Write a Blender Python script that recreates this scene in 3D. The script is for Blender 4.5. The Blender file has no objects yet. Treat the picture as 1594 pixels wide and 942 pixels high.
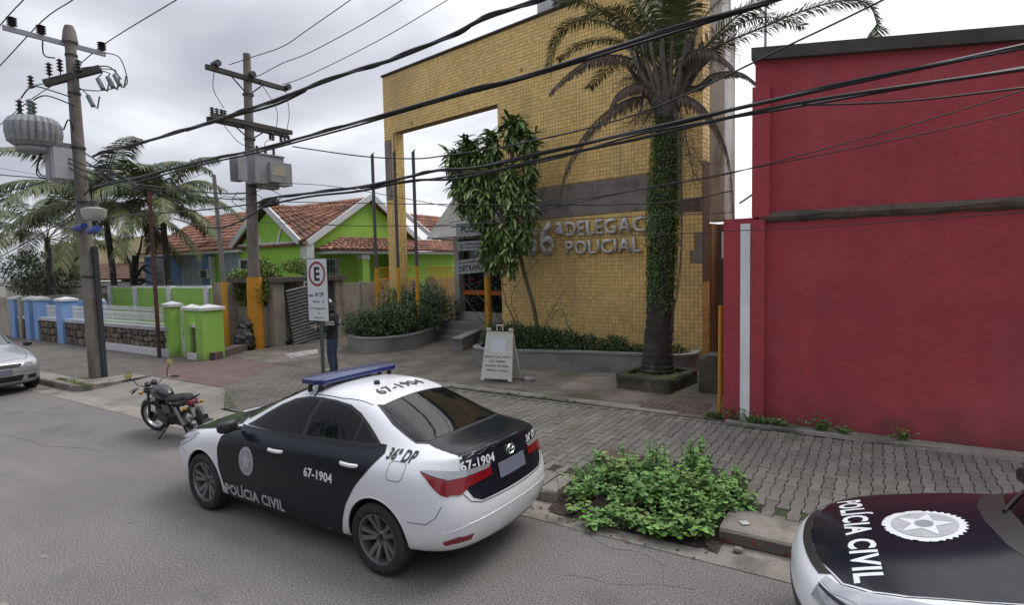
import bpy, bmesh, math, random
from mathutils import Vector, Matrix, Quaternion
from mathutils.bvhtree import BVHTree
random.seed(7)
R = math.radians
S = bpy.context.scene
COL = S.collection
# ---------------------------------------------------------------- camera
CAMH, PITCH, ROLL, YAW = 2.65, 0.0634, -0.022, R(32.6)
cp, sp, cy, sy = math.cos(PITCH), math.sin(PITCH), math.cos(YAW), math.sin(YAW)
_f = Vector((-sy*cp, cy*cp, -sp)); _u0 = Vector((-sy*sp, cy*sp, cp)); _r0 = Vector((cy, sy, 0))
_r = _r0*math.cos(ROLL) + _u0*math.sin(ROLL); _u = -_r0*math.sin(ROLL) + _u0*math.cos(ROLL)
cam = bpy.data.cameras.new('camera'); camo = bpy.data.objects.new('camera', cam); COL.objects.link(camo)
camo.matrix_world = Matrix(((_r.x, _u.x, -_f.x, 0), (_r.y, _u.y, -_f.y, 0), (_r.z, _u.z, -_f.z, CAMH), (0, 0, 0, 1)))
cam.sensor_width = 36; cam.lens = 36*888/1594; cam.clip_start = 0.05; cam.clip_end = 3000
S.camera = camo
# ---------------------------------------------------------------- world: overcast sky
SUN_EL, SUN_AZ = R(58), R(35)          # azimuth measured clockwise from +Y
w = bpy.data.worlds.new('World'); S.world = w; w.use_nodes = True
nt = w.node_tree; N = nt.nodes; L = nt.links; N.clear()
out = N.new('ShaderNodeOutputWorld'); bg = N.new('ShaderNodeBackground'); bg.inputs['Strength'].default_value = 0.1
sky = N.new('ShaderNodeTexSky'); sky.sky_type = 'NISHITA'; sky.sun_disc = False
sky.sun_elevation = SUN_EL; sky.sun_rotation = SUN_AZ
tc = N.new('ShaderNodeTexCoord')
mp = N.new('ShaderNodeMapping'); mp.inputs['Scale'].default_value = (1, 1, 2.6); L.new(tc.outputs['Generated'], mp.inputs['Vector'])
n1 = N.new('ShaderNodeTexNoise'); n1.inputs['Scale'].default_value = 2.2; n1.inputs['Detail'].default_value = 6; n1.inputs['Roughness'].default_value = .5; n1.inputs['Distortion'].default_value = .4
L.new(mp.outputs['Vector'], n1.inputs['Vector'])
dt = N.new('ShaderNodeVectorMath'); dt.operation = 'DOT_PRODUCT'; L.new(tc.outputs['Generated'], dt.inputs[0])
dt.inputs[1].default_value = (math.sin(R(0))*.9, math.cos(R(0))*.9, .25)
ad = N.new('ShaderNodeMath'); ad.operation = 'MULTIPLY_ADD'; L.new(dt.outputs['Value'], ad.inputs[0]); ad.inputs[1].default_value = .55; L.new(n1.outputs['Fac'], ad.inputs[2])
cr = N.new('ShaderNodeValToRGB'); L.new(ad.outputs[0], cr.inputs['Fac'])
e = cr.color_ramp.elements; e[0].position = .60; e[0].color = (4.1, 4.3, 4.9, 1); e[1].position = 1.0; e[1].color = (10.5, 10.5, 10.8, 1)
m_ = e.new(.78); m_.color = (6.1, 6.3, 6.9, 1)
sx = N.new('ShaderNodeSeparateXYZ'); L.new(tc.outputs['Generated'], sx.inputs[0])
zz = N.new('ShaderNodeMapRange'); L.new(sx.outputs['Z'], zz.inputs['Value']); zz.inputs['From Min'].default_value = .35; zz.inputs['From Max'].default_value = 1.; zz.inputs['To Min'].default_value = 1.; zz.inputs['To Max'].default_value = 2.5
ml = N.new('ShaderNodeVectorMath'); ml.operation = 'SCALE'; L.new(cr.outputs['Color'], ml.inputs[0]); L.new(zz.outputs['Result'], ml.inputs['Scale'])
mx = N.new('ShaderNodeMix'); mx.data_type = 'RGBA'; mx.inputs['Factor'].default_value = .93
L.new(sky.outputs['Color'], mx.inputs['A']); L.new(ml.outputs['Vector'], mx.inputs['B'])
L.new(mx.outputs['Result'], bg.inputs['Color']); L.new(bg.outputs[0], out.inputs['Surface'])
sl = bpy.data.lights.new('sun', 'SUN'); sl.energy = 1.4; sl.angle = R(28); sl.color = (1, .95, .88)
so = bpy.data.objects.new('sun', sl); COL.objects.link(so)
sd = Vector((math.sin(SUN_AZ)*math.cos(SUN_EL), math.cos(SUN_AZ)*math.cos(SUN_EL), math.sin(SUN_EL)))
so.rotation_euler = sd.to_track_quat('Z', 'Y').to_euler()
S.view_settings.view_transform = 'Standard'; S.view_settings.look = 'None'; S.view_settings.exposure = 0.26; S.view_settings.gamma = 1
# ---------------------------------------------------------------- materials
def M(name, col, rough=.8, metal=0., var=.15, vs=1.5, fine=.12, fs=30., bump=.15, bs=60., rnd=None, rv=.2, stain=None, spec=.5, coat=0., emis=None, alpha=None, trans=0.):
    m = bpy.data.materials.new(name); m.use_nodes = True; t = m.node_tree; n = t.nodes; l = t.links
    b = n['Principled BSDF']; b.inputs['Roughness'].default_value = rough; b.inputs['Metallic'].default_value = metal
    b.inputs['Specular IOR Level'].default_value = spec; b.inputs['Coat Weight'].default_value = coat; b.inputs['Coat Roughness'].default_value = .04
    tx = n.new('ShaderNodeTexCoord'); src = tx.outputs['Object']
    def noise(sc, det=4, ro=.55, vec=None):
        q = n.new('ShaderNodeTexNoise'); q.inputs['Scale'].default_value = sc; q.inputs['Detail'].default_value = det; q.inputs['Roughness'].default_value = ro
        l.new(vec or src, q.inputs['Vector']); return q.outputs['Fac']
    def val(fac, lo, hi, f0=.3, f1=.7):
        q = n.new('ShaderNodeMapRange'); l.new(fac, q.inputs['Value']); q.inputs['From Min'].default_value = f0; q.inputs['From Max'].default_value = f1
        q.inputs['To Min'].default_value = lo; q.inputs['To Max'].default_value = hi; return q.outputs['Result']
    def mul(a, c):
        q = n.new('ShaderNodeMath'); q.operation = 'MULTIPLY'; l.new(a, q.inputs[0]); l.new(c, q.inputs[1]); return q.outputs[0]
    f = None
    for s_, a_ in ((vs, var), (fs, fine)):
        if a_ > 0:
            v = val(noise(s_), 1-a_, 1+a_); f = v if f is None else mul(f, v)
    if rnd:
        if rnd == 'island': q = n.new('ShaderNodeNewGeometry').outputs['Random Per Island']
        else: q = n.new('ShaderNodeObjectInfo').outputs['Random']
        v = val(q, 1-rv, 1+rv, 0, 1); f = v if f is None else mul(f, v)
    rgb = n.new('ShaderNodeRGB'); rgb.outputs[0].default_value = (*col, 1); c = rgb.outputs[0]
    if f is not None:
        q = n.new('ShaderNodeVectorMath'); q.operation = 'SCALE'; l.new(c, q.inputs[0]); l.new(f, q.inputs['Scale']); c = q.outputs[0]
    for st in (stain or []):
        scol, ssc, lo, hi, amt = st[:5]; vec = None
        if len(st) > 5:
            mq = n.new('ShaderNodeMapping'); mq.inputs['Scale'].default_value = st[5]; l.new(src, mq.inputs['Vector']); vec = mq.outputs['Vector']
        fa = val(noise(ssc, 6, .6, vec), 0, amt, lo, hi)
        q = n.new('ShaderNodeMix'); q.data_type = 'RGBA'; l.new(fa, q.inputs['Factor']); l.new(c, q.inputs['A']); q.inputs['B'].default_value = (*scol, 1); c = q.outputs['Result']
    l.new(c, b.inputs['Base Color'])
    if bump > 0:
        q = n.new('ShaderNodeBump'); q.inputs['Strength'].default_value = bump; q.inputs['Distance'].default_value = .02; l.new(noise(bs, 5, .6), q.inputs['Height']); l.new(q.outputs[0], b.inputs['Normal'])
    if emis: b.inputs['Emission Color'].default_value = (*emis[0], 1); b.inputs['Emission Strength'].default_value = emis[1]
    if trans: b.inputs['Transmission Weight'].default_value = trans
    if alpha is not None: b.inputs['Alpha'].default_value = alpha
    return m
def base_dirt(m, z0, z1, col, amt, sc=3.):
    t = m.node_tree; n = t.nodes; l = t.links; b = n['Principled BSDF']; src = b.inputs['Base Color'].links[0].from_socket; tx = [q for q in n if q.type == 'TEX_COORD'][0]
    s_ = n.new('ShaderNodeSeparateXYZ'); l.new(tx.outputs['Object'], s_.inputs[0]); no = n.new('ShaderNodeTexNoise'); no.inputs['Scale'].default_value = sc; no.inputs['Detail'].default_value = 6; l.new(tx.outputs['Object'], no.inputs['Vector'])
    a = n.new('ShaderNodeMath'); a.operation = 'MULTIPLY_ADD'; l.new(no.outputs['Fac'], a.inputs[0]); a.inputs[1].default_value = -(z1-z0)*2.2; l.new(s_.outputs['Z'], a.inputs[2])
    r = n.new('ShaderNodeMapRange'); l.new(a.outputs[0], r.inputs['Value']); r.inputs['From Min'].default_value = z0-(z1-z0)*1.1; r.inputs['From Max'].default_value = z1-(z1-z0)*1.1; r.inputs['To Min'].default_value = amt; r.inputs['To Max'].default_value = 0
    q = n.new('ShaderNodeMix'); q.data_type = 'RGBA'; l.new(r.outputs['Result'], q.inputs['Factor']); l.new(src, q.inputs['A']); q.inputs['B'].default_value = (*col, 1); l.new(q.outputs['Result'], b.inputs['Base Color']); return m
def P(name, col, rough=.5, **k):      # plain smooth paint / plastic / metal
    d = dict(var=.05, fine=.0, bump=0.); d.update(k); return M(name, col, rough, **d)
# ---------------------------------------------------------------- mesh helpers
class MB:
    def __init__(s): s.v = []; s.f = []; s.m = []
    def add(s, vs, fs, mi=0, mat=None):
        o = len(s.v)
        s.v += [tuple(mat @ Vector(p)) for p in vs] if mat is not None else [tuple(p) for p in vs]
        for q in fs: s.f.append(tuple(o+i for i in q)); s.m.append(mi)
        return s
    def box(s, c, d, rz=0, mi=0, mat=None):
        x, y, z = (k/2 for k in d); ca, sa = math.cos(rz), math.sin(rz)
        vs = []
        for a in (-x, x):
            for b in (-y, y):
                for e_ in (-z, z): vs.append((c[0]+a*ca-b*sa, c[1]+a*sa+b*ca, c[2]+e_))
        return s.add(vs, [(0,1,3,2),(4,6,7,5),(0,4,5,1),(2,3,7,6),(0,2,6,4),(1,5,7,3)], mi, mat)
    def tube(s, pts, r, n=8, mi=0, cap=True, mat=None):
        pts = [Vector(p) for p in pts]; k = len(pts); rr = r if isinstance(r, (list, tuple)) else [r]*k
        vs = []; up = None
        for i, p in enumerate(pts):
            t = (pts[min(i+1, k-1)]-pts[max(i-1, 0)])
            if t.length < 1e-9: t = Vector((0, 0, 1))
            t.normalize()
            if up is None: up = t.orthogonal().normalized()
            else:
                up = up - t*up.dot(t); up = up.normalized() if up.length > 1e-6 else t.orthogonal().normalized()
            w_ = t.cross(up)
            for j in range(n):
                a = 2*math.pi*j/n; vs.append(p+(up*math.cos(a)+w_*math.sin(a))*rr[i])
        fs = [(i*n+j, i*n+(j+1) % n, (i+1)*n+(j+1) % n, (i+1)*n+j) for i in range(k-1) for j in range(n)]
        if cap: fs += [tuple(range(n))[::-1], tuple((k-1)*n+j for j in range(n))]
        return s.add(vs, fs, mi, mat)
    def lathe(s, prof, n=24, mi=0, mat=None, cap=False):     # prof: (r, z)
        vs = [(r*math.cos(2*math.pi*j/n), r*math.sin(2*math.pi*j/n), z) for r, z in prof for j in range(n)]
        fs = [(i*n+j, i*n+(j+1) % n, (i+1)*n+(j+1) % n, (i+1)*n+j) for i in range(len(prof)-1) for j in range(n)]
        if cap: fs += [tuple(range(n))[::-1], tuple((len(prof)-1)*n+j for j in range(n))]
        return s.add(vs, fs, mi, mat)
    def prism(s, poly, z0, z1, mi=0, mat=None):
        n = len(poly); vs = [(x, y, z0) for x, y in poly]+[(x, y, z1) for x, y in poly]
        fs = [tuple(range(n))[::-1], tuple(range(n, 2*n))]+[(i, (i+1) % n, n+(i+1) % n, n+i) for i in range(n)]
        return s.add(vs, fs, mi, mat)
    def mesh(s, name, mats, smooth=False):
        me = bpy.data.meshes.new(name); me.from_pydata(s.v, [], s.f)
        for m in (mats if isinstance(mats, (list, tuple)) else [mats]): me.materials.append(m)
        me.polygons.foreach_set('material_index', s.m)
        if smooth: me.shade_smooth(); me.set_sharp_from_angle(angle=R(38))
        me.update(); return me
    def build(s, name, mats, parent=None, smooth=False, fix=False):
        me = s.mesh(name, mats, smooth)
        if fix:
            b = bmesh.new(); b.from_mesh(me); bmesh.ops.recalc_face_normals(b, faces=b.faces); b.to_mesh(me); b.free()
        return ob(name, me, parent)
def ob(name, me, parent=None, loc=None):
    o = bpy.data.objects.new(name, me); COL.objects.link(o); o.parent = parent
    if loc: o.location = loc
    return o
def tag(o, label=None, cat=None, group=None, kind=None):
    if label: o['label'] = label
    if cat: o['category'] = cat
    if group: o['group'] = group
    if kind: o['kind'] = kind
    return o
def thing(name, label, cat, loc=(0, 0, 0), rz=0, group=None):
    o = bpy.data.objects.new(name, None); COL.objects.link(o); o.location = loc; o.rotation_euler = (0, 0, rz)
    o.empty_display_size = .2
    return tag(o, label, cat, group)
def copy_tree(o, parent=None):
    c = o.copy(); COL.objects.link(c); c.parent = parent
    for ch in list(o.children): copy_tree(ch, c)
    return c
def rect(x0, y0, x1, y1): return [(x0, y0), (x1, y0), (x1, y1), (x0, y1)]
def lerp(a, b, t): return a+(b-a)*t
def crom(P_, n):                  # catmull-rom through points
    P_ = [Vector(p) for p in P_]; o = []
    for i in range(len(P_)-1):
        a = P_[max(i-1, 0)]; b = P_[i]; c = P_[i+1]; d = P_[min(i+2, len(P_)-1)]
        for k in range(n):
            t = k/n; o.append(.5*((2*b)+(c-a)*t+(2*a-5*b+4*c-d)*t*t+(3*b-a-3*c+d)*t**3))
    o.append(P_[-1]); return o
def text_mesh(txt, size, bold=.0, align='CENTER', xs=1., sp_=1.):
    cu = bpy.data.curves.new('lettering', 'FONT'); cu.body = txt; cu.size = size; cu.align_x = align; cu.align_y = 'CENTER'; cu.offset = bold*size; cu.resolution_u = 3; cu.space_character = sp_
    o = bpy.data.objects.new('lettering', cu); COL.objects.link(o); bpy.context.view_layer.update()
    me = bpy.data.meshes.new_from_object(o.evaluated_get(bpy.context.evaluated_depsgraph_get()))
    COL.objects.unlink(o); bpy.data.objects.remove(o); bpy.data.curves.remove(cu)
    for v in me.vertices: v.co.x *= xs
    return me
def place_text(txt, size, mat, parent, M4, name='lettering', bold=.02, depth=.0, xs=1., align='CENTER', sp_=1.):
    me = text_mesh(txt, size, bold, align, xs, sp_); b = bmesh.new(); b.from_mesh(me)
    if depth > 0:
        r_ = bmesh.ops.extrude_face_region(b, geom=b.faces[:]); bmesh.ops.translate(b, verts=[v for v in r_['geom'] if isinstance(v, bmesh.types.BMVert)], vec=(0, 0, depth))
    bmesh.ops.transform(b, matrix=M4, verts=b.verts); b.to_mesh(me); b.free(); me.name = name; me.materials.clear(); me.materials.append(mat)
    for p_ in me.polygons: p_.material_index = 0
    return ob(name, me, parent)
def frame(o, xdir, zdir):         # matrix: local x -> xdir, local z -> zdir, origin o
    x = Vector(xdir).normalized(); z = Vector(zdir).normalized(); y = z.cross(x).normalized(); x = y.cross(z)
    return Matrix(((x.x, y.x, z.x, o[0]), (x.y, y.y, z.y, o[1]), (x.z, y.z, z.z, o[2]), (0, 0, 0, 1)))
# shared materials
black_plastic = P('black_plastic', (.018, .018, .02), .45)
dark_metal = P('dark_metal', (.06, .06, .065), .45, metal=.6)
grey_metal = P('grey_metal', (.35, .36, .37), .4, metal=.7)
# ---------------------------------------------------------------- saloon cars
def cage_car(keys):
    """rings of control points front centre -> side -> rear centre, y>=0; mirrored, closed below, subdivided"""
    nk = len(keys[0]); b = bmesh.new(); G = []
    for ring in keys:
        row = []
        for i, p in enumerate(ring): row.append(b.verts.new(p))
        for i in range(nk-2, 0, -1):
            p = ring[i]; row.append(b.verts.new((p[0], -p[1], p[2])))
        G.append(row)
    n = len(G[0])
    for j in range(len(G)-1):
        for i in range(n): b.faces.new((G[j][i], G[j][(i+1) % n], G[j+1][(i+1) % n], G[j+1][i]))
    def close(row, flip):
        for i in range(nk-1):
            a, c = row[i], row[i+1]; d, e_ = row[(n-i-1) % n], row[(n-i) % n]
            vs = []
            for v in (a, c, d, e_):
                if v not in vs: vs.append(v)
            if len(vs) > 2: b.faces.new(vs[::-1] if flip else vs)
    cl = b.edges.layers.float.new('crease_edge')
    for i in list(range(nk-5, nk+4)):
        e_ = b.edges.get((G[5][i], G[5][i+1]))
        if e_: e_[cl] = .75
    for i in list(range(0, nk-1)):
        pass
    close(G[0], False); close(G[-1], True)
    bmesh.ops.recalc_face_normals(b, faces=b.faces)
    return b
def finish_body(b, paint, creases, arches, wellmat, lvl=3, rad=.355):
    me = bpy.data.meshes.new('body'); b.to_mesh(me); b.free(); me.materials.append(paint); me.materials.append(wellmat)
    o = bpy.data.objects.new('body', me); COL.objects.link(o)
    sb = o.modifiers.new('s', 'SUBSURF'); sb.levels = lvl; sb.render_levels = lvl
    cut = MB()
    for (x, z) in arches:
        for s_ in (-1, 1):
            mt = Matrix.Translation((x, s_*.84, z)) @ Matrix.Rotation(R(90), 4, 'X')
            cut.lathe([(rad, -.22), (rad, .22)], 48, 1, mt, cap=True)
            cut.m[-50:] = [1]*50
    co = cut.build('cut', [paint, wellmat], fix=True)
    bo = o.modifiers.new('b', 'BOOLEAN'); bo.operation = 'DIFFERENCE'; bo.object = co; bo.solver = 'EXACT'
    bpy.context.view_layer.update()
    m2 = bpy.data.meshes.new_from_object(o.evaluated_get(bpy.context.evaluated_depsgraph_get()))
    bpy.data.objects.remove(o); bpy.data.objects.remove(co)
    m2.name = 'body'; m2.materials.append(black_paint)
    for p_ in m2.polygons:
        c_ = p_.center
        if lvl == 3 and c_.x < -1.78 and abs(c_.y) < .575 and c_.z > .985: p_.material_index = 2
    m2.shade_smooth(); m2.set_sharp_from_angle(angle=R(42))
    return m2
class Skin:
    """lays flat shapes onto a body mesh by ray casting"""
    def __init__(s, me):
        b = bmesh.new(); b.from_mesh(me); s.t = BVHTree.FromBMesh(b); b.free()
    def hit(s, mode, a, c):
        if mode == 'L': o, d = Vector((a, 3, c)), Vector((0, -1, 0))       # a=x c=z, left side
        elif mode == 'R': o, d = Vector((a, -3, c)), Vector((0, 1, 0))
        elif mode == 'T': o, d = Vector((a, c, 4)), Vector((0, 0, -1))     # a=x c=y
        elif mode == 'B': o, d = Vector((-4, a, c)), Vector((1, 0, 0))     # a=y c=z, rear
        else: o, d = Vector((4, a, c)), Vector((-1, 0, 0))                 # front
        p, nn, i, _ = s.t.ray_cast(o, d)
        if p is None: return None
        if nn.dot(d) > 0: nn = -nn
        return p, nn
    def patch(s, name, poly, mode, mat, parent, off=.004, grid=.05, me2=None, skirt=True):
        b = bmesh.new()
        if me2 is not None: b.from_mesh(me2)
        else:
            b.faces.new([b.verts.new((x, y, 0)) for x, y in poly])
        bmesh.ops.triangulate(b, faces=b.faces[:]) if me2 is None and len(poly) > 4 else None
        xs_ = [v.co.x for v in b.verts]; ys_ = [v.co.y for v in b.verts]
        for ax, lo, hi in ((0, min(xs_), max(xs_)), (1, min(ys_), max(ys_))):
            k = math.floor(lo/grid)+1
            while k*grid < hi:
                co = [0, 0, 0]; co[ax] = k*grid; no = [0, 0, 0]; no[ax] = 1
                bmesh.ops.bisect_plane(b, geom=b.verts[:]+b.edges[:]+b.faces[:], plane_co=co, plane_no=no); k += 1
        dead = []
        for v in b.verts:
            h = s.hit(mode, v.co.x, v.co.y)
            if h is None: dead.append(v)
            else: v.co = h[0]+h[1]*off
        if dead: bmesh.ops.delete(b, geom=dead, context='VERTS')
        bmesh.ops.remove_doubles(b, verts=b.verts, dist=1e-5)
        bmesh.ops.recalc_face_normals(b, faces=b.faces)
        # face outwards
        ref = {'L': (0, 1, 0), 'R': (0, -1, 0), 'T': (0, 0, 1), 'B': (-1, 0, 0), 'F': (1, 0, 0)}[mode]
        b.faces.ensure_lookup_table()
        if b.faces and sum(f.normal.dot(Vector(ref))*f.calc_area() for f in b.faces) < 0: bmesh.ops.reverse_faces(b, faces=b.faces)
        me = bpy.data.meshes.new(name); b.to_mesh(me); b.free(); me.materials.clear(); me.materials.append(mat)
        for p in me.polygons: p.material_index = 0
        me.shade_smooth() if me2 is None else None
        return ob(name, me, parent)
    def line(s, name, pts, mode, mat, parent, wd=.006, off=.003):
        m = MB(); P2 = []
        for i in range(len(pts)-1):
            a, c = pts[i], pts[i+1]; n = max(1, int(math.hypot(c[0]-a[0], c[1]-a[1])/.04))
            P2 += [(lerp(a[0], c[0], k/n), lerp(a[1], c[1], k/n)) for k in range(n)]
        P2.append(pts[-1]); q = []
        for a, c in P2:
            h = s.hit(mode, a, c)
            if h: q.append(h[0]+h[1]*(off-wd*.55))
        if len(q) > 1: m.tube(q, wd*.6, 6)
        return m.build(name, mat, parent, smooth=True)
def text_patch(sk, txt, size, mode, org, xd, mat, parent, bold=.03, xs=1., yd=None, name='lettering', sp_=1.06):
    me = text_mesh(txt, size, bold, xs=xs, sp_=sp_); xd = Vector(xd).normalized(); yd = Vector(yd).normalized() if yd else Vector((-xd.y, xd.x))
    for v in me.vertices:
        q = Vector(org)+xd*v.co.x+yd*v.co.y; v.co = (q.x, q.y, 0)
    return sk.patch(name, None, mode, mat, parent, off=.0065, grid=.04, me2=me)
def resample(ring_pts, zs=None): return ring_pts
def sedan_rings():
    X = lambda xs, ys, zs: list(zip(xs, ys, zs))
    r = []
    r.append(X([2.06,2.04,1.97,1.87,1.74,1.35,.9,.2,-.5,-.95,-1.35,-1.76,-1.97,-2.08,-2.13,-2.14],
               [0,.35,.62,.76,.80,.82,.82,.82,.82,.82,.82,.81,.75,.6,.3,0],
               [.2,.2,.2,.2,.21,.2,.19,.19,.19,.2,.22,.25,.27,.27,.27,.27]))
    r.append(X([2.24,2.21,2.12,1.99,1.80,1.35,.9,.2,-.5,-.95,-1.35,-1.80,-2.04,-2.15,-2.21,-2.22],
               [0,.36,.64,.79,.855,.872,.865,.86,.86,.865,.878,.868,.80,.63,.3,0],
               [.3,.3,.3,.3,.3,.28,.26,.25,.25,.26,.3,.34,.36,.37,.37,.37]))
    r.append(X([2.29,2.26,2.16,2.02,1.82,1.35,.9,.2,-.5,-.95,-1.35,-1.84,-2.08,-2.19,-2.26,-2.27],
               [0,.37,.65,.80,.872,.892,.885,.878,.878,.885,.895,.885,.82,.65,.31,0],
               [.5,.5,.5,.5,.52,.5,.48,.46,.46,.48,.5,.54,.57,.58,.59,.59]))
    r.append(X([2.27,2.24,2.14,2.01,1.82,1.36,.9,.2,-.5,-.95,-1.35,-1.83,-2.05,-2.15,-2.21,-2.22],
               [0,.37,.64,.79,.86,.893,.888,.885,.885,.888,.895,.872,.79,.62,.30,0],
               [.64,.64,.64,.65,.68,.70,.70,.70,.72,.74,.76,.78,.78,.77,.76,.76]))
    r.append(X([2.22,2.19,2.09,1.96,1.80,1.36,.9,.2,-.5,-.95,-1.35,-1.80,-2.01,-2.11,-2.17,-2.18],
               [0,.36,.61,.74,.81,.865,.87,.868,.868,.868,.868,.84,.75,.60,.30,0],
               [.72,.72,.72,.74,.78,.83,.86,.87,.88,.90,.92,.93,.93,.92,.92,.92]))
    r.append(X([2.13,2.10,2.0,1.87,1.72,1.33,.9,.2,-.5,-.95,-1.33,-1.74,-1.98,-2.08,-2.15,-2.16],
               [0,.35,.59,.71,.76,.795,.81,.808,.806,.802,.79,.75,.67,.57,.30,0],
               [.79,.785,.78,.80,.83,.90,.945,.955,.975,.995,1.015,1.035,1.06,1.08,1.095,1.10]))
    r.append(X([1.78,1.76,1.66,1.56,1.45,1.22,.84,.2,-.5,-.93,-1.28,-1.60,-1.83,-1.93,-1.99,-2.00],
               [0,.33,.53,.63,.685,.735,.765,.775,.772,.765,.745,.70,.62,.54,.29,0],
               [.91,.90,.885,.885,.895,.93,.965,.98,1.0,1.02,1.045,1.07,1.095,1.11,1.125,1.13]))
    r.append(X([1.10,1.08,.99,.93,.87,.80,.66,.2,-.5,-.92,-1.23,-1.46,-1.62,-1.68,-1.72,-1.73],
               [0,.30,.50,.58,.64,.685,.72,.748,.745,.738,.71,.665,.60,.52,.28,0],
               [1.03,1.02,1.005,.995,.99,.99,.995,1.01,1.03,1.05,1.08,1.105,1.12,1.125,1.135,1.14]))
    r.append(X([.60,.585,.53,.48,.44,.38,.28,.02,-.5,-.82,-1.05,-1.20,-1.29,-1.33,-1.36,-1.37],
               [0,.28,.46,.535,.575,.60,.62,.64,.645,.64,.62,.585,.54,.46,.25,0],
               [1.27,1.265,1.25,1.24,1.235,1.235,1.235,1.245,1.26,1.26,1.255,1.25,1.25,1.255,1.27,1.275]))
    r.append(X([.16,.145,.10,.06,.03,-.02,-.1,-.25,-.5,-.68,-.82,-.91,-.97,-.99,-1.01,-1.02],
               [0,.24,.40,.46,.49,.515,.53,.545,.55,.548,.54,.52,.48,.42,.23,0],
               [1.44,1.435,1.415,1.405,1.40,1.40,1.405,1.415,1.42,1.415,1.41,1.40,1.395,1.395,1.41,1.415]))
    r.append(X([-.02,-.025,-.05,-.08,-.1,-.14,-.2,-.3,-.5,-.62,-.7,-.76,-.8,-.83,-.85,-.86],
               [0,.20,.32,.36,.385,.40,.41,.42,.42,.42,.41,.40,.37,.33,.18,0],
               [1.475,1.47,1.46,1.455,1.453,1.453,1.455,1.46,1.462,1.46,1.458,1.452,1.447,1.445,1.452,1.455]))
    r.append(X([-.25,-.25,-.26,-.27,-.28,-.29,-.32,-.38,-.5,-.56,-.6,-.63,-.65,-.66,-.67,-.67],
               [0,.08,.14,.16,.18,.19,.2,.21,.21,.21,.2,.19,.17,.14,.08,0],
               [1.485,1.484,1.482,1.481,1.48,1.48,1.48,1.48,1.48,1.48,1.479,1.477,1.475,1.474,1.474,1.475]))
    return r
def make_wheel(mats, r=.318, wd=.205, spokes=10, double=True):
    """parts (tyre mesh, rim mesh) with axis along y, outer face at +y"""
    tyre, rimm, hubm = mats; a = MB(); T = Matrix.Rotation(R(-90), 4, 'X')   # z -> +y
    h = wd/2; ri = r*.69
    a.lathe([(ri, -h*.85), (ri+.03, -h), (r-.03, -h*.98), (r-.008, -h*.8), (r, -h*.4), (r, h*.4), (r-.008, h*.8), (r-.03, h*.98), (r-.055, h*1.01), (ri+.012, h*.93), (ri-.004, h*.83)], 56, 0, T)
    b = MB(); b.lathe([(ri, h*.86), (ri-.012, h*.84), (ri-.02, h*.6), (ri-.03, -h*.6)], 56, 0, T)
    b.lathe([(0.001, h*.38), (.05, h*.40), (.062, h*.30), (.075, h*.12)], 24, 0, T)
    b.lathe([(0.001, h*.46), (.026, h*.45), (.03, h*.36)], 20, 1, T)
    b.lathe([(ri-.025, -h*.3), (.001, -h*.3)], 24, 1, T)                  # dark disc behind
    b.lathe([(.13, -h*.12), (.125, -h*.1), (.001, -h*.1)], 28, 2, T)      # brake disc
    for k in range(spokes):
        A = 2*math.pi*k/spokes + (.09 if k % 2 else -.09)*(1 if double else 0)
        ca, sa = math.cos(A), math.sin(A); tx_, tz_ = -sa, ca
        def pt(rad, t, y): return (ca*rad+tx_*t, y, sa*rad+tz_*t)
        w0, w1 = .017, .023; y0, y1 = h*.36, h*.74
        vs = [pt(.05, -w0, y0), pt(.05, w0, y0), pt(ri-.012, w1, y1), pt(ri-.012, -w1, y1), pt(.05, -w0*1.4, y0-.03), pt(.05, w0*1.4, y0-.03), pt(ri-.012, w1*1.3, y1-.045), pt(ri-.012, -w1*1.3, y1-.045)]
        b.add(vs, [(0,3,2,1), (0,1,5,4), (1,2,6,5), (2,3,7,6), (3,0,4,7), (4,5,6,7)])
    for k in range(5):
        A = 2*math.pi*(k+.5)/5; b.lathe([(.008, h*.42), (.008, h*.3)], 6, 1, Matrix.Translation((.045*math.cos(A), 0, .045*math.sin(A))) @ T, cap=True)
    return a.mesh('tyre', tyre, True), b.mesh('rim', [rimm, hubm, grey_metal], True)
def add_wheels(root, tm, rm, spots, steer=0, wname='wheel'):
    for (x, y, z) in spots:
        e_ = bpy.data.objects.new(wname, None); COL.objects.link(e_); e_.parent = root; e_.location = (x, y, z); e_.empty_display_size = .1
        e_.rotation_euler = (0, random.uniform(0, 6), 0 if y > 0 else math.pi)
        if x > 0 and steer: e_.rotation_euler[2] += steer
        ob('tyre', tm, e_); ob('rim', rm, e_)
white_paint = M('white_car_paint', (.76, .765, .78), .28, coat=.6, var=.03, fine=0, bump=0, stain=[((.50, .47, .43), 2.5, .58, .8, .25, (1, 1, .6))])
black_paint = P('black_car_paint', (.009, .011, .017), .18, coat=0., spec=.28, stain=[((.12, .13, .14), 6., .62, .85, .25)])
tinted = P('tinted_glass', (.005, .006, .007), .03, spec=.30, var=0)
well = P('wheel_well_black', (.01, .01, .01), .9)
tyre_m = M('tyre_rubber', (.022, .022, .023), .85, var=.2, fine=.2, bump=.1, stain=[((.09, .085, .08), 8., .5, .8, .5)])
rim_m = P('dark_alloy', (.24, .24, .25), .32, metal=.8)
red_lens = P('red_lens', (.22, .006, .01), .12, coat=.6)
clear_lens = P('clear_lens', (.42, .43, .45), .1, coat=.8, metal=.35)
seam = P('panel_gap', (.02, .02, .02), .8)
base_dirt(white_paint, .22, .48, (.33, .30, .26), .45, 5.)
chrome = P('chrome', (.75, .76, .78), .12, metal=1)
white_letter = P('white_lettering', (.72, .74, .76), .45)
black_letter = P('black_lettering', (.02, .02, .022), .4)
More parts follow.
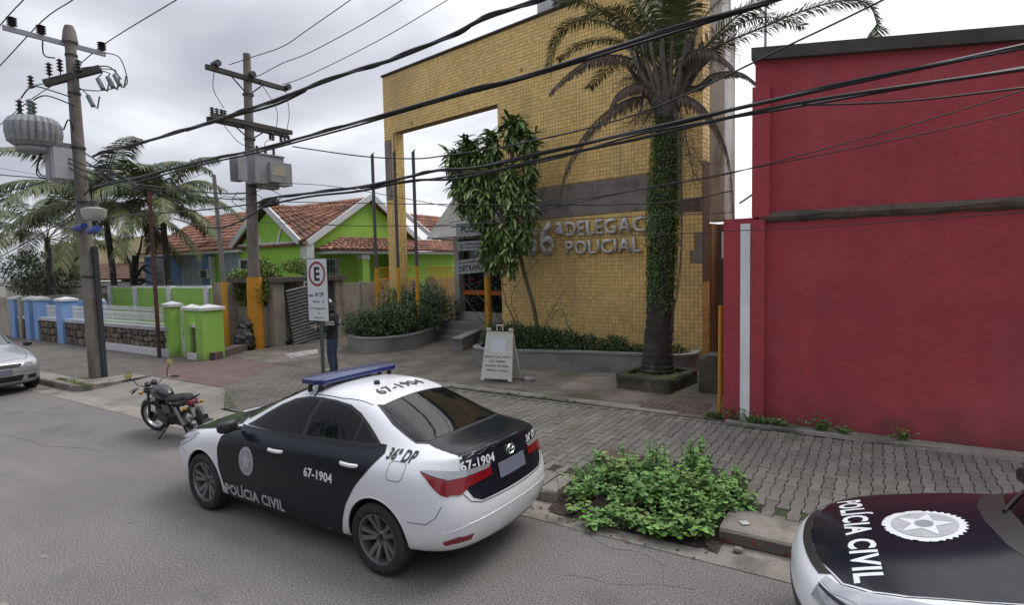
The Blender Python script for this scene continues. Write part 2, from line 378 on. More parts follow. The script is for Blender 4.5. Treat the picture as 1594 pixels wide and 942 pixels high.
silver_letter = M('reflective_silver', (.42, .43, .44), .45, var=.1, vs=12, fine=.15, fs=90, bump=0)
plate_grey = P('plate_grey', (.15, .165, .22), .45)
ring_grey = P('ring_grey', (.27, .28, .30), .5)
lightbar_blue = P('lightbar_blue', (.008, .022, .12), .3, coat=.4)
def rosette(cx, cy, rx, ry, teeth=32, depth=.08):
    o = []
    for k in range(teeth*2):
        a = math.pi*k/teeth; s_ = 1 if k % 2 == 0 else 1-depth
        o.append((cx+rx*s_*math.cos(a), cy+ry*s_*math.sin(a)))
    return o
def build_sedan(loc, label, scheme, rz):
    root = thing('police_car', label, 'car', loc, rz)
    if 'mesh' not in CACHE:
        b = cage_car(sedan_rings()); CACHE['mesh'] = finish_body(b, white_paint, None, [(1.35, .33), (-1.35, .33)], well)
        CACHE['sk'] = Skin(CACHE['mesh']); CACHE['wh'] = make_wheel((tyre_m, rim_m, black_plastic))
    sk = CACHE['sk']; body = ob('body', CACHE['mesh'], root)
    ch = MB(); ch.box((0, 0, .27), (3.9, 1.2, .16)); ch.build('underbody', well, root)
    tm, rm = CACHE['wh']; add_wheels(root, tm, rm, [(1.35, .785, .318), (-1.35, .785, .318), (1.35, -.785, .318), (-1.35, -.785, .318)])
    # arch lips
    for mode in 'LR':
        for x0 in (1.35, -1.35):
            pts = [(x0+.362*math.cos(a), .33+.362*math.sin(a)) for a in [R(-18)+k*R(216)/30 for k in range(31)]]
            sk.line('arch_lip', pts, mode, white_paint, root, wd=.016, off=.003)
    # livery on the doors
    door_black = [(.90,.955),(1.0,.88),(1.03,.76),(1.01,.55),(.95,.38),(.86,.235),(.3,.23),(-.4,.235),(-.90,.25),(-.93,.40),(-.99,.56),(-1.10,.73),(-1.25,.90),(-1.36,1.04),(-1.33,1.10),(-1.16,1.10),(-.6,1.06),(.2,1.02),(.75,1.005)]
    # side glass outline
    glass = [(.72,1.015),(.62,1.065),(.47,1.155),(.28,1.255),(.08,1.335),(-.14,1.378),(-.34,1.388),(-.54,1.385),(-.76,1.365),(-.92,1.31),(-1.07,1.225),(-1.21,1.135),(-1.285,1.085),(-1.10,1.075),(-.5,1.045),(.2,1.02)]
    ins = lambda pl_, d: [(x+(0 if abs(x+.3) < .01 else (-d if x > -.3 else d)), z+(-d*.8 if z > 1.12 else d*.8)) for x, z in pl_]
    for mode in 'LR':
        if scheme['doors']: sk.patch('livery_panel', door_black, mode, black_paint, root, off=.004, grid=.035)
        sk.patch('window_surround', glass, mode, black_plastic, root, off=.006, grid=.035)
        fg = [(.60,1.035),(.57,1.068),(.43,1.15),(.26,1.24),(.07,1.315),(-.13,1.357),(-.30,1.366),(-.235,1.2),(-.215,1.045),(.2,1.033)]
        rg = [(-.37,1.367),(-.54,1.364),(-.74,1.346),(-.88,1.296),(-.95,1.26),(-.93,1.085),(-.6,1.068),(-.29,1.052),(-.30,1.2)]
        qg = [(-.985,1.24),(-1.06,1.195),(-1.18,1.12),(-1.22,1.098),(-.965,1.088)]
        for nm, pg in (('front_window', fg), ('rear_window', rg), ('quarter_window', qg)): sk.patch(nm, pg, mode, tinted, root, off=.009, grid=.035)
        sk.line('window_trim', [(.80,1.0),(.2,1.008),(-.5,1.035),(-1.27,1.075)], mode, dark_metal, root, wd=.016, off=.008)
        for pts in ([(-.255,1.04),(-.27,.6),(-.26,.25)], [(.96,.93),(.99,.75),(.97,.55),(.88,.26)], [(-1.28,1.06),(-1.1,.80),(-.97,.60),(-.90,.27)], [(.88,.245),(-.9,.255)]):
            sk.line('door_seam', pts, mode, seam, root, wd=.008, off=.006)
        sk.line('bumper_seam', [(-1.72,.56),(-1.9,.57),(-1.98,.63),(-2.02,.72)], mode, seam, root, wd=.005)
        sk.line('fender_seam', [(1.70,.60),(1.95,.66)], mode, seam, root, wd=.004)
        s_ = 1 if mode == 'L' else -1
        for hx, hz in ((.03, .88), (-1.02, .92)):
            h0 = sk.hit(mode, hx, hz)[0]; h = MB()
            cup = sk.patch('handle_recess', [(hx+.09*math.cos(k*math.pi/8), hz-.005+.032*math.sin(k*math.pi/8)) for k in range(16)], mode, seam, root, off=.005)
            h.tube(crom([(hx+.11, h0.y+s_*.004, hz), (hx+.07, h0.y+s_*.03, hz+.004), (hx-.05, h0.y+s_*.034, hz+.006), (hx-.11, h0.y+s_*.006, hz+.004)], 5), [.008]+[.016]*4+[.019]*8+[.017]*2+[.009], 8)
            h.build('door_handle', white_paint, root, smooth=True)
        # mirror
        hb = bmesh.new(); bmesh.ops.create_icosphere(hb, subdivisions=3, radius=1)
        for v in hb.verts:
            x, y, z = v.co; pw = lambda q: math.copysign(abs(q)**.62, q); v.co = Vector((.71+.06*pw(x)+.02*abs(y), s_*(.93+.105*pw(y)), 1.05+.062*pw(z)-.012*y))
        mm = bpy.data.meshes.new('mirror'); hb.to_mesh(mm); hb.free(); mm.materials.append(black_plastic); mm.shade_smooth(); mo = ob('mirror', mm, root)
        a = MB(); a.tube([(.74, s_*.78, .995), (.72, s_*.90, 1.01)], .022, 8); a.build('mirror_arm', black_plastic, mo, smooth=True)
        # head and tail lamps, reflectors
        sk.patch('headlight', [(2.16,.64),(2.02,.61),(1.8,.665),(1.60,.755),(1.50,.81),(1.62,.805),(1.80,.77),(1.97,.725),(2.13,.70)], mode, clear_lens, root, off=.006, grid=.04)
        sk.patch('headlight_strip', [(2.12,.70),(1.9,.69),(1.66,.775),(1.9,.715),(2.12,.712)], mode, black_plastic, root, off=.009, grid=.04)
        sk.patch('tail_light', [(-1.79,.972),(-1.88,.98),(-1.98,.976),(-2.10,.962),(-2.11,.85),(-2.085,.81),(-2.05,.79),(-2.0,.81),(-1.94,.86),(-1.87,.92)], mode, red_lens, root, off=.006, grid=.03)
        sk.patch('tail_light_chrome', [(-1.79,.975),(-1.88,.984),(-1.98,.982),(-2.11,.968),(-2.11,.915),(-2.0,.925),(-1.89,.952)], mode, clear_lens, root, off=.010, grid=.03)
        sk.patch('rear_reflector', [(-2.02,.43),(-2.12,.46),(-2.13,.415),(-2.03,.395)], mode, red_lens, root, off=.008, grid=.03)
    for s_ in (-1, 1):
        sk.patch('trunk_light', [(s_*.30,.955),(s_*.60,.955),(s_*.72,.958),(s_*.72,.80),(s_*.66,.79),(s_*.56,.838),(s_*.30,.862)], 'B', red_lens, root, off=.009, grid=.05)
        sk.patch('trunk_light_chrome', [(s_*.29,.965),(s_*.72,.968),(s_*.72,.915),(s_*.33,.928)], 'B', clear_lens, root, off=.012, grid=.05)
        sk.patch('rear_reflector', [(s_*.56,.445),(s_*.72,.45),(s_*.72,.40),(s_*.58,.398)], 'B', red_lens, root, off=.006, grid=.05)
        sk.patch('fog_grille', [(s_*.52,.30),(s_*.72,.34),(s_*.74,.46),(s_*.60,.42)], 'F', black_plastic, root, off=.005)
    # windscreen, rear window
    sk.patch('windscreen', [(.17,-.40),(.07,-.44),(.18,-.50),(.83,-.62),(1.02,-.46),(1.07,-.2),(1.07,.2),(1.02,.46),(.83,.62),(.18,.50),(.07,.44),(.17,.40),(.20,.2),(.20,-.2)], 'T', tinted, root, off=.004)
    sk.patch('rear_windscreen_border', [(-1.035,-.43),(-1.045,.43),(-1.0,.475),(-1.28,.56),(-1.60,.605),(-1.70,.56),(-1.745,.3),(-1.755,0),(-1.745,-.3),(-1.70,-.56),(-1.60,-.605),(-1.28,-.56),(-1.0,-.475)], 'T', black_plastic, root, off=.003)
    sk.patch('rear_windscreen', [(-1.055,-.42),(-1.065,.42),(-1.05,.455),(-1.30,.535),(-1.58,.58),(-1.67,.535),(-1.71,.3),(-1.72,0),(-1.71,-.3),(-1.67,-.535),(-1.58,-.58),(-1.30,-.535),(-1.05,-.455)], 'T', tinted, root, off=.006)
    for s_ in (-1, 1): sk.patch('headlight_top', [(2.11,s_*.52),(2.05,s_*.64),(1.92,s_*.76),(1.72,s_*.815),(1.45,s_*.82),(1.62,s_*.775),(1.80,s_*.725),(1.93,s_*.665),(2.03,s_*.585),(2.08,s_*.50)], 'T', clear_lens, root, off=.006, grid=.03)
    sk.patch('cowl', [(1.10,-.5),(1.18,-.28),(1.205,0),(1.18,.28),(1.10,.5),(.93,.69),(.84,.68),(1.0,.44),(1.05,.2),(1.05,-.2),(1.0,-.44),(.84,-.68),(.93,-.69)], 'T', black_plastic, root, off=.0055)
    for y0 in (.52, -.10):
        q = [sk.hit('T', 1.09-.05*k, y0-.09*k)[0]+Vector((0, 0, .02)) for k in range(7)]
        wmb = MB(); wmb.tube(q, .009, 6); wmb.build('wiper', black_plastic, root, smooth=True)
    if scheme['trunk']:
        # clipped to the lid
        sk.patch('trunk_panel', [(-1.75,0),(-1.74,.30),(-1.69,.555),(-1.80,.575),(-1.95,.58),(-2.075,.57),(-2.125,.4),(-2.153,.2),(-2.16,0),(-2.153,-.2),(-2.125,-.4),(-2.075,-.57),(-1.95,-.58),(-1.80,-.575),(-1.69,-.555),(-1.74,-.30)], 'T', black_paint, root, off=.003)
        sk.patch('trunk_face', [(0,1.112),(.3,1.105),(.50,1.095),(.585,1.075),(.60,.96),(.60,.83),(.55,.74),(.47,.70),(0,.70),(-.47,.70),(-.55,.74),(-.60,.83),(-.60,.96),(-.585,1.075),(-.50,1.095),(-.3,1.105)], 'B', black_paint, root, off=.003)
    sk.line('bumper_crease', [(-.80,.50),(-.62,.54),(-.3,.555),(0,.56),(.3,.555),(.62,.54),(.80,.50)], 'B', white_paint, root, wd=.02, off=.004)
    sk.line('bumper_lip', [(-.76,.30),(-.5,.315),(0,.32),(.5,.315),(.76,.30)], 'B', seam, root, wd=.008, off=.004)
    sk.line('boot_seam', [(-.64,.96),(-.64,.80),(-.58,.72),(-.48,.685),(0,.68),(.48,.685),(.58,.72),(.64,.80),(.64,.96)], 'B', seam, root, wd=.006, off=.004)
    sk.patch('number_plate', rect(-.21, .80, .21, .93), 'B', plate_grey, root, off=.012, grid=.1)
    bm_ = MB(); hp = sk.hit('B', 0, 1.0)[0]; T = Matrix.Translation((hp.x-.012, 0, 1.0)) @ Matrix.Rotation(R(-90), 4, 'Y')
    for rx, ry, oz in ((.068, .045, 0), (.024, .043, .0), (.05, .016, .016)):
        bm_.tube([T @ Vector((ry*math.sin(2*math.pi*k/24)+oz, rx*math.cos(2*math.pi*k/24), 0)) for k in range(25)], .0055, 6, cap=False)
    bm_.build('badge', chrome, root, smooth=True)
    sk.patch('grille', [(-.50,.765),(.50,.765),(.46,.735),(0,.73),(-.46,.735)], 'F', black_plastic, root, off=.004)
    sk.patch('lower_grille', [(-.5,.52),(.5,.52),(.6,.30),(-.6,.30)], 'F', black_plastic, root, off=.004)
    sk.line('hood_edge', [(1.0,-.76),(1.4,-.755),(1.72,-.73),(1.88,-.685),(2.01,-.595),(2.125,-.33),(2.155,0),(2.125,.33),(2.01,.595),(1.88,.685),(1.72,.73),(1.4,.755),(1.0,.76)], 'T', seam, root, wd=.006)
    sk.line('fuel_flap', [(-1.47,.99),(-1.47,.90),(-1.49,.87),(-1.61,.87),(-1.64,.90),(-1.645,.99),(-1.62,1.01),(-1.50,1.01),(-1.47,.99)], 'L', seam, root, wd=.004)
    sk.line('roof_ditch', [(-.98,.50),(-.6,.535),(-.1,.525)], 'T', seam, root, wd=.01)
    sk.line('roof_ditch', [(-.98,-.50),(-.6,-.535),(-.1,-.525)], 'T', seam, root, wd=.01)
    if scheme['hood']:
        sk.patch('hood_panel', [(1.0,-.745),(1.40,-.745),(1.70,-.72),(1.86,-.675),(2.0,-.585),(2.115,-.33),(2.15,0),(2.115,.33),(2.0,.585),(1.86,.675),(1.70,.72),(1.40,.745),(1.0,.745),(.98,.60),(1.10,.30),(1.14,0),(1.10,-.30),(.98,-.60)], 'T', black_paint, root, off=.003)
        text_patch(sk, 'POLÍCIA CIVIL', .20, 'T', (1.88, .0), (0, 1), white_letter, root, bold=.03, xs=.88, sp_=1.1, yd=(-1, 0))
        sk.patch('emblem', rosette(1.51, 0, .225, .235, 34, .09), 'T', white_letter, root, off=.0065, grid=.06)
        sk.patch('emblem_ring', rosette(1.51, 0, .175, .185, 40, 0), 'T', silver_letter, root, off=.009, grid=.06)
        sk.patch('emblem_star', [(1.51+(.16 if k % 2 == 0 else .066)*math.cos(R(36*k+180)), (.17 if k % 2 == 0 else .07)*math.sin(R(36*k+180))) for k in range(10)], 'T', white_letter, root, off=.0115, grid=.06)
        sk.patch('emblem_shield', rosette(1.51, 0, .05, .052, 12, 0), 'T', ring_grey, root, off=.0135, grid=.06)
    if scheme['doors']:
        text_patch(sk, 'POLÍCIA CIVIL', .155, 'L', (.42, .335), (-1, 0), silver_letter, root, bold=.03, xs=.95, sp_=1.08, yd=(0, 1))
        text_patch(sk, '67-1904', .115, 'L', (-.62, .755), (-1, 0), white_letter, root, bold=.03, yd=(0, 1))
        text_patch(sk, '36ª DP', .10, 'L', (-1.545, 1.045), (-1, -.0), black_letter, root, bold=.03, yd=(-.0, 1))
        sk.patch('emblem', rosette(.50, .70, .125, .15, 32, .05), 'L', silver_letter, root, off=.006)
        sk.patch('emblem_ring', rosette(.50, .70, .10, .12, 40, 0), 'L', ring_grey, root, off=.008)
        sk.patch('emblem_star', [(.50+(.09 if k % 2 == 0 else .04)*math.sin(R(36*k)), .70+(.11 if k % 2 == 0 else .048)*math.cos(R(36*k))) for k in range(10)], 'L', silver_letter, root, off=.010)
        text_patch(sk, '67-1904', .185, 'T', (-.85, .0), (0, -1), black_letter, root, bold=.02, xs=.98, yd=(1, 0))
        text_patch(sk, '67-1904', .105, 'B', (.42, .995), (-1, -.0), white_letter, root, bold=.03, yd=(0, 1))
        text_patch(sk, '36ª DP', .09, 'B', (-.44, 1.0), (-1, 0), white_letter, root, bold=.03, yd=(0, 1))
        # light bar with feet, strap and aerial
        lb = MB(); out_ = [(-.13+.15, -.43), (-.02, -.56), (-.22, -.56), (-.30, -.50), (-.30, .50), (-.22, .56), (-.02, .56), (.02, .43)]
        lbar = bpy.data.objects.new('light_bar', None); COL.objects.link(lbar); lbar.parent = root; lbar.empty_display_size = .1
        b = bmesh.new(); fs = b.faces.new([b.verts.new((x, y, 1.50)) for x, y in out_]); r_ = bmesh.ops.extrude_face_region(b, geom=[fs])
        bmesh.ops.translate(b, verts=[v for v in r_['geom'] if isinstance(v, bmesh.types.BMVert)], vec=(0, 0, .052)); bmesh.ops.recalc_face_normals(b, faces=b.faces)
        bmesh.ops.bevel(b, geom=b.edges[:], offset=.014, segments=3, affect='EDGES', profile=.6)
        me = bpy.data.meshes.new('lens_housing'); b.to_mesh(me); b.free(); me.materials.append(lightbar_blue); me.shade_smooth(); me.set_sharp_from_angle(angle=R(35)); ob('lens_housing', me, lbar)
        a = MB(); a.box((-.14, 0, 1.505), (.22, 1.0, .02))
        for y in (-.48, -.16, .16, .48):
            for x in (-.06, -.22): a.tube([(x, y, 1.515), (x+.01, y*1.01, sk.hit('T', x, y*1.02)[0].z+.004)], [.018, .026], 8)
        a.build('mounting_feet', black_plastic, lbar, smooth=True)
        sk.line('cable', [(-.16, .42), (-.19, .50), (-.2, .56)], 'T', black_plastic, root, wd=.024, off=.01)
        a = MB(); hp = sk.hit('T', -.64, .12)[0]; a.lathe([(.032, hp.z-.005), (.03, hp.z+.028), (.02, hp.z+.036), (.001, hp.z+.037)], 20, 0, Matrix.Translation((-.64, .12, 0))); a.build('aerial', black_plastic, root, smooth=True)
    return root
CACHE = {}
build_sedan((-4.95, 4.25, 0), 'black and white police saloon with a blue roof light bar and 67-1904 on the boot', dict(doors=1, trunk=1, hood=1), math.pi)
build_sedan((1.78, 4.54, 0), 'police car at the lower right corner with a black bonnet lettered in white', dict(doors=0, trunk=1, hood=1), R(187))
# ---------------------------------------------------------------- ground, road, kerbs, paving
asphalt = M('asphalt', (.172, .160, .150), .9, var=.14, vs=.5, fine=.85, fs=70, bump=.55, bs=80, stain=[((.06, .058, .056), .9, .58, .72, .5), ((.24, .225, .21), .35, .5, .75, .45), ((.035, .034, .034), 2.6, .68, .76, .55), ((.30, .29, .28), 60, .66, .72, .5), ((.115, .105, .10), .55, .5, .68, .55, (.12, 1.3, 1)), ((.23, .22, .20), .8, .55, .7, .35, (.2, 1.6, 1))])
conc = M('worn_concrete', (.26, .235, .20), .92, var=.2, vs=1.2, fine=.2, fs=45, bump=.5, bs=50, stain=[((.07, .065, .05), 1.6, .5, .68, .75), ((.08, .095, .035), 3.1, .56, .72, .5), ((.40, .38, .35), 5, .62, .8, .3)])
conc_dark = M('forecourt_concrete', (.175, .15, .125), .9, var=.3, vs=.8, fine=.25, fs=50, bump=.5, bs=45, stain=[((.07, .058, .043), .9, .45, .65, .7), ((.075, .075, .025), 1.5, .5, .64, .6), ((.05, .042, .035), 3.7, .55, .68, .6), ((.26, .24, .22), 2.3, .62, .78, .45)])
conc_light = M('ramp_concrete', (.225, .205, .18), .9, var=.15, fine=.2, fs=50, bump=.3, stain=[((.14, .13, .11), 1.3, .5, .7, .6)])
joint_m = M('mossy_joint', (.045, .045, .028), .95, var=.4, vs=2, fine=.4, fs=40, bump=.6, bs=60, stain=[((.05, .075, .018), 1.5, .5, .6, .9)])
paver_m = M('paver_concrete', (.20, .182, .155), .9, var=.15, vs=1.1, fine=.2, fs=80, bump=.35, bs=110, rnd='object', rv=.17, stain=[((.10, .09, .08), 1.2, .55, .7, .5), ((.10, .115, .05), 9, .58, .72, .35)])
paver_s = M('paver_concrete_far', (.20, .182, .155), .9, var=.15, vs=1.1, fine=.2, fs=80, bump=.35, bs=110, rnd='island', rv=.17, stain=[((.10, .09, .08), 1.2, .55, .7, .5), ((.09, .105, .04), 1.1, .56, .68, .5)])
soil = M('soil', (.06, .045, .035), .95, var=.4, vs=8, fine=.4, bump=.8)
g = MB(); g.add([(-700, -700, -.06), (700, -700, -.06), (700, 900, -.06), (-700, 900, -.06)], [(0, 1, 2, 3)])
tag(g.build('ground', M('dry_ground', (.13, .125, .10), .95)), kind='structure')
g = MB(); g.add([(-220, -3.6, 0), (160, -3.6, 0), (160, 5.02, 0), (-220, 5.02, 0)], [(0, 1, 2, 3)])
road = tag(g.build('road', asphalt), kind='structure')
for px, py, r0 in ((-5.9, 1.5, .06), (-6.6, 2.0, .05)):
    m = MB(); m.prism([(px+r0*(1+.25*math.sin(3*a+px))*math.cos(a), py+r0*.7*(1+.2*math.cos(2*a))*math.sin(a)) for a in [k*math.pi/14 for k in range(28)]], .001, .004)
    m.build('oil_stain' if r0 > .1 else 'paint_fleck', M('oil', (.10, .095, .09), .7) if r0 > .1 else conc_light, road)
rc = random.Random(21)
tarm = M('tar_crack', (.04, .038, .036), .85)
for (x, y, ln, dr) in ((-13, 3.1, 3.5, .05), (-5.5, 4.93, 4.5, .0), (-14.5, 3.9, 1.6, .9), (-2.2, 4.2, 1.2, .25)):
    m = MB(); p = Vector((x, y, .0)); a = dr; q = []
    for k in range(int(ln/.12)):
        q.append(p.copy()); a += rc.gauss(0, .25)-(a-dr)*.2; p = p+Vector((math.cos(a), math.sin(a), 0))*.12
    m.tube(q, [rc.uniform(.002, .005) for _ in q], 4, 0, cap=False); m.v = [(vx, vy, vz*.25+.001) for vx, vy, vz in m.v]; m.build('crack', tarm, road)
gut = bpy.data.objects.new('gutter', None); COL.objects.link(gut); tag(gut, kind='structure')
x = -46.0; k = 0
while x < 14:
    ln = random.choice((1.6, 2.0, 1.8)); m = MB(); dx = random.uniform(-.006, .006)
    m.box((x+ln/2, 5.215+dx, -.02), (ln-.012, .42, .05+random.uniform(0, .006))); m.build('gutter_slab', conc, gut); x += ln
def kerb(xs, name='kerb', redface=False):
    root = bpy.data.objects.new(name, None); COL.objects.link(root); tag(root, kind='structure')
    x, xe = xs
    while x < xe-.05:
        ln = min(random.uniform(.9, 1.1), xe-x); zt = .15+random.uniform(-.006, .006)
        prof = [(5.435, -.1), (5.44, zt-.035), (5.455, zt-.008), (5.49, zt), (5.90, zt+.003), (5.90, -.1)]
        jy = random.uniform(-.008, .008); vs = []
        for i, xx in enumerate((x+.006, x+ln*.33, x+ln*.66, x+ln-.006)):
            for (py, pz) in prof: vs.append((xx, py+jy+random.uniform(-.006, .006)*(py < 5.6), pz+random.uniform(-.004, .004)*(pz > .1)))
        n = 6; fs = [(i*n+j, (i+1)*n+j, (i+1)*n+(j+1) % n, i*n+(j+1) % n) for i in range(3) for j in range(n)]+[tuple(range(n)), tuple(range(3*n, 4*n))[::-1]]
        m = MB(); m.add(vs, fs); m.build('kerb_stone', conc, root); x += ln
    return root
k1 = kerb((-1.22, 14)); kerb((-9.3, -2.95)); kerb((-46, -15.5))
redp = M('worn_red_paint', (.17, .05, .045), .85, var=.3, fine=.4, stain=[((.12, .11, .1), 14, .42, .5, 1.)])
m = MB(); m.add([(-1.19, 5.4245, .02), (-.2, 5.4245, .02), (-.2, 5.4245, .115), (-1.19, 5.4245, .12)], [(0, 1, 2, 3)]); m.build('red_kerb_paint', redp, k1)
# curved end of the left kerb beside the ramp
m = MB(); pts = [(-15.5, 5.45), (-15.25, 5.5), (-15.1, 5.7), (-15.05, 6.2), (-15.2, 6.9), (-15.9, 6.9), (-15.9, 5.9), (-15.5, 5.9)]; m.prism(pts, -.05, .148); tag(m.build('kerb_end', conc), kind='structure')
# pavement bed
bed = [(-9.5, 5.88), (-3.35, 5.88), (-3.35, 7.05), (-1.15, 7.05), (-1.15, 5.88), (60, 5.88), (60, 9.24), (-9.5, 9.24)]
m = MB()
for b_ in (((-9.6, 5.885), (-2.97, 9.2)), ((-2.97, 7.0), (-1.2, 9.2)), ((-1.2, 5.885), (60, 9.2))):
    (x0, y0), (x1, y1) = b_; m.box(((x0+x1)/2, (y0+y1)/2, .04), (x1-x0-.001, y1-y0, .18))
walk = tag(m.build('pavement', joint_m), kind='structure')
m = MB(); vs = []
for i in range(13):
    for j in range(9):
        x = -2.97+1.8*i/12; y = 5.22+1.85*j/8; h = .012 if j == 0 else (.035 if j == 1 else min(.13, .05+.03*j)); vs.append((x, y-(.06 if j == 0 else 0)*random.random(), h+random.uniform(-.012, .014)))
m.add(vs, [(i*9+j, (i+1)*9+j, (i+1)*9+j+1, i*9+j+1) for i in range(12) for j in range(8)]); tag(m.build('planting_pit', soil, smooth=True), kind='structure')
def paver_mesh(name):
    a = .016; wv = [(0, 1), (.2, 1), (.34, -1), (.66, -1), (.8, 1), (1, 1)]; Lp = .322; W = .1060
    left = [(-W/2-a*.5*s_-.0, (t-.5)*Lp) for t, s_ in wv]; right = [(W/2+a*.5*s_, (t-.5)*Lp) for t, s_ in wv]
    poly = left[::-1]+right; n = len(poly); vs = []
    poly = [(-x, y) for x, y in poly]
    for sc, z in ((1, -.03), (1, .004), (.955, .010)):
        for (x, y) in poly: vs.append((x*sc if sc < 1 else x, y*(.985 if sc < 1 else 1), z))
    m = MB(); m.add(vs, [(i, (i+1) % n, n+(i+1) % n, n+i) for i in range(n)]+[(n+i, n+(i+1) % n, 2*n+(i+1) % n, 2*n+i) for i in range(n)]+[tuple(range(2*n, 3*n))])
    return m
pm = paver_mesh('p'); pme = pm.mesh('paver', paver_m)
b = bmesh.new(); b.from_mesh(pme); bmesh.ops.recalc_face_normals(b, faces=b.faces)
if max(b.faces, key=lambda f: f.calc_center_median().z).normal.z < 0: bmesh.ops.reverse_faces(b, faces=b.faces)
b.to_mesh(pme); b.free()
fcs = [tuple(p.vertices) for p in pme.polygons]; pvs = [v.co.copy() for v in pme.vertices]
P_ = []
CW, CL = .1165, .33
for i in range(int((3.2+9.45)/CW)):
    for j in range(10):
        x = 3.2-i*CW; y = 5.93+CL*(j+.5)+(CL/2 if i % 2 else 0)-.08
        if y > 9.14-.12 or y < 5.93+.12: continue
        if -2.98 < x < -1.12 and y < 7.0: continue
        P_.append((math.hypot(x+.2, y), x, y))
P_.sort(); st = MB()
for q, (d, x, y) in enumerate(P_):
    z = .138+random.uniform(-.0035, .0035)+(.006*math.sin(x*1.3+y*.7)); rz = random.uniform(-.012, .012)
    tx_, ty_ = random.uniform(-.012, .012), random.uniform(-.012, .012)
    mt = Matrix.Translation((x, y, z)) @ Matrix.Rotation(rz, 4, 'Z') @ Matrix.Rotation(tx_, 4, 'X') @ Matrix.Rotation(ty_, 4, 'Y')
    if q < 300:
        o = ob('paver', pme, walk); o.location = (x, y, z); o.rotation_euler = (tx_, ty_, rz)
    else: st.add(pvs, fcs, 0, mt)
# cut rows closing the edges
for i in range(int((3.2+9.45)/CW)):
    x = 3.2-i*CW
    for y in ((5.975, 9.09) if i % 2 else (5.945, 9.12)):
        if -2.98 < x < -1.12 and y < 7: continue
        st.box((x, y, .133), (.105, .10 if i % 2 else .06, .03))
tag(st.build('paver', paver_s, walk), kind='stuff')
# mossy strip and forecourt slab
m = MB(); m.prism([(-16.8, 9.62), (-12.0, 9.40), (-9.6, 9.20), (-1.95, 9.20), (-1.95, 30), (-16.8, 30)], -.05, .150); tag(m.build('forecourt', conc_dark), kind='structure')
m = MB(); x = -9.6
while x < -3.6:
    ln = random.uniform(.9, 1.3); m.box((x+ln/2, 9.37, .10), (ln-.014, .30, .112)); x += ln
fe = m.build('edging_slabs', conc); tag(fe, kind='structure')
m = MB(); m.add([(-16.2, 5.42, .006), (-10.2, 5.42, .006), (-10.5, 6.1, .06), (-11.9, 6.95, .138), (-15.1, 6.95, .138), (-15.1, 5.6, .02)], [(0, 1, 2, 5), (5, 2, 3, 4)]); tag(m.build('driveway_ramp', conc_light), kind='structure')
def brickmat(name, c1, c2, mortar, sx, sy):
    m = M(name, c1, .9, bump=.3, bs=60, stain=[((.09, .085, .06), 1.2, .5, .7, .5)]); t = m.node_tree; n = t.nodes; l = t.links
    rgb = [q for q in n if q.type == 'RGB'][0]; br = n.new('ShaderNodeTexBrick'); tx = [q for q in n if q.type == 'TEX_COORD'][0]
    br.inputs['Color1'].default_value = (*c1, 1); br.inputs['Color2'].default_value = (*c2, 1); br.inputs['Mortar'].default_value = (*mortar, 1)
    br.inputs['Scale'].default_value = 1; br.inputs['Brick Width'].default_value = sx; br.inputs['Row Height'].default_value = sy; br.inputs['Mortar Size'].default_value = .012
    l.new(tx.outputs['Object'], br.inputs['Vector'])
    for lk in list(rgb.outputs[0].links):
        to = lk.to_socket; l.new(br.outputs['Color'], to)
    return m
redpave = brickmat('red_block_paving', (.20, .125, .11), (.155, .10, .09), (.06, .05, .045), .2, .1)
greypave = brickmat('grey_block_paving', (.18, .155, .135), (.135, .118, .10), (.055, .05, .045), .22, .11)
m = MB(); m.add([(-16.6, 7.7, .146), (-15.0, 6.95, .146), (-12.1, 6.95, .146), (-12.6, 8.0, .146), (-13.6, 9.45, .146), (-16.7, 9.45, .146)], [(0, 1, 2, 3, 4, 5)]); tag(m.build('red_paving', redpave), kind='structure')
m = MB(); m.add([(-60, 5.9, .142), (-15.1, 5.9, .142), (-15.0, 6.96, .142), (-9.6, 6.96, .142), (-9.6, 9.6, .142), (-60, 9.6, .142)], [(0, 1, 2, 3, 4, 5)])
m.add([(-11.9, 6.955, .1405), (-10.4, 6.05, .07), (-9.6, 5.88, .12), (-9.6, 6.955, .1405)], [(0, 1, 2, 3)]); tag(m.build('side_paving', greypave), kind='structure')
m = MB(); m.box((-9.95, 5.65, .03), (.75, .44, .16)); tag(m.build('dropped_kerb', conc), kind='structure')
# far side of the street (behind the camera, seen only in reflections)
m = MB(); m.box((-30, -6, .0), (260, 4.8, .28)); tag(m.build('far_pavement', conc), kind='structure')
# metal inspection cover, small litter
m = MB(); m.box((-2.93, 9.80, .150), (1.1, .78, .016)); 
for i in range(9): m.box((-3.4+i*.117, 9.80, .160), (.012, .7, .008))
tag(m.build('inspection_cover', M('rusty_plate', (.12, .085, .07), .7, var=.3, fine=.3, stain=[((.2, .18, .16), 6, .5, .7, .5)])), 'brown rusted rectangular cover set in the pavement near the red wall', 'cover')
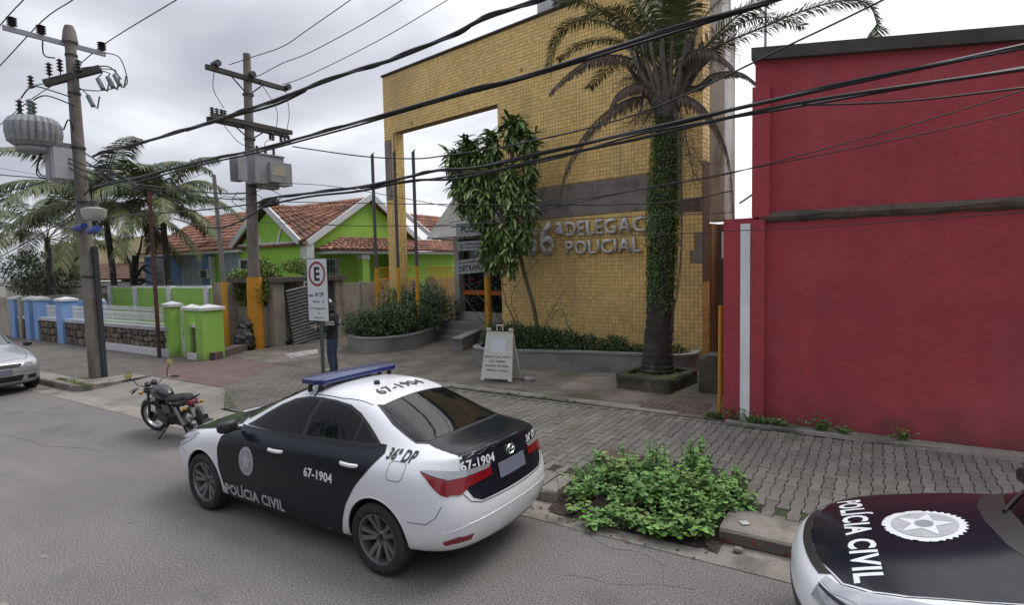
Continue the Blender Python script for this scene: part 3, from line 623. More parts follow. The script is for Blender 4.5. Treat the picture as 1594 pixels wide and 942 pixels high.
# ---- weeds
def leaf(mb, c, d, up, ln, wd, mi=0, fold=.25, droop=.2):
    d = Vector(d).normalized(); s_ = d.cross(up)
    if s_.length < 1e-3: s_ = Vector((1, 0, 0))
    s_.normalize(); nn = s_.cross(d); c = Vector(c)
    a = c; m1 = c+d*ln*.45+nn*ln*.04; t = c+d*ln-nn*ln*droop
    l_ = m1+s_*wd*.5+nn*wd*fold; r_ = m1-s_*wd*.5+nn*wd*fold
    mb.add([a, l_, t, r_, m1], [(0, 4, 1), (1, 4, 2), (0, 3, 4), (3, 2, 4)], mi)
def rdir(up=.3):
    a = random.uniform(0, 6.283); z = random.uniform(-.3, 1)*.8+up; return Vector((math.cos(a), math.sin(a), z)).normalized()
weed_a = M('weed_leaf', (.13, .27, .06), .6, var=0, fine=.1, bump=0, rnd='island', rv=.45); weed_b = M('weed_leaf_yellow', (.22, .30, .08), .6, var=0, bump=0, rnd='island', rv=.35); stem_m = M('stem', (.10, .11, .05), .8, bump=0)
dark_leaf = M('hedge_leaf', (.05, .095, .03), .55, var=0, fine=.1, bump=0, rnd='island', rv=.5); hedge_b = M('hedge_leaf_light', (.11, .18, .055), .55, var=0, bump=0, rnd='island', rv=.4)
def leaf2(mb, c, d, up, ln, wd, mi=0, droop=.3):
    d = Vector(d).normalized(); s_ = d.cross(up)
    if s_.length < 1e-3: s_ = Vector((1, 0, 0))
    s_.normalize(); nn = s_.cross(d); c = Vector(c); pts = []
    for t, w_, dz in ((.22, .42, .10), (.5, .5, .10), (.8, .3, -.04)):
        m_ = c+d*ln*t+nn*ln*(.06-droop*t*t); pts.append((m_-s_*wd*w_+nn*wd*dz, m_, m_+s_*wd*w_+nn*wd*dz))
    tip = c+d*ln+nn*ln*(.06-droop); V_ = [c]+[q for p in pts for q in p]+[tip]
    mb.add(V_, [(0, 2, 1), (0, 3, 2), (1, 2, 5, 4), (2, 3, 6, 5), (4, 5, 8, 7), (5, 6, 9, 8), (7, 8, 10), (8, 9, 10)], mi)
m = MB(); clumps = []
for k in range(70):
    a = random.uniform(0, 6.283); r = math.sqrt(random.random()); x = -1.98+.98*r*math.cos(a); y = 5.86+.84*r*math.sin(a)
    y = max(y, 5.17+random.random()*.2)
    if x < -2.4 and y > 6.4: continue
    if x > -1.28 and y < 5.9: x = -1.35-random.random()*.2
    env = max(0, 1-((x+1.85)/1.05)**2-((y-6.1)/.95)**2)**.5
    clumps.append((x, y, (.06+.34*env)*random.uniform(.55, 1.25), random.uniform(.07, .16), random.random()))
for (cx_, cy_, H_, cr_, kind) in clumps:
    sz = .036+.042*kind if kind > .3 else .032; ye = .4 if random.random() < .15 else .06
    for s2 in range(int(5+34*cr_)):
        a = random.uniform(0, 6.283); r = cr_*math.sqrt(random.random()); base = Vector((cx_+r*.5*math.cos(a), cy_+r*.5*math.sin(a), .03 if cy_ < 5.5 else .06)); h = H_*random.uniform(.45, 1.35)*(1-.4*(r/cr_)**2)
        lean = 1.9 if random.random() < .2 else 1.2
        top = base+Vector((r*lean*math.cos(a), r*lean*math.sin(a)-.02, h+.04)); m.tube([base, base.lerp(top, .5)+Vector((0, 0, .02)), top], .0035, 3, 2, cap=False)
        nl = int(5+h*44)
        for q in range(nl):
            t = 1-(q/nl)*.85; p = base.lerp(top, t)+Vector((random.gauss(0, .012), random.gauss(0, .012), 0)); aa = q*2.4+a; d = Vector((math.cos(aa), math.sin(aa), random.uniform(-.1, .7)))
            s_ = sz*random.uniform(.75, 1.25)*(.6 if t > .92 else 1); leaf2(m, p, d, Vector((0, 0, 1)), s_, s_*.85, 1 if random.random() < ye else 0)
for k in range(26):
    b0 = Vector((random.uniform(-2.95, -1.3), random.uniform(5.25, 6.5), .05)); m.tube([b0, b0+Vector((random.gauss(0, .1), random.gauss(-.03, .08), random.uniform(.1, .35)))], .004, 3, 3, cap=False)
for k in range(60):
    x = random.uniform(-3.3, -1.2); y = random.uniform(5.0, 5.35); leaf(m, (x, y, .02), rdir(-.3), Vector((0, 0, 1)), .05, .03, 3)
tag(m.build('weeds', [weed_a, weed_b, stem_m, M('dead_leaf', (.16, .09, .04), .8, bump=0, rnd='island', rv=.4)]), kind='stuff')
# tufts along joints and walls
m = MB()
def tuft(x, y, z, r, n, h=.06, mi=0):
    for _ in range(n):
        a = random.uniform(0, 6.28); q = r*math.sqrt(random.random()); d = Vector((random.gauss(0, .5), random.gauss(0, .5), 1.)).normalized()
        leaf(m, (x+q*math.cos(a), y+q*math.sin(a), z), d, Vector((1, .2, 0)), h*random.uniform(.5, 1.3), h*.22, mi if random.random() < .8 else 1)
for k in range(150):
    x = random.uniform(-9, 3); tuft(x, random.gauss(9.16, .03), .148, .05, 7, .035)
for k in range(900):
    x = 3.2-(int(random.uniform(0, 80))+.5)*CW; y = random.uniform(6, 9.1)
    if math.sin(x*1.7)+math.sin(y*2.3+x) > .5: tuft(x, y, .139, .02, 3, .018)
for k in range(330):
    x = random.uniform(-5.2, -2.9); y = random.uniform(5.9, 7.2); tuft(x, y, .142, .05, 6, .025)
for k in range(90): tuft(random.uniform(-1.1, 2.5), random.gauss(5.93, .015), .15, .04, 5, .02)
for k in range(120): tuft(random.uniform(-7.5, -4.5), random.gauss(9.2, .04), .148, .05, 8, .05)
for k in range(200):
    t = random.random(); tuft(-11.6+1.6*t+random.gauss(0, .15), 7.0-1.0*t+random.gauss(0, .18), .135-.03*t, .09, 12, .022)
for k in range(60): tuft(random.uniform(-16.7, -15), random.gauss(5.6, .04), .15, .05, 8, .05)
for k in range(40): tuft(random.uniform(-2.3, -1.6), random.gauss(9.3, .06), .15, .06, 10, .12)
tag(m.build('grass', [M('moss_grass', (.075, .13, .03), .8, bump=0, rnd='island', rv=.4), weed_b]), kind='stuff')
# stump
m = MB(); n = 28; rr = [1+.12*math.sin(3*k*2*math.pi/n)+.07*math.sin(7*k+1) for k in range(n)]
vs = []
for sc, z in ((1.25, .05), (1.08, .12), (1.0, .20), (.96, .215), (.5, .222), (.15, .215)):
    for k in range(n): a = 2*math.pi*k/n; vs.append((.27*rr[k]*sc*math.cos(a), .21*rr[k]*sc*math.sin(a), z+(.012*math.sin(5*a) if z > .18 else 0)))
m.add(vs, [(i*n+j, i*n+(j+1) % n, (i+1)*n+(j+1) % n, (i+1)*n+j) for i in range(5) for j in range(n)]+[tuple(range(5*n, 6*n))])
o = m.build('tree_stump', M('cut_wood', (.15, .105, .085), .85, var=.3, vs=7, fine=.3, fs=60, bump=.7, bs=40)); o.location = (-2.75, 6.78, 0); tag(o, 'low brown cut tree stump among the weeds at the kerb', 'stump')
for i, (x, y, s_) in enumerate(((-1.02, 5.32, .045),)):
    b = bmesh.new(); bmesh.ops.create_icosphere(b, subdivisions=2, radius=s_)
    for v in b.verts: v.co *= 1+random.uniform(-.18, .18); v.co.z *= .7
    me = bpy.data.meshes.new('stone'); b.to_mesh(me); b.free(); me.materials.append(conc); me.shade_smooth(); tag(ob('loose_stone', me, None, (x, y, .03)), 'small loose stone lying in the gutter below the red painted kerb', 'stone')
m = MB(); m.box((0, 0, 0), (.085, .06, .003)); m.box((.06, .03, .004), (.04, .05, .003), .5, 1)
o = m.build('crushed_wrapper', [P('wrapper_white', (.55, .56, .66), .5), P('wrapper_yellow', (.6, .45, .08), .5)]); o.location = (-2.33, 5.20, .02); o.rotation_euler = (.2, .25, .4); tag(o, 'white and yellow crushed wrapper lying in the gutter before the weeds', 'litter')
m = MB(); m.box((0, 0, 0), (.075, .075, .004)); o = m.build('paper_scrap', P('paper', (.5, .49, .47), .8)); o.location = (-1.02, 5.62, .162); o.rotation_euler = (0, 0, .6); tag(o, 'small square paper scrap lying on top of the kerb right of the weeds', 'litter')
# ---------------------------------------------------------------- yellow police station
tile_m = M('yellow_tile', (.84, .58, .215), .38, var=.12, vs=.6, fine=.06, fs=14, bump=0, rnd='island', rv=.13, stain=[((.42, .29, .13), .5, .5, .72, .55, (1, 1, .35)), ((.20, .15, .09), 1.3, .62, .78, .5, (2, 2, .25))], spec=.4)
grout_m = M('tile_grout', (.33, .22, .10), .9)
grout_b = M('plain_render_yellow', (.42, .25, .075), .8, stain=[((.2, .14, .08), 2, .5, .7, .5)])
render_m = M('bare_render', (.27, .235, .205), .92, var=.2, vs=1.2, fine=.15, bump=.5, stain=[((.09, .08, .075), 2.2, .5, .66, .7), ((.28, .22, .19), 1.4, .5, .7, .5)])
dark_cop = M('coping_dark', (.05, .045, .04), .85)
brown_sof = M('soffit_brown', (.20, .125, .06), .9, var=.2)
granite = M('grey_granite', (.25, .24, .23), .5, var=.12, vs=3, fine=.35, fs=130, bump=.05, stain=[((.07, .065, .06), 1.5, .5, .7, .6)])
white_stain = M('stained_white_paint', (.64, .62, .58), .85, var=.1, stain=[((.22, .20, .17), 2.2, .48, .68, .7, (1, 1, .25))])
ps = thing('police_station', 'yellow tiled police building with a tall square opening and steel lettering', 'building', (-3.43, 13.67, 0), R(-8.76))
TH = .40; ZT = 9.64; ZO = 7.58; SL, SR = 11.43, 6.38
m = MB()
m.box((-(12.03+SL)/2, TH/2, (ZO+.0)/2), (12.03-SL, TH, ZO)); m.box((-SR/2, TH/2, ZT/2), (SR, TH, ZT)); m.box((-(12.03+SR)/2, TH/2, (ZO+ZT)/2), (12.03-SR-.0, TH, ZT-ZO))
fw = m.build('facade_wall', grout_m, ps)
def tiles(x0, x1, z0, z1, holes, M4, p=.102, g_=.008, th=.005, seed=1, miss=.0006):
    """grid of small square tiles, front face at local -y"""
    rnd = random.Random(seed); v = []; f = []
    nx = int((x1-x0)/p); nz = int((z1-z0)/p)
    px, pz = (x1-x0)/nx, (z1-z0)/nz
    for i in range(nx):
        for j in range(nz):
            a, c = x0+i*px, z0+j*pz
            if any(h[0]-px*.5 < a+px*.5-.0 < h[1] and h[2] < c+pz*.5 < h[3] for h in holes) or rnd.random() < miss: continue
            y = -th-rnd.uniform(0, .002); o = len(v); q = g_/2; e_ = .006
            for (xx, zz, yy) in ((a+q, c+q, 0), (a+px-q, c+q, 0), (a+px-q, c+pz-q, 0), (a+q, c+pz-q, 0), (a+q+e_, c+q+e_, y), (a+px-q-e_, c+q+e_, y), (a+px-q-e_, c+pz-q-e_, y), (a+q+e_, c+pz-q-e_, y)):
                v.append(tuple(M4 @ Vector((xx, yy, zz))))
            f += [(o+4, o+5, o+6, o+7), (o, o+1, o+5, o+4), (o+1, o+2, o+6, o+5), (o+2, o+3, o+7, o+6), (o+3, o, o+4, o+7)]
    return v, f
holes = [(-SL, -SR, 0, ZO), (-6.45, -1.30, 3.98, 4.86), (-.62, 0.1, 3.81, 4.18), (-12.1, -11.60, 5.15, 7.32), (-.13, .1, 2.6, 3.35), (-.28, .1, 2.65, 2.95)]
I4 = Matrix.Identity(4); v1, f1 = tiles(-12.03, 0, .16, ZT-.03, holes, I4)
m = MB(); m.add(v1, f1)
v2, f2 = tiles(0, TH, .16, ZO, [], Matrix.Translation((-SL, 0, 0)) @ Matrix.Rotation(R(90), 4, 'Z')); m.add(v2, f2)
v2, f2 = tiles(0, TH, .16, ZT, [(0, TH, 2.2, 5.0)], Matrix.Translation((0, 0, 0)) @ Matrix.Rotation(R(90), 4, 'Z'), seed=4); m.add(v2, f2)
tag(m.build('wall_tile', tile_m, ps), kind='stuff')
m = MB(); m.box((-3.88, -.002, 4.42), (5.12, .012, .86)); m.build('bare_render_patch', render_m, ps); m = MB(); m.box((-.31, -.002, 3.995), (.60, .012, .35)); m.build('bare_render_patch', render_m, ps); m = MB(); m.box((-11.83, -.002, 6.23), (.40, .012, 2.12)); m.build('bare_render_patch', render_m, ps); m = MB(); m.box((-.06, -.002, 2.98), (.12, .012, .72)); m.box((-.2, -.003, 2.8), (.15, .012, .26)); m.build('bare_render_patch', render_m, ps)
m = MB(); m.box((-.31, -.012, 3.995), (.50, .012, .25)); m.build('stained_plate', M('brown_plate', (.14, .09, .07), .8, stain=[((.25, .2, .18), 5, .5, .7, .6)]), ps)
m = MB(); m.box((-6.0, TH/2-.01, ZT+.03), (12.12, TH+.10, .06)); m.build('coping', dark_cop, ps)
m = MB(); m.box((-(SL+SR)/2, TH/2, ZO-.006), (SL-SR-.02, TH-.02, .008)); m.build('soffit', brown_sof, ps)
m = MB(); m.box((TH*0+.006, TH/2, 3.6), (.008, TH-.02, 2.8)); m.build('side_render', M('side_brown', (.16, .10, .07), .9), ps)
# letters
steel = M('weathered_steel', (.60, .585, .55), .55, metal=.15, var=.15, vs=4, fine=.1, bump=.05)
def letters(txt, s0, s1, z0, z1, n_):
    ms = [text_mesh(c, 1.0, .018, 'LEFT') for c in txt]
    ws = [(min(v.co.x for v in me.vertices), max(v.co.x for v in me.vertices), min(v.co.y for v in me.vertices), max(v.co.y for v in me.vertices)) for me in ms]
    tot = sum(w_[1]-w_[0] for w_ in ws); gap = .11; full = tot+gap*(len(txt)-1); sx_ = (s0-s1)/full
    base = min(w_[2] for w_ in ws); top = max(w_[3] for w_ in ws); sz = (z1-z0)/(top-base); x = -s0
    for me, w_ in zip(ms, ws):
        b = bmesh.new(); b.from_mesh(me); r_ = bmesh.ops.extrude_face_region(b, geom=b.faces[:]); bmesh.ops.translate(b, verts=[v for v in r_['geom'] if isinstance(v, bmesh.types.BMVert)], vec=(0, 0, .07))
        for v in b.verts:
            c = v.co.copy(); v.co = (x+(c.x-w_[0])*sx_, -.035-c.z, z0+(c.y-base)*sz)
        bmesh.ops.recalc_face_normals(b, faces=b.faces); b.to_mesh(me); b.free(); me.name = 'letter'; me.materials.clear(); me.materials.append(steel)
        for p_ in me.polygons: p_.material_index = 0
        ob('letter', me, ps); x += (w_[1]-w_[0]+gap)*sx_
letters('36', 5.30, 4.27, 2.93, 3.88, 0); letters('ª', 4.20, 3.97, 3.50, 3.86, 0)
letters('DELEGACIA', 3.87, .86, 3.43, 3.84, 0); letters('POLICIAL', 3.86, 1.56, 2.93, 3.31, 0)
# recessed block behind the opening
block = M('pale_render', (.42, .40, .36), .85, var=.12, stain=[((.2, .18, .15), 1.6, .5, .7, .5)])
m = MB(); D = 1.6; m.box((-8.35, D+2.5, 5.05), (3.70, 5., 2.7)); m.box((-10.08, D+2.5, 2.05), (.26, 5., 3.3)); m.box((-8.3, D+4.9, 2.05), (3.3, .2, 3.3)); m.box((-6.55, D+2.5, 2.05), (.1, 5, 3.3)); m.build('entrance_block', block, ps)
m = MB(); m.box((-8.3, 2.4, .43), (3.8, 3.4, .58)); m.box((-8.5, .55, .30), (3.6, .30, .32)); m.box((-8.5, .25, .22), (3.6, .30, .16)); m.build('entrance_steps', granite, ps)
m = MB(); m.box((-9.55, D-.02, 5.75), (.7, .05, 1.1)); wf = m.build('upper_window', white_stain, ps); m = MB(); m.box((-9.55, D-.05, 5.75), (.58, .02, .98)); m.build('pane', P('dull_glass', (.05, .065, .07), .08, spec=.8), wf)
m = MB(); m.box((-8.25, D+.25, 2.1), (3.3, .04, 2.75)); dr = m.build('entrance_glazing', P('dark_glass', (.012, .012, .014), .06, spec=.7), ps)
m = MB(); m.box((-8.25, D+.2, 1.72), (3.4, .06, .16)); m.build('orange_band', P('orange_band', (.62, .16, .03), .5), ps)
m = MB(); m.box((-8.3, D+.10, .86), (3.5, .22, .3)); m.build('threshold', block, ps)
# awning: folded metal sheet, ribs
m = MB(); z0, z1, y0, y1 = 5.12, 3.72, D-.02, .33
for i in range(26):
    a, c = -10.2+i*.14, -10.2+i*.14+.14; q = .022
    vs = [(a, y1, z1), (a+.03, y1, z1+q), (c-.06, y1, z1+q), (c-.03, y1, z1), (c, y1, z1), (a, y0, z0), (a+.03, y0, z0+q), (c-.06, y0, z0+q), (c-.03, y0, z0), (c, y0, z0)]
    m.add(vs, [(j, j+1, j+6, j+5) for j in range(4)])
m.build('awning', M('awning_sheet', (.40, .38, .33), .6, stain=[((.2, .17, .13), 2, .5, .7, .5)]), ps)
m = MB()
for x in (-10.2, -8.4, -6.6): m.tube([(x, y1, z1-.02), (x, y0, z0-.02)], .03, 6); m.tube([(x, y1, z1-.02), (x, y0, z1-.02)], .025, 6)
m.tube([(-10.2, y1, z1-.02), (-6.56, y1, z1-.02)], .03, 6); m.build('awning_frame', grey_metal, ps)
yel = M('yellow_pole_paint', (.60, .29, .02), .6, var=.1, stain=[((.3, .15, .05), 5, .55, .7, .4)]); wht = M('white_pole_paint', (.5, .47, .42), .7, stain=[((.25, .2, .15), 5, .5, .7, .5)])
m = MB(); m.lathe([(.11, .6), (.11, 2.35)], 16, 0, Matrix.Translation((-7.08, .12, 0))); m.lathe([(.11, 2.35), (.11, 3.7)], 16, 1, Matrix.Translation((-7.08, .12, 0))); m.build('round_column', [yel, wht], ps, smooth=True)
def hang_sign(name, label, s0, s1, y, z0, z1, dep, col, texts, tilt=0):
    r0 = thing(name, label, 'sign'); r0.parent = None
    W = ps.matrix_world if False else (Matrix.Translation((-3.43, 13.67, 0)) @ Matrix.Rotation(R(-8.76), 4, 'Z'))
    cx = -(s0+s1)/2; r0.matrix_world = W @ Matrix.Translation((cx, y, (z0+z1)/2)) @ Matrix.Rotation(tilt, 4, 'Y')
    m = MB(); m.box((0, 0, 0), (s0-s1, dep, z1-z0)); bo = m.build('sign_box', col, r0)
    m = MB()
    for sx_ in (-1, 1):
        m.tube([(sx_*(s0-s1)*.35, 0, (z1-z0)/2), (sx_*(s0-s1)*.35, 0, (z1-z0)/2+.15)], .012, 5)
    m.build('hanger', dark_metal, r0)
    for (t, sz, dx, dz, mt_) in texts:
        place_text(t, sz, mt_, r0, frame((dx, -dep/2-.004, dz), (1, 0, 0), (0, -1, 0)), align='LEFT', bold=.03)
    return r0
signgrey = M('sign_grey', (.33, .34, .35), .6, stain=[((.2, .2, .2), 3, .5, .7, .4)]); ink = P('sign_ink', (.02, .022, .03), .6)
hang_sign('hanging_sign', 'grey sign box reading POLÍCIA hanging highest beside the dracaena tree', 8.45, 6.45, .27, 3.66, 4.10, .34, signgrey, [('POLÍCIA CIVIL', .30, -.76, -.0, ink)])
s2 = hang_sign('hanging_sign', 'narrow grey sign box with a small crest hanging between the other two', 8.42, 6.9, .22, 3.20, 3.50, .2, signgrey, [('GOVERNO DO ESTADO', .09, -.40, .05, ink), ('SECRETARIA DE SEGURANÇA', .065, -.40, -.06, ink)])
m = MB(); m.prism([(.10*math.cos(k*math.pi/8)-.58, .12*math.sin(k*math.pi/8)) for k in range(16)], .101, .108, 0, Matrix.Rotation(R(90), 4, 'X')); m.build('crest', plate_grey, s2)
hang_sign('hanging_sign', 'tilted grey sign box reading DETRAN.RJ, lowest of the hanging signs', 8.54, 7.0, .20, 2.46, 2.92, .30, signgrey, [('DETRAN.RJ', .25, -.55, -.07, ink), ('POSTO DE IDENTIFICAÇÃO', .085, -.55, .13, ink)], tilt=R(-4))
# block behind, rooftop tower, side tower in the alley
m = MB(); m.box((-4.6, 3.9, 4.3), (3.4, 6.8, 8.6)); m.build('rear_block', block, ps)
m = MB(); m.box((-9.5, 9.0, 10.4), (2.4, 3., 12.4)); m.build('rooftop_tower', M('tower_tile', (.42, .43, .43), .6, rnd=None, stain=[((.3, .3, .3), 2, .5, .7, .5)]), ps)
v2, f2 = tiles(-10.7, -8.3, 9.7, 16.5, [], Matrix.Translation((0, 7.5, 0)), p=.2, g_=.02, seed=9); m = MB(); m.add(v2, f2); tag(m.build('tower_tile', M('tower_tile_white', (.50, .51, .52), .5, rnd='island', rv=.1, bump=0), ps), kind='stuff')
m = MB(); m.box((-.30, 1.75, 6.2), (.56, .7, 5.0))
m.build('side_shaft', white_stain, ps); m = MB(); m.box((-.34, 1.72, 9.4), (.48, .6, 1.4)); m.build('shaft_top', white_stain, ps)
v2, f2 = tiles(-.30, .06, .2, 3.6, [], Matrix.Translation((.0, 1.4, 0)), p=.15, g_=.012, seed=5); m = MB(); m.add(v2, f2); m.box((-.12, 1.55, 1.9), (.36, .28, 3.4), 0, 1); m.box((-.62, 1.2, 1.9), (.9, .5, 3.4), 0, 1); tag(m.build('side_wall_tile', [M('beige_tile', (.24, .21, .16), .6, rnd='island', rv=.15), grout_m], ps), kind='stuff')
# alley: gate, shelf, unit, rubble block, yellow pipe
gt = thing('alley_gate', 'black barred gate at the end of the narrow alley by the yellow building', 'gate', (-2.62, 15.9, 0))
m = MB()
for i in range(9): m.tube([(-.45+i*.115, 0, .2), (-.45+i*.115, 0, 2.5)], .014, 5)
m.build('bars', dark_metal, gt); m = MB(); m.box((0, .0, .6), (1.0, .03, .8)); m.box((0, 0, 2.5), (1., .04, .05)); m.box((0, 0, 1.5), (1., .04, .05)); m.build('gate_sheet', black_plastic, gt)
m = MB(); m.box((-2.45, 18.6, 1.6), (1.9, .2, 3.0)); tag(m.build('alley_back_wall', white_stain), 'dirty pale wall closing the alley behind the barred gate', 'wall')
m = MB(); m.box((-2.35, 11.9, 2.98), (.42, .5, .52)); o = m.build('meter_box', white_stain); tag(o, 'pale meter box mounted high at the mouth of the alley', 'box')
m = MB(); m.box((-2.35, 11.85, 2.66), (.56, .62, .03)); m.build('shelf', dark_metal, o)
m = MB(); m.lathe([(.03, 0), (.05, .12), (.02, .25)], 8, 0, Matrix.Translation((-2.35, 11.63, 2.85))); m.build('dark_cable_gland', black_plastic, o)
m = MB()
for i, (x, y, z, a, c, e_) in enumerate(((-2.62, 11.35, .48, .50, .62, .66), (-2.55, 11.3, .84, .4, .5, .06))): m.box((x, y, z), (a, c, e_), .1)
o = m.build('concrete_block', M('mossy_block', (.12, .11, .085), .95, stain=[((.04, .055, .02), 3, .45, .6, .8)]), None); tag(o, 'mossy dark concrete block standing in the mouth of the alley', 'block')
m = MB(); m.tube([(-2.10, 9.45, .12), (-2.095, 9.44, 1.0), (-2.09, 9.45, 1.95)], .034, 8); tag(m.build('yellow_pipe', yel), 'thin yellow upright pipe against the left edge of the red building', 'pipe')
# ---------------------------------------------------------------- granite planters
def ring_wall(name, path, zt, z0=.1, th=.14, label='', cat='planter', capm=None):
    r0 = thing(name, label, cat, (0, 0, 0)); P2 = crom([(x, y, 0) for x, y in path], 8); n = len(P2); m = MB(); c = MB()
    for q, (mm, a, b_, zz0, zz1) in enumerate(((m, 0, th, z0, zt-.05), (c, -.025, th+.03, zt-.05, zt))):
        vs = []
        for i, p in enumerate(P2):
            t = (P2[min(i+1, n-1)]-P2[max(i-1, 0)]).normalized(); nn = Vector((-t.y, t.x, 0))
            hz = zz1 if not callable(zt) else zz1
            for o_, z in ((a, zz0), (a, zz1), (b_, zz1), (b_, zz0)): vs.append((p.x+nn.x*o_, p.y+nn.y*o_, z))
        mm.add(vs, [(i*4+j, (i+1)*4+j, (i+1)*4+(j+1) % 4, i*4+(j+1) % 4) for i in range(n-1) for j in range(4)]+[(0, 1, 2, 3), (n*4-4, n*4-1, n*4-2, n*4-3)])
    m.build('granite_wall', granite, r0, fix=True); c.build('coping', M('coping_granite', (.27, .265, .26), .6, fine=.3, fs=120, stain=[((.12, .11, .1), 3, .5, .7, .5)]), r0, fix=True)
    return r0
p1 = ring_wall('granite_planter', [(-14.6, 13.6), (-14.2, 12.5), (-13.5, 11.95), (-12.7, 11.85), (-12.25, 12.4), (-12.15, 13.4), (-12.6, 14.6), (-13.5, 16.3), (-14.6, 18.0)], .62, label='curved granite planter filled with a hedge below the flag poles')
p2 = ring_wall('granite_planter', [(-8.8, 13.9), (-9.0, 12.6), (-8.75, 11.8), (-8.2, 11.58), (-7.6, 11.62), (-6.8, 11.95), (-5.9, 12.2), (-5., 12.35), (-4.2, 12.45), (-3.65, 12.62), (-3.42, 13.0), (-3.5, 13.6)], .60, label='long curved granite planter along the foot of the yellow wall')
m = MB(); m.prism([(-14.4, 13.6), (-14.0, 12.5), (-13.3, 12.1), (-12.6, 12.1), (-12.4, 12.6), (-12.3, 13.4), (-12.8, 14.6), (-13.7, 16.2), (-14.8, 17.8)], .15, .52); m.build('soil', soil, p1)
m = MB(); m.prism([(-8.7, 14.0), (-8.8, 12.6), (-8.5, 11.9), (-7.7, 11.8), (-6.8, 12.1), (-5, 12.5), (-3.8, 12.7), (-3.6, 13.5)], .15, .52); m.build('soil', soil, p2)
lw = thing('low_granite_wall', 'short low granite wall beside the entrance steps', 'wall', (0, 0, 0)); m = MB(); a, c = Vector((-10.55, 13.45, 0)), Vector((-11.6, 16.2, 0)); d = (c-a).normalized(); nn = Vector((-d.y, d.x, 0))
def wallseg(m, a, c, th, z0, z1, o=0):
    d = (Vector(c)-Vector(a)).normalized(); nn = Vector((-d.y, d.x, 0)); A, C_ = Vector(a), Vector(c)
    vs = [A+nn*(o-th/2), A+nn*(o+th/2), C_+nn*(o+th/2), C_+nn*(o-th/2)]
    m.prism([(v.x, v.y) for v in vs], z0, z1)
wallseg(m, a, c, .26, .1, .50); m.build('granite_wall', granite, lw, fix=True); m = MB(); wallseg(m, a+Vector((.05, -.1, 0)), c, .32, .50, .55); m.build('coping', bpy.data.materials['coping_granite'], lw, fix=True)
# ---------------------------------------------------------------- red building
red_m = M('red_rendered_wall', (.40, .056, .07), .85, var=.15, vs=.8, fine=.10, fs=14, bump=.5, bs=16, stain=[((.27, .045, .05), 1.1, .5, .68, .5, (2.2, 2.2, .3)), ((.32, .04, .05), .8, .5, .75, .4), ((.47, .12, .13), .5, .52, .72, .4), ((.30, .06, .06), 7, .66, .74, .4), ((.13, .05, .045), 3.5, .68, .8, .5)])
base_dirt(red_m, .12, .75, (.14, .05, .05), .7)
ledge_m = M('stained_ledge', (.16, .125, .10), .95, var=.4, vs=2, fine=.3, bump=.7, stain=[((.05, .045, .035), 2, .45, .6, .8)])
rb = thing('red_building', 'plain red rendered building with a dark roof edge and a white stripe', 'building', (-1.98, 9.23, 0))
m = MB(); m.box((9, 5.02, 1.65), (17.99, 10.0, 3.3)); m.box((.04-.02, 2, 1.65), (.0+.04, 1, 3.2)); m.build('lower_wall', red_m, rb)
m = MB(); zf = lambda x: 5.60-.13*(x-.45)
vs = [(.42, .05, 3.3), (18, .05, 3.3), (18, .05, max(4, zf(18))), (.42, .05, zf(.42)), (.42, 10, 3.3), (18, 10, 3.3), (18, 10, max(4, zf(18))), (.42, 10, zf(.42))]
m.add(vs, [(0, 1, 2, 3), (5, 4, 7, 6), (4, 0, 3, 7), (1, 5, 6, 2), (3, 2, 6, 7)]); m.build('upper_wall', red_m, rb)
m = MB(); m.box((.29, -.04, 1.7), (.58, .10, 3.12)); m.box((.52, -.01, 4.25), (.24, .13, 1.9)); m.build('pilaster', red_m, rb)
m = MB(); m.box((.315, -.095, 1.66), (.135, .014, 3.1)); m.build('white_stripe', M('white_stripe_paint', (.80, .80, .82), .8, fine=.08, stain=[((.35, .33, .32), 6, .6, .8, .5)]), rb)
m = MB(); rnd = random.Random(3)
x = .62; prev = None
n = 60; prof = [(0.03, 3.20), (-.05, 3.24), (-.075, 3.30), (-.06, 3.345), (0.06, 3.37)]; vs = []
for i in range(n+1):
    xx = .5+(17.5)*i/n
    for (yy, zz) in prof: vs.append((xx, yy+rnd.uniform(-.008, .008), zz+rnd.uniform(-.012, .012)))
m.add(vs, [(i*5+j, (i+1)*5+j, (i+1)*5+j+1, i*5+j+1) for i in range(n) for j in range(4)]); m.build('ledge', ledge_m, rb, fix=True)
m = MB(); vs = []
for x_ in (.38, 18.1):
    z_ = zf(x_); vs += [(x_, -.06, z_), (x_, -.06, z_+.17), (x_, 10.1, z_+.17), (x_, 10.1, z_)]
m.add(vs, [(0, 4, 5, 1), (1, 5, 6, 2), (2, 6, 7, 3), (3, 7, 4, 0), (0, 1, 2, 3), (7, 6, 5, 4)]); m.build('roof_fascia', M('dark_fascia', (.07, .06, .052), .9, var=.3, stain=[((.13, .12, .1), 2, .5, .7, .6)]), rb, fix=True)
m = MB(); n = 40; vs = []; prof = [(-.01, .14), (-.24, .15), (-.23, .195), (-.01, .215)]
for i in range(n+1):
    xx = .05+18*i/n
    for (yy, zz) in prof: vs.append((xx, yy+rnd.uniform(-.012, .012)*(yy < -.1), zz+rnd.uniform(-.006, .006)))
m.add(vs, [(i*4+j, (i+1)*4+j, (i+1)*4+j+1, i*4+j+1) for i in range(n) for j in range(3)]+[(0, 1, 2, 3)]); m.build('foot_ledge', conc, rb, fix=True)
m = MB()
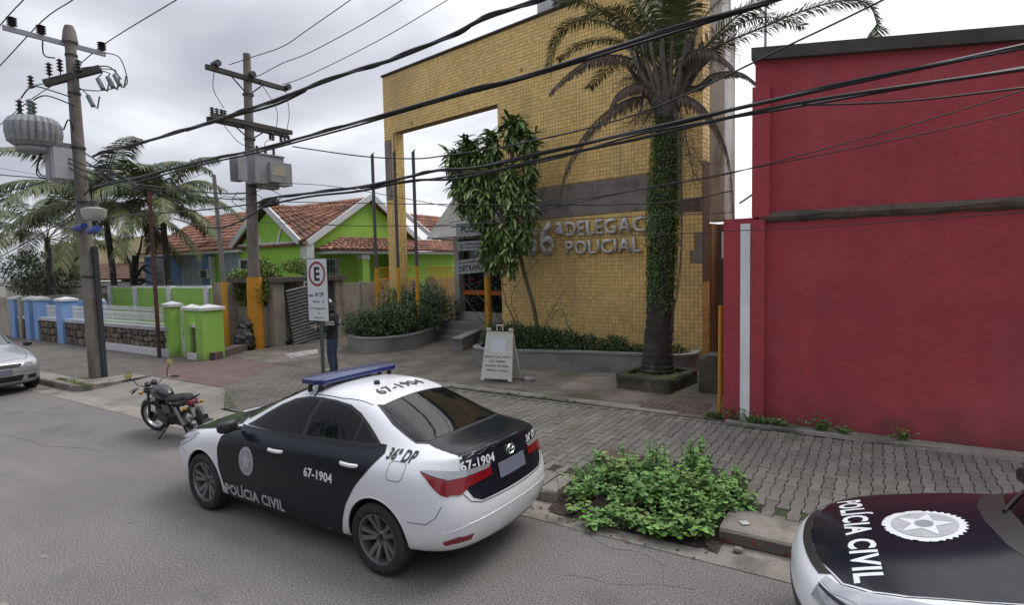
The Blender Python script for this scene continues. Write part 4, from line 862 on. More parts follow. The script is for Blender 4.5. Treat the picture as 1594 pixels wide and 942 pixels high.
for (x, n_, r_, h) in ((-1.75, 30, .12, .22), (-1.45, 46, .18, .14), (-1.2, 25, .15, .10), (-.62, 26, .07, .26), (-.35, 14, .06, .08), (.32, 16, .05, .2)):
    for k in range(n_):
        p = Vector((x+random.gauss(0, r_*.6), 9.14+random.gauss(0, .03), .2)); t = p+Vector((random.gauss(0, .08), random.gauss(-.02, .04), random.uniform(.03, h))); m.tube([p, t], .003, 3, 1, cap=False)
        for q in range(5): leaf(m, p.lerp(t, random.uniform(.3, 1)), rdir(.1), Vector((0, 0, 1)), .045, .03, 0)
tag(m.build('wall_weeds', [weed_a, stem_m]), kind='stuff')
# electric bracket and thin service mast in the gap
m = MB(); m.tube([(-2.1, 11.0, 3.7), (-1.75, 10.2, 3.75)], .018, 6); tag(m.build('wall_bracket', grey_metal), 'thin steel bracket sticking out of the red building towards the alley', 'bracket'); m = MB(); m.tube([(-2.15, 14, 2.9), (-2.15, 14, 8.6)], .03, 6)
for i in range(7): m.box((-2.15+.12, 14, 3.9+.35*i), (.2, .02, .02))
tag(m.build('service_mast', grey_metal), 'thin grey service mast rising in the gap beside the red building', 'mast')
# ---------------------------------------------------------------- vegetation
frond_g = M('palm_leaflet', (.075, .11, .04), .5, var=0, fine=.1, bump=0, rnd='island', rv=.4); frond_y = M('palm_leaflet_yellow', (.20, .19, .07), .6, var=0, bump=0, rnd='island', rv=.35); frond_d = M('dead_palm_leaflet', (.15, .115, .085), .9, var=0, bump=0, rnd='island', rv=.4)
rachis_g = M('palm_rachis', (.12, .13, .06), .7, bump=.1); rachis_d = M('dry_rachis', (.10, .08, .06), .9)
def frond(parent, pts, L0=.5, dead=False, yellow=0., n=70, hang=.35, w0=.03, start=.12, name='frond', side=None, thick=.022):
    P2 = crom(pts, 10); m = MB(); N2 = len(P2); m.tube(P2, [lerp(thick, .004, i/(N2-1)) for i in range(N2)], 5, 2, cap=False)
    for q in range(n):
        t = start+(1-start)*(q+random.random()*.6)/n; f = t*(N2-1); i = min(int(f), N2-2); p = P2[i].lerp(P2[i+1], f-i); tg = (P2[i+1]-P2[i]).normalized()
        sd_ = tg.cross(Vector((0, 0, 1)));
        if sd_.length < .15: sd_ = tg.cross(Vector((0, 1, 0)))
        sd_.normalize(); up = sd_.cross(tg)
        ln = L0*(.55+.45*math.sin(math.pi*min(1, .15+t*.85)))*random.uniform(.8, 1.1)
        for s_ in (-1, 1):
            if dead and random.random() < .25: continue
            d = (sd_*s_*(.9 if not dead else .35)+tg*(.55 if not dead else .5)+up*(.35 if not dead else -.1)+Vector((0, 0, -hang*(1.2 if dead else 1)))+Vector((random.gauss(0, .1), random.gauss(0, .1), random.gauss(0, .1)))).normalized()
            e_ = (d+Vector((0, 0, -(.8 if not dead else 1.6)*hang*1.5))).normalized(); wv = tg.cross(d); wv = tg if wv.length < .1 else tg
            a = p; b_ = p+d*ln*.55; c = b_+e_*ln*.45; w_ = w0*.5
            mi = 1 if random.random() < yellow else 0
            m.add([a-wv*w_*.5, a+wv*w_*.5, b_+wv*w_, b_-wv*w_, c], [(0, 1, 2, 3), (3, 2, 4)], mi)
    return m.build(name, [frond_d if dead else frond_g, frond_y, rachis_d if dead else rachis_g], parent)
pt_ = thing('big_palm', 'tall palm with a moss-covered trunk and drooping dead fronds before the yellow wall', 'palm tree', (0, 0, 0))
bark = M('palm_bark', (.06, .052, .044), .95, var=.35, vs=4, fine=.4, fs=30, bump=1., bs=18, stain=[((.30, .31, .26), 2.6, .58, .68, .75, (1, 1, .5)), ((.02, .02, .018), 5, .5, .7, .6, (1, 1, 2))])
ax = [(-3.84, 11.62, .40), (-3.82, 11.62, 1.0), (-3.76, 11.6, 2.0), (-3.72, 11.6, 3.0), (-3.68, 11.6, 4.0), (-3.62, 11.6, 5.0), (-3.60, 11.6, 5.75)]
rr_ = [.335, .295, .272, .26, .255, .23, .19]
A2 = crom(ax, 14); R2 = [x.x for x in crom([(r, 0, 0) for r in rr_], 14)]; m = MB(); n = 22; vs = []
for i, p in enumerate(A2):
    for j in range(n):
        a = 2*math.pi*j/n; r = R2[i]*(1+.035*math.sin(i*2.2)+.03*math.sin(5*a+i*.3)+random.uniform(-.03, .03)); vs.append((p.x+r*math.cos(a), p.y+r*math.sin(a), p.z))
m.add(vs, [(i*n+j, i*n+(j+1) % n, (i+1)*n+(j+1) % n, (i+1)*n+j) for i in range(len(A2)-1) for j in range(n)]); m.build('trunk', bark, pt_, smooth=True)
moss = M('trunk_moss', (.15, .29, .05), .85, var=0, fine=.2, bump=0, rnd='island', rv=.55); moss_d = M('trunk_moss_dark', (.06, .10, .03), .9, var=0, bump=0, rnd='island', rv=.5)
m = MB()
def axat(z):
    for i in range(len(A2)-1):
        if A2[i].z <= z <= A2[i+1].z:
            t = (z-A2[i].z)/(A2[i+1].z-A2[i].z); return A2[i].lerp(A2[i+1], t), lerp(R2[i], R2[i+1], t)
    return A2[-1], R2[-1]
for k in range(15000):
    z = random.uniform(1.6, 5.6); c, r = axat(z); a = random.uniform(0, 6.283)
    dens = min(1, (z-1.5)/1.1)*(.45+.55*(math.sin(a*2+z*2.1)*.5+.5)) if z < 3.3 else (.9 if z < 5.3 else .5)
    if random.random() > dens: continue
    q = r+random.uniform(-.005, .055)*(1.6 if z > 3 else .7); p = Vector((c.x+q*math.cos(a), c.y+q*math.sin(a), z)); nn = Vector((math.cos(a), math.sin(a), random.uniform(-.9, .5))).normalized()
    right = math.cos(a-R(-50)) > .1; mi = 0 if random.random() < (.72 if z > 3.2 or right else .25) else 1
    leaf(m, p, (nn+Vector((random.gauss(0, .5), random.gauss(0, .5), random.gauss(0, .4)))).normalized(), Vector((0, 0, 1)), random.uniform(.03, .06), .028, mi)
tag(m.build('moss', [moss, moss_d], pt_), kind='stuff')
# leaf bases fanning out from the crown
boot = M('leaf_base', (.19, .17, .145), .9, var=.3, vs=6, fine=.35, fs=40, bump=.6, bs=30, stain=[((.05, .04, .03), 4, .5, .65, .8, (3, 3, .6))])
C0 = Vector((-3.60, 11.6, 5.72))
for k in range(26):
    a = k*2.399; sp_ = .30+.55*(k/26); h = 1.15+.35*random.random()-.3*(k/26)
    d = Vector((math.cos(a), math.sin(a), 0)); r0 = .12
    q = [C0+d*r0+Vector((0, 0, -.15+.25*(1-k/26))), C0+d*(r0+.16*sp_+.07)+Vector((0, 0, .25)), C0+d*(.3+.35*sp_)+Vector((0, 0, .65)), C0+d*(.38+.65*sp_)+Vector((0, 0, h))]
    m = MB(); m.tube(crom(q, 4), [.10, .098, .09, .082, .074, .066, .058, .05, .045, .04, .037, .034, .032], 6); m.build('leaf_base', boot, pt_, smooth=True)
m = MB()
for k in range(170):
    a = random.uniform(0, 6.283); r = random.uniform(.15, .5); b_ = C0+Vector((r*math.cos(a), r*math.sin(a), random.uniform(.1, 1.6))); m.tube([b_, b_+Vector((random.gauss(0, .1), random.gauss(0, .1), random.uniform(-.8, -.2)))], .005, 3, 0, cap=False)
tag(m.build('crown_fibre', rachis_d, pt_), kind='stuff')
fr = [([(-3.7, 11.5, 6.5), (-4.17, 11.2, 7.13), (-4.64, 11.2, 7.52), (-5.14, 11.2, 7.74), (-5.63, 11.2, 7.74), (-5.92, 11.2, 7.42), (-6.05, 11.2, 6.9)], .42, 0, 0),
      ([(-3.7, 11.6, 6.5), (-4.24, 11.45, 7.02), (-4.73, 11.4, 7.30), (-5.39, 11.4, 7.36), (-5.93, 11.4, 7.15)], .34, 0, .2),
      ([(-3.7, 11.5, 6.2), (-4.2, 11.2, 6.75), (-4.9, 11.1, 6.9), (-5.5, 11.1, 6.72), (-6.0, 11.1, 6.4)], .25, 1, 0),
      ([(-3.45, 11.5, 6.35), (-2.66, 11.4, 6.67), (-1.88, 11.4, 6.84), (-1.15, 11.4, 6.98), (-.57, 11.4, 7.0), (-.2, 11.4, 6.86), (-.06, 11.4, 6.5), (-.08, 11.4, 6.2)], .42, 0, 0),
      ([(-3.4, 11.7, 6.4), (-2.5, 11.7, 7.15), (-1.93, 11.7, 7.42), (-1.39, 11.7, 7.67), (-.7, 11.7, 7.7)], .55, 0, .1),
      ([(-3.4, 11.6, 6.2), (-3.0, 11.5, 6.06), (-2.64, 11.3, 6.17), (-2.18, 11.3, 6.11), (-1.88, 11.3, 5.86)], .16, 1, 0),
      ([(-3.75, 11.45, 5.95), (-4.22, 11.3, 6.0), (-4.85, 11.3, 5.78), (-5.37, 11.3, 5.34), (-5.77, 11.3, 4.7), (-5.97, 11.3, 3.97)], .33, 1, 0),
      ([(-3.45, 11.5, 5.95), (-3.24, 11.3, 5.9), (-2.88, 11.3, 5.65), (-2.58, 11.3, 5.2), (-2.35, 11.3, 4.5), (-2.25, 11.3, 3.2)], .30, 1, 0),
      ([(-3.5, 11.45, 5.75), (-3.3, 11.25, 5.5), (-3.24, 11.2, 4.6), (-3.20, 11.2, 3.6), (-3.26, 11.2, 2.4), (-3.42, 11.2, 1.5)], .24, 1, 0),
      ([(-3.6, 11.6, 6.5), (-3.9, 11.2, 7.4), (-4.3, 10.8, 8.2), (-4.8, 10.4, 8.6)], .5, 0, 0), ([(-3.6, 11.6, 6.5), (-3.6, 11.4, 7.6), (-3.6, 11.1, 8.6), (-3.6, 10.6, 9.3)], .5, 0, 0),
      ([(-3.6, 11.6, 6.5), (-3.3, 11.6, 7.6), (-2.9, 11.7, 8.6), (-2.2, 11.8, 9.2)], .6, 0, .1), ([(-3.6, 11.6, 6.5), (-3.9, 11.9, 7.6), (-4.4, 12.2, 8.6), (-5.2, 12.5, 9.2)], .6, 0, 0),
      ([(-3.6, 11.6, 6.4), (-3.2, 11.2, 7.3), (-2.7, 10.7, 7.9), (-2.0, 10.2, 8.2)], .55, 0, .2), ([(-3.6, 11.7, 6.5), (-3.7, 12.2, 7.6), (-3.9, 12.8, 8.4), (-4.1, 13.4, 8.7)], .6, 0, .1),
      ([(-3.5, 11.6, 6.5), (-3.0, 12.0, 7.5), (-2.4, 12.4, 8.1), (-1.6, 12.9, 8.2)], .6, 0, 0), ([(-3.5, 11.6, 6.6), (-3.35, 11.5, 7.6), (-3.15, 11.4, 8.7), (-2.9, 11.2, 9.6)], .55, 0, .1),
      ([(-3.6, 11.6, 6.6), (-4.0, 11.5, 7.5), (-4.5, 11.4, 8.5), (-5.1, 11.3, 9.3)], .5, 0, 0), ([(-3.7, 11.5, 6.4), (-4.3, 11.1, 7.3), (-5.0, 10.8, 7.9), (-5.6, 10.6, 8.0)], .4, 0, .3), ([(-3.5, 11.5, 6.4), (-3.3, 11.0, 7.1), (-3.0, 10.5, 7.5), (-2.6, 10.0, 7.5)], .4, 0, .2), ([(-3.6, 11.4, 6.4), (-3.9, 10.9, 7.1), (-4.2, 10.4, 7.4), (-4.6, 10.0, 7.3)], .4, 0, .3), ([(-3.4, 11.7, 6.4), (-2.7, 12.2, 7.2), (-2.0, 12.6, 7.5), (-1.3, 13.0, 7.3)], .45, 0, 0), ([(-3.7, 11.8, 6.3), (-4.5, 12.2, 7.0), (-5.2, 12.6, 7.2), (-5.9, 12.9, 6.9)], .4, 0, 0), ([(-3.45, 11.5, 6.2), (-3.1, 11.2, 6.6), (-2.6, 11.0, 6.5), (-2.2, 10.9, 6.1)], .25, 1, 0), ([(-3.75, 11.4, 6.0), (-4.0, 11.1, 6.2), (-4.4, 10.9, 6.0), (-4.6, 10.8, 5.5)], .25, 1, 0)]
for pts, ln, dead, yl in fr: frond(pt_, pts, ln, bool(dead), yl, n=int(50+19*len(pts)) if not dead else 170, hang=.34 if not dead else .8, w0=.03 if dead else .022, name='dead_frond' if dead else 'frond', thick=.03 if dead else .024)
def twigs(parent, o, d, L0, n, spread, name='fruit_stalk'):
    m = MB(); o = Vector(o); d = Vector(d); tip = o+d; m.tube([o, o+d*.5+Vector((0, 0, .05)), tip], [.015, .010, .006], 4, 0, cap=False)
    for k in range(n):
        t = random.uniform(.35, 1); p = o.lerp(tip, t); q = [p]
        dd = Vector((random.gauss(0, 1), random.gauss(0, 1), random.gauss(-.4, .8))).normalized()
        for s_ in range(4): dd = (dd+Vector((random.gauss(0, .5), random.gauss(0, .5), random.gauss(-.15, .4)))).normalized(); q.append(q[-1]+dd*L0/4)
        m.tube(q, .0035, 3, 0, cap=False)
    return m.build(name, rachis_d, parent)
for o, d, l_, n_ in (((-3.8, 11.4, 6.3), (-.6, -.2, .1), .6, 60), ((-3.75, 11.4, 6.0), (-.55, -.1, -.5), .45, 55), ((-3.3, 11.5, 6.3), (.9, -.1, .45), .55, 85), ((-3.35, 11.4, 5.9), (.35, -.1, -1.6), .55, 90), ((-3.7, 11.3, 5.8), (-.25, 0, -.25), .3, 40)): twigs(pt_, o, d, l_, n_, .4)
# tree box of mossy masonry
pb = thing('palm_planter', 'square mossy masonry box round the foot of the tall palm', 'planter', (0, 0, 0)); mossy = M('mossy_masonry', (.10, .085, .065), .95, var=.3, vs=4, fine=.35, bump=.9, bs=25, stain=[((.035, .05, .018), 2.6, .42, .6, .8), ((.2, .18, .16), 4, .64, .75, .6)])
q = [(-4.40, 10.70), (-3.27, 10.58), (-3.10, 11.95), (-4.35, 12.1)]; cxx = sum(p[0] for p in q)/4; cyy_ = sum(p[1] for p in q)/4
b = bmesh.new(); o_ = [b.verts.new((x, y, .12)) for x, y in q]; t_ = [b.verts.new((x, y, .43)) for x, y in q]; i_ = [b.verts.new((lerp(x, cxx, .22), lerp(y, cyy_, .22), .43)) for x, y in q]; d_ = [b.verts.new((lerp(x, cxx, .22), lerp(y, cyy_, .22), .36)) for x, y in q]
for k in range(4):
    j = (k+1) % 4; b.faces.new((o_[k], o_[j], t_[j], t_[k])); b.faces.new((t_[k], t_[j], i_[j], i_[k])); b.faces.new((i_[k], i_[j], d_[j], d_[k]))
b.faces.new(d_); bmesh.ops.subdivide_edges(b, edges=b.edges[:], cuts=5, use_grid_fill=True)
for v in b.verts: v.co += Vector((random.uniform(-.016, .016), random.uniform(-.016, .016), random.uniform(-.012, .012)))
bmesh.ops.recalc_face_normals(b, faces=b.faces); me = bpy.data.meshes.new('box_wall'); b.to_mesh(me); b.free(); me.materials.append(mossy); me.shade_smooth(); ob('box_wall', me, pb)
m = MB()
for k in range(260): tuft(random.uniform(-4.3, -3.2), random.uniform(10.68, 10.95) if random.random() < .6 else random.uniform(10.7, 11.9), .42, .04, 3, .045)
tag(m.build('moss', [moss, weed_b], pb), kind='stuff')
# ---- dracaena with long drooping leaves
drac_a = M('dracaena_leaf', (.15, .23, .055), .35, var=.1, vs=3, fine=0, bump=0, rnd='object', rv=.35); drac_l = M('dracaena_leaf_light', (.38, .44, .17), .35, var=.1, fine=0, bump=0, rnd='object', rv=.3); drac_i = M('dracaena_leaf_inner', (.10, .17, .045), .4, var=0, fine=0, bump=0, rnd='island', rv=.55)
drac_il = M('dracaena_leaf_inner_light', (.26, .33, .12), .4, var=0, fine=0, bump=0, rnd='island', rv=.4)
dr_ = thing('dracaena_tree', 'leaning dracaena tree with masses of long drooping green leaves by the entrance', 'tree', (0, 0, 0))
def strap(ln, wd, bend):
    m = MB(); n = 5; p = Vector((0, 0, 0)); vs = []; a = 0
    for i in range(n+1):
        t = i/n; w_ = wd*(.5+1.1*t if t < .45 else 1.0)*(1 if t < .7 else max(0.02, (1-t)/.3)); vs += [(p.x, -w_/2, p.z+.012*(1-t)), (p.x, 0, p.z-.008), (p.x, w_/2, p.z+.012*(1-t))]
        p = p+Vector((math.cos(a), 0, -math.sin(a)))*ln/n; a += bend/n
    fs = [(i*3+j, i*3+j+1, (i+1)*3+j+1, (i+1)*3+j) for i in range(n) for j in range(2)]; m.add(vs, fs); return m
straps = [strap(.54, .105, 1.2), strap(.48, .10, 1.6), strap(.58, .112, .8), strap(.42, .09, 1.0)]
smesh = [[s_.mesh('leaf', mt_, True) for s_ in straps] for mt_ in (drac_a, drac_l)]
heads = [((-7.75, 13.0, 4.35), .8), ((-7.85, 12.95, 3.7), .75), ((-8.25, 12.9, 3.05), .7), ((-8.6, 12.9, 3.2), .6), ((-9.6, 12.95, 6.2), 1.0), ((-10.1, 12.9, 5.95), .85), ((-8.15, 13.05, 6.55), 1.05), ((-8.8, 12.95, 6.25), .9), ((-7.7, 13.1, 6.15), .85), ((-7.75, 13.1, 5.5), .85), ((-9.9, 12.9, 5.3), .8), ((-9.2, 12.9, 5.7), .9), ((-8.95, 12.75, 4.75), 1.0), ((-9.5, 12.9, 5.3), .9), ((-8.3, 12.95, 5.35), .95), ((-7.95, 13.1, 4.9), .85), ((-9.3, 12.9, 4.45), .8), ((-8.2, 12.95, 4.2), .9), ((-8.8, 12.9, 3.9), .8), ((-8.3, 12.95, 3.45), .75), ((-9.0, 13.0, 3.55), .55)]
rnd_h = random.Random(11)
for _ in range(20): heads.append(((rnd_h.uniform(-9.9, -7.7), rnd_h.uniform(12.8, 13.1), rnd_h.uniform(4.6, 6.2)), .62))
for _ in range(13): heads.append(((rnd_h.uniform(-9.2, -7.9), rnd_h.uniform(12.75, 13.0), rnd_h.uniform(3.0, 4.8)), .65))
L_ = []
for (hx, hy, hz), sc in heads:
    for k in range(int(165*sc)):
        el = random.uniform(-70, 62) if hz > 5.5 else random.uniform(-80, 30); az = random.uniform(0, 360); dn = random.uniform(0, .55)
        L_.append((Vector((hx+random.gauss(0, .07), hy+random.gauss(0, .07), hz-dn)), az, el-dn*40, sc*random.uniform(.75, 1.1), random.random()))
L_.sort(key=lambda q: -(q[0]-Vector((0, 0, 2.65))).length); L_.reverse()
inner = MB(); cnt = 0
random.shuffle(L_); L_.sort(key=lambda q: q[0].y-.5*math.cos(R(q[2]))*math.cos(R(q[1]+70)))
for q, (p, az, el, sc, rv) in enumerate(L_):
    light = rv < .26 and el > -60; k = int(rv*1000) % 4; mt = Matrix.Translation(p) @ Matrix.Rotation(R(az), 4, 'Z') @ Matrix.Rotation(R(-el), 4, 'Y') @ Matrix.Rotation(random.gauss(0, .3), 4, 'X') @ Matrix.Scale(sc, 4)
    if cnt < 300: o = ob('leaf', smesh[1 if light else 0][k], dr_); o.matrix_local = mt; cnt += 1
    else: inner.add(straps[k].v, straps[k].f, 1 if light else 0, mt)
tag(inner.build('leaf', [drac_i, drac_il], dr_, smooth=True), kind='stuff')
m = MB(); bk = M('dracaena_bark', (.13, .10, .075), .9, bump=.5, bs=30); m.tube(crom([(-7.62, 13.2, .5), (-7.72, 13.2, 1.4), (-8.0, 13.1, 2.6), (-8.2, 13.05, 3.8), (-8.25, 13.05, 5.9)], 6), .055, 8); m.tube(crom([(-8.1, 13.1, 3.0), (-8.6, 13, 4.2), (-9.3, 12.95, 5.2), (-9.55, 12.95, 5.9)], 5), .04, 7); m.tube(crom([(-8.2, 13.1, 3.4), (-8.6, 12.9, 4.0), (-8.9, 12.8, 4.6)], 5), .035, 7); m.build('trunk', bk, dr_, smooth=True)
# ---- leafy shrubs and hedges
def shrub(name, label, blobs, n, sz, mats, split=.8, group=None, cat='shrub', stems=True, flowers=0, fmat=None, base=None):
    r0 = thing(name, label, cat, (0, 0, 0), 0, group); m = MB(); tot = sum(b_[3]*b_[4]*b_[5] for b_ in blobs); rnd = random
    for (x, y, z, rx, ry, rz) in blobs:
        for k in range(int(n*rx*ry*rz/tot)):
            d = Vector((rnd.gauss(0, 1), rnd.gauss(0, 1), rnd.gauss(0, 1))).normalized(); q = (rnd.random()**.35)*(1+.22*math.sin(7*d.x+3*x)*math.cos(6*d.z+5*d.y))
            p = Vector((x+d.x*rx*q, y+d.y*ry*q, z+d.z*rz*q))
            if base and p.z < base: continue
            dd = (d*.8+Vector((rnd.gauss(0, .6), rnd.gauss(0, .6), rnd.gauss(.1, .6)))).normalized(); s_ = sz*rnd.uniform(.6, 1.3)
            leaf(m, p, dd, Vector((0, 0, 1)), s_, s_*.5, 0 if rnd.random() < split else 1)
    tag(m.build('foliage', mats, r0), kind='stuff')
    if flowers:
        m = MB()
        for k in range(flowers):
            x, y, z, rx, ry, rz = rnd.choice(blobs); d = Vector((rnd.gauss(0, .7), rnd.gauss(-.8, .6), rnd.gauss(.2, .7))).normalized(); p = Vector((x+d.x*rx, y+d.y*ry, z+d.z*rz))
            for q in range(5): a = q*1.257; m.add([p, p+Vector((math.cos(a)*.03, -.01, math.sin(a)*.03)), p+Vector((math.cos(a+.9)*.03, -.01, math.sin(a+.9)*.03))], [(0, 1, 2)])
        tag(m.build('flowers', fmat, r0), kind='stuff')
    if stems:
        m = MB()
        for (x, y, z, rx, ry, rz) in blobs:
            for k in range(3): m.tube([(x+rnd.gauss(0, .06), y+rnd.gauss(0, .06), z-rz*.95), (x+rnd.gauss(0, rx*.4), y+rnd.gauss(0, ry*.4), z+rz*.4)], .012, 4, cap=False)
        m.build('stem', stem_m, r0)
    return r0
hm = [dark_leaf, hedge_b]
shrub('hedge', 'dark green hedge filling the curved planter by the three flag poles', [(-13.9, 12.8, .86, .75, .65, .45), (-13.2, 12.5, .88, .7, .5, .46), (-12.8, 13.1, .95, .6, .7, .52), (-13.1, 14.0, 1.0, .7, .8, .55), (-13.8, 13.9, .95, .7, .9, .5)], 17000, .085, hm, base=.5)
shrub('plumbago_bush', 'taller bush with pale blue flowers behind the low hedge by the entrance', [(-13.6, 15.3, 1.25, .75, .9, .8), (-14.2, 16.4, 1.35, .75, .9, .85), (-13.4, 16.2, 1.0, .6, 1.0, .7), (-14.5, 15.0, 1.3, .7, .8, .75), (-13.0, 14.9, .8, .5, .7, .45)], 16000, .085, [hedge_b, dark_leaf], flowers=260, fmat=P('pale_blue_petal', (.42, .50, .75), .6))
shrub('hedge', 'low dark hedge in the long planter left of the palm trunk', [(-8.5, 12.6, .75, .45, .6, .35), (-7.9, 12.4, .78, .6, .55, .38), (-7.2, 12.45, .76, .6, .5, .36), (-6.6, 12.6, .72, .5, .5, .3), (-6.0, 12.75, .66, .5, .4, .24), (-5.3, 12.8, .66, .4, .4, .26), (-4.6, 12.95, .6, .5, .3, .13), (-3.9, 13.0, .6, .3, .25, .14)], 18000, .075, hm, base=.5)
dl = [M('duranta_leaf', (.19, .26, .03), .6, var=0, bump=0, rnd='island', rv=.4), dark_leaf]
shrub('golden_bush', 'yellow-green bush above the stained wall behind the large orange pole base', [(-19.3, 12.2, 2.2, .8, .6, .55), (-18.3, 12.3, 2.5, .8, .6, .55), (-17.6, 12.2, 1.9, .6, .5, .5), (-18.8, 12.2, 1.65, 1.1, .5, .35), (-17.2, 11.4, 2.0, .35, .3, .4)], 11000, .10, dl, .72)
shrub('garage_shrub', 'small bright shrub showing above the slab over the leaning shutter', [(-19.0, 14.2, 2.85, .5, .6, .25), (-19.3, 14.9, 2.75, .4, .4, .3)], 1800, .09, dl, .7)
# thorny climber in front of the door
cl = thing('rose_bush', 'straggling climber with a few red flowers before the entrance', 'shrub', (0, 0, 0)); m = MB(); lf = MB()
for (a, b_, c) in (((-8.2, 13.2, .55), (-8.9, 13.0, 1.4), (-9.9, 13.0, 2.2)), ((-8.0, 13.2, .55), (-8.5, 13.0, 1.6), (-9.2, 12.8, 2.6)), ((-7.9, 13.3, .55), (-8.4, 13.1, 1.8), (-7.5, 13.1, 2.8)), ((-8.1, 13.2, .55), (-8.6, 13.0, 2.0), (-8.4, 13.0, 3.0)), ((-7.6, 13.3, .6), (-7.3, 13.2, 1.3), (-6.8, 13.2, 2.0)), ((-8.3, 13.1, .55), (-9.2, 12.9, 1.1), (-9.9, 12.9, 1.9)), ((-7.7, 13.25, .6), (-7.0, 13.2, 1.5), (-6.7, 13.2, 1.0)), ((-7.9, 13.2, 3.0), (-7.3, 13.0, 3.1), (-6.9, 13.0, 3.3))):
    q = crom([a, b_, c], 6); m.tube(q, .010, 4, cap=False)
    for k in range(110):
        p = q[min(len(q)-1, int((random.random()**.6)*len(q)))]+Vector((random.gauss(0, .13), random.gauss(0, .12), random.gauss(0, .14))); leaf(lf, p, rdir(0), Vector((0, 0, 1)), .07, .04, 0 if random.random() < .7 else 1)
m.build('stem', bk, cl); tag(lf.build('foliage', [dark_leaf, hedge_b], cl), kind='stuff'); m = MB()
for p in ((-9.55, 12.9, 2.3), (-8.5, 12.9, 2.15), (-9.4, 12.9, 2.2)):
    for q in range(9): leaf(m, p, rdir(.0), Vector((0, 0, 1)), .07, .06)
m.build('flower', P('red_petal', (.5, .02, .04), .6), cl)
# coconut palms behind the blue and green house
def coco(c, base, label, n=17, L0=2.9, seed=0, az0=0, big=1.):
    r0 = thing('coconut_palm', label, 'palm tree', (0, 0, 0), 0, 'feathery palms behind the street wall'); random.seed(seed)
    m = MB(); m.tube(crom([base, Vector(base).lerp(Vector(c), .5)+Vector((.1, 0, 0)), c], 8), .13, 9); m.build('trunk', bark, r0, smooth=True)
    for k in range(n):
        a = az0+k*2.399; el = R(68-84*(k/n)); d = Vector((math.cos(a)*math.cos(el), math.sin(a)*math.cos(el), math.sin(el))); ln = L0*random.uniform(.85, 1.1)
        q = [Vector(c), Vector(c)+d*ln*.35]; dd = d.copy()
        for s_ in range(4): dd = (dd+Vector((0, 0, -.34))).normalized(); q.append(q[-1]+dd*ln*.2)
        frond(r0, q, 1.05*big, False, .4 if k > n*.5 else .15, n=120, hang=.72, w0=.05, start=.12, thick=.028)
    random.seed(seed+50)
coco((-29.8, 12.2, 5.6), (-29.2, 12.2, 0), 'large feathery palm behind the leaning concrete pole on the left', 20, 4.4, 3)
coco((-27.6, 13.6, 5.7), (-27.4, 13.6, 0), 'feathery palm drooping over the left end of the tiled roof', 16, 3.1, 5, .7, .9)
coco((-36.8, 12.3, 4.6), (-36.6, 12.3, 0), 'feathery palm at the far left edge of the picture', 15, 4.6, 8, .3)
shrub('dark_tree', 'dark leafy tree at the left edge behind the old stained wall', [(-43, 13.5, 2.9, 2.2, 1.5, 1.3), (-40.0, 13.5, 2.3, 1.5, 1.2, 1.0)], 4500, .2, [dark_leaf, M('grey_leaf', (.10, .10, .06), .8, rnd='island', rv=.4, bump=0)], .6, cat='tree')
bt = thing('bare_tree', 'dark bare branching tree trunk behind the leaning concrete pole', 'tree', (0, 0, 0)); m = MB()
m.tube(crom([(-31.6, 14, 0), (-31.5, 14, 2), (-31.2, 14, 3.6)], 4), .16, 8)
for q in (((-31.4, 14, 2.4), (-30.6, 14, 3.0), (-29.6, 13.9, 3.1)), ((-31.4, 14, 2.0), (-30.4, 14, 2.3), (-29.2, 13.9, 2.1)), ((-31.3, 14, 2.8), (-32.0, 14, 3.4), (-32.4, 14, 4.2)), ((-31.3, 14, 3.2), (-30.7, 14, 3.9), (-30.4, 14, 4.6)), ((-30.6, 14, 3.0), (-30.2, 14, 2.8), (-29.5, 14, 2.6))): m.tube(crom(q, 4), [.09-.008*i for i in range(9)], 6)
m.build('trunk', M('dark_bark', (.04, .033, .028), .95, bump=.5), bt, smooth=True)
# ---------------------------------------------------------------- houses at the left
green_w = M('green_wall', (.29, .52, .07), .8, var=.06, vs=.7, fine=.05, bump=.15, stain=[((.16, .28, .06), .9, .5, .75, .4)])
blue_w = M('blue_wall', (.15, .25, .43), .8, var=.06, fine=.05, bump=.15, stain=[((.09, .16, .3), .9, .5, .75, .4)])
white_t = M('white_trim', (.60, .60, .60), .75, var=.05, fine=.05, stain=[((.35, .34, .33), 3, .55, .75, .4)])
clay = M('clay_roof_tile', (.27, .125, .08), .9, var=.2, vs=1.2, fine=.2, fs=30, bump=.2, rnd='island', rv=.35, stain=[((.09, .065, .05), .9, .48, .66, .75), ((.30, .22, .16), 2.5, .56, .72, .5)])
old_wall = M('old_stained_wall', (.40, .36, .29), .92, var=.15, vs=1, fine=.15, bump=.4, stain=[((.13, .10, .075), 1.1, .5, .68, .7), ((.07, .06, .05), 3, .56, .7, .7, (1.5, 1.5, .3))])
gar_w = M('garage_render', (.33, .29, .23), .92, var=.15, vs=1.2, fine=.15, bump=.5, stain=[((.10, .075, .055), .9, .5, .68, .65, (1.6, 1.6, .4)), ((.20, .13, .09), 3, .58, .7, .5)])
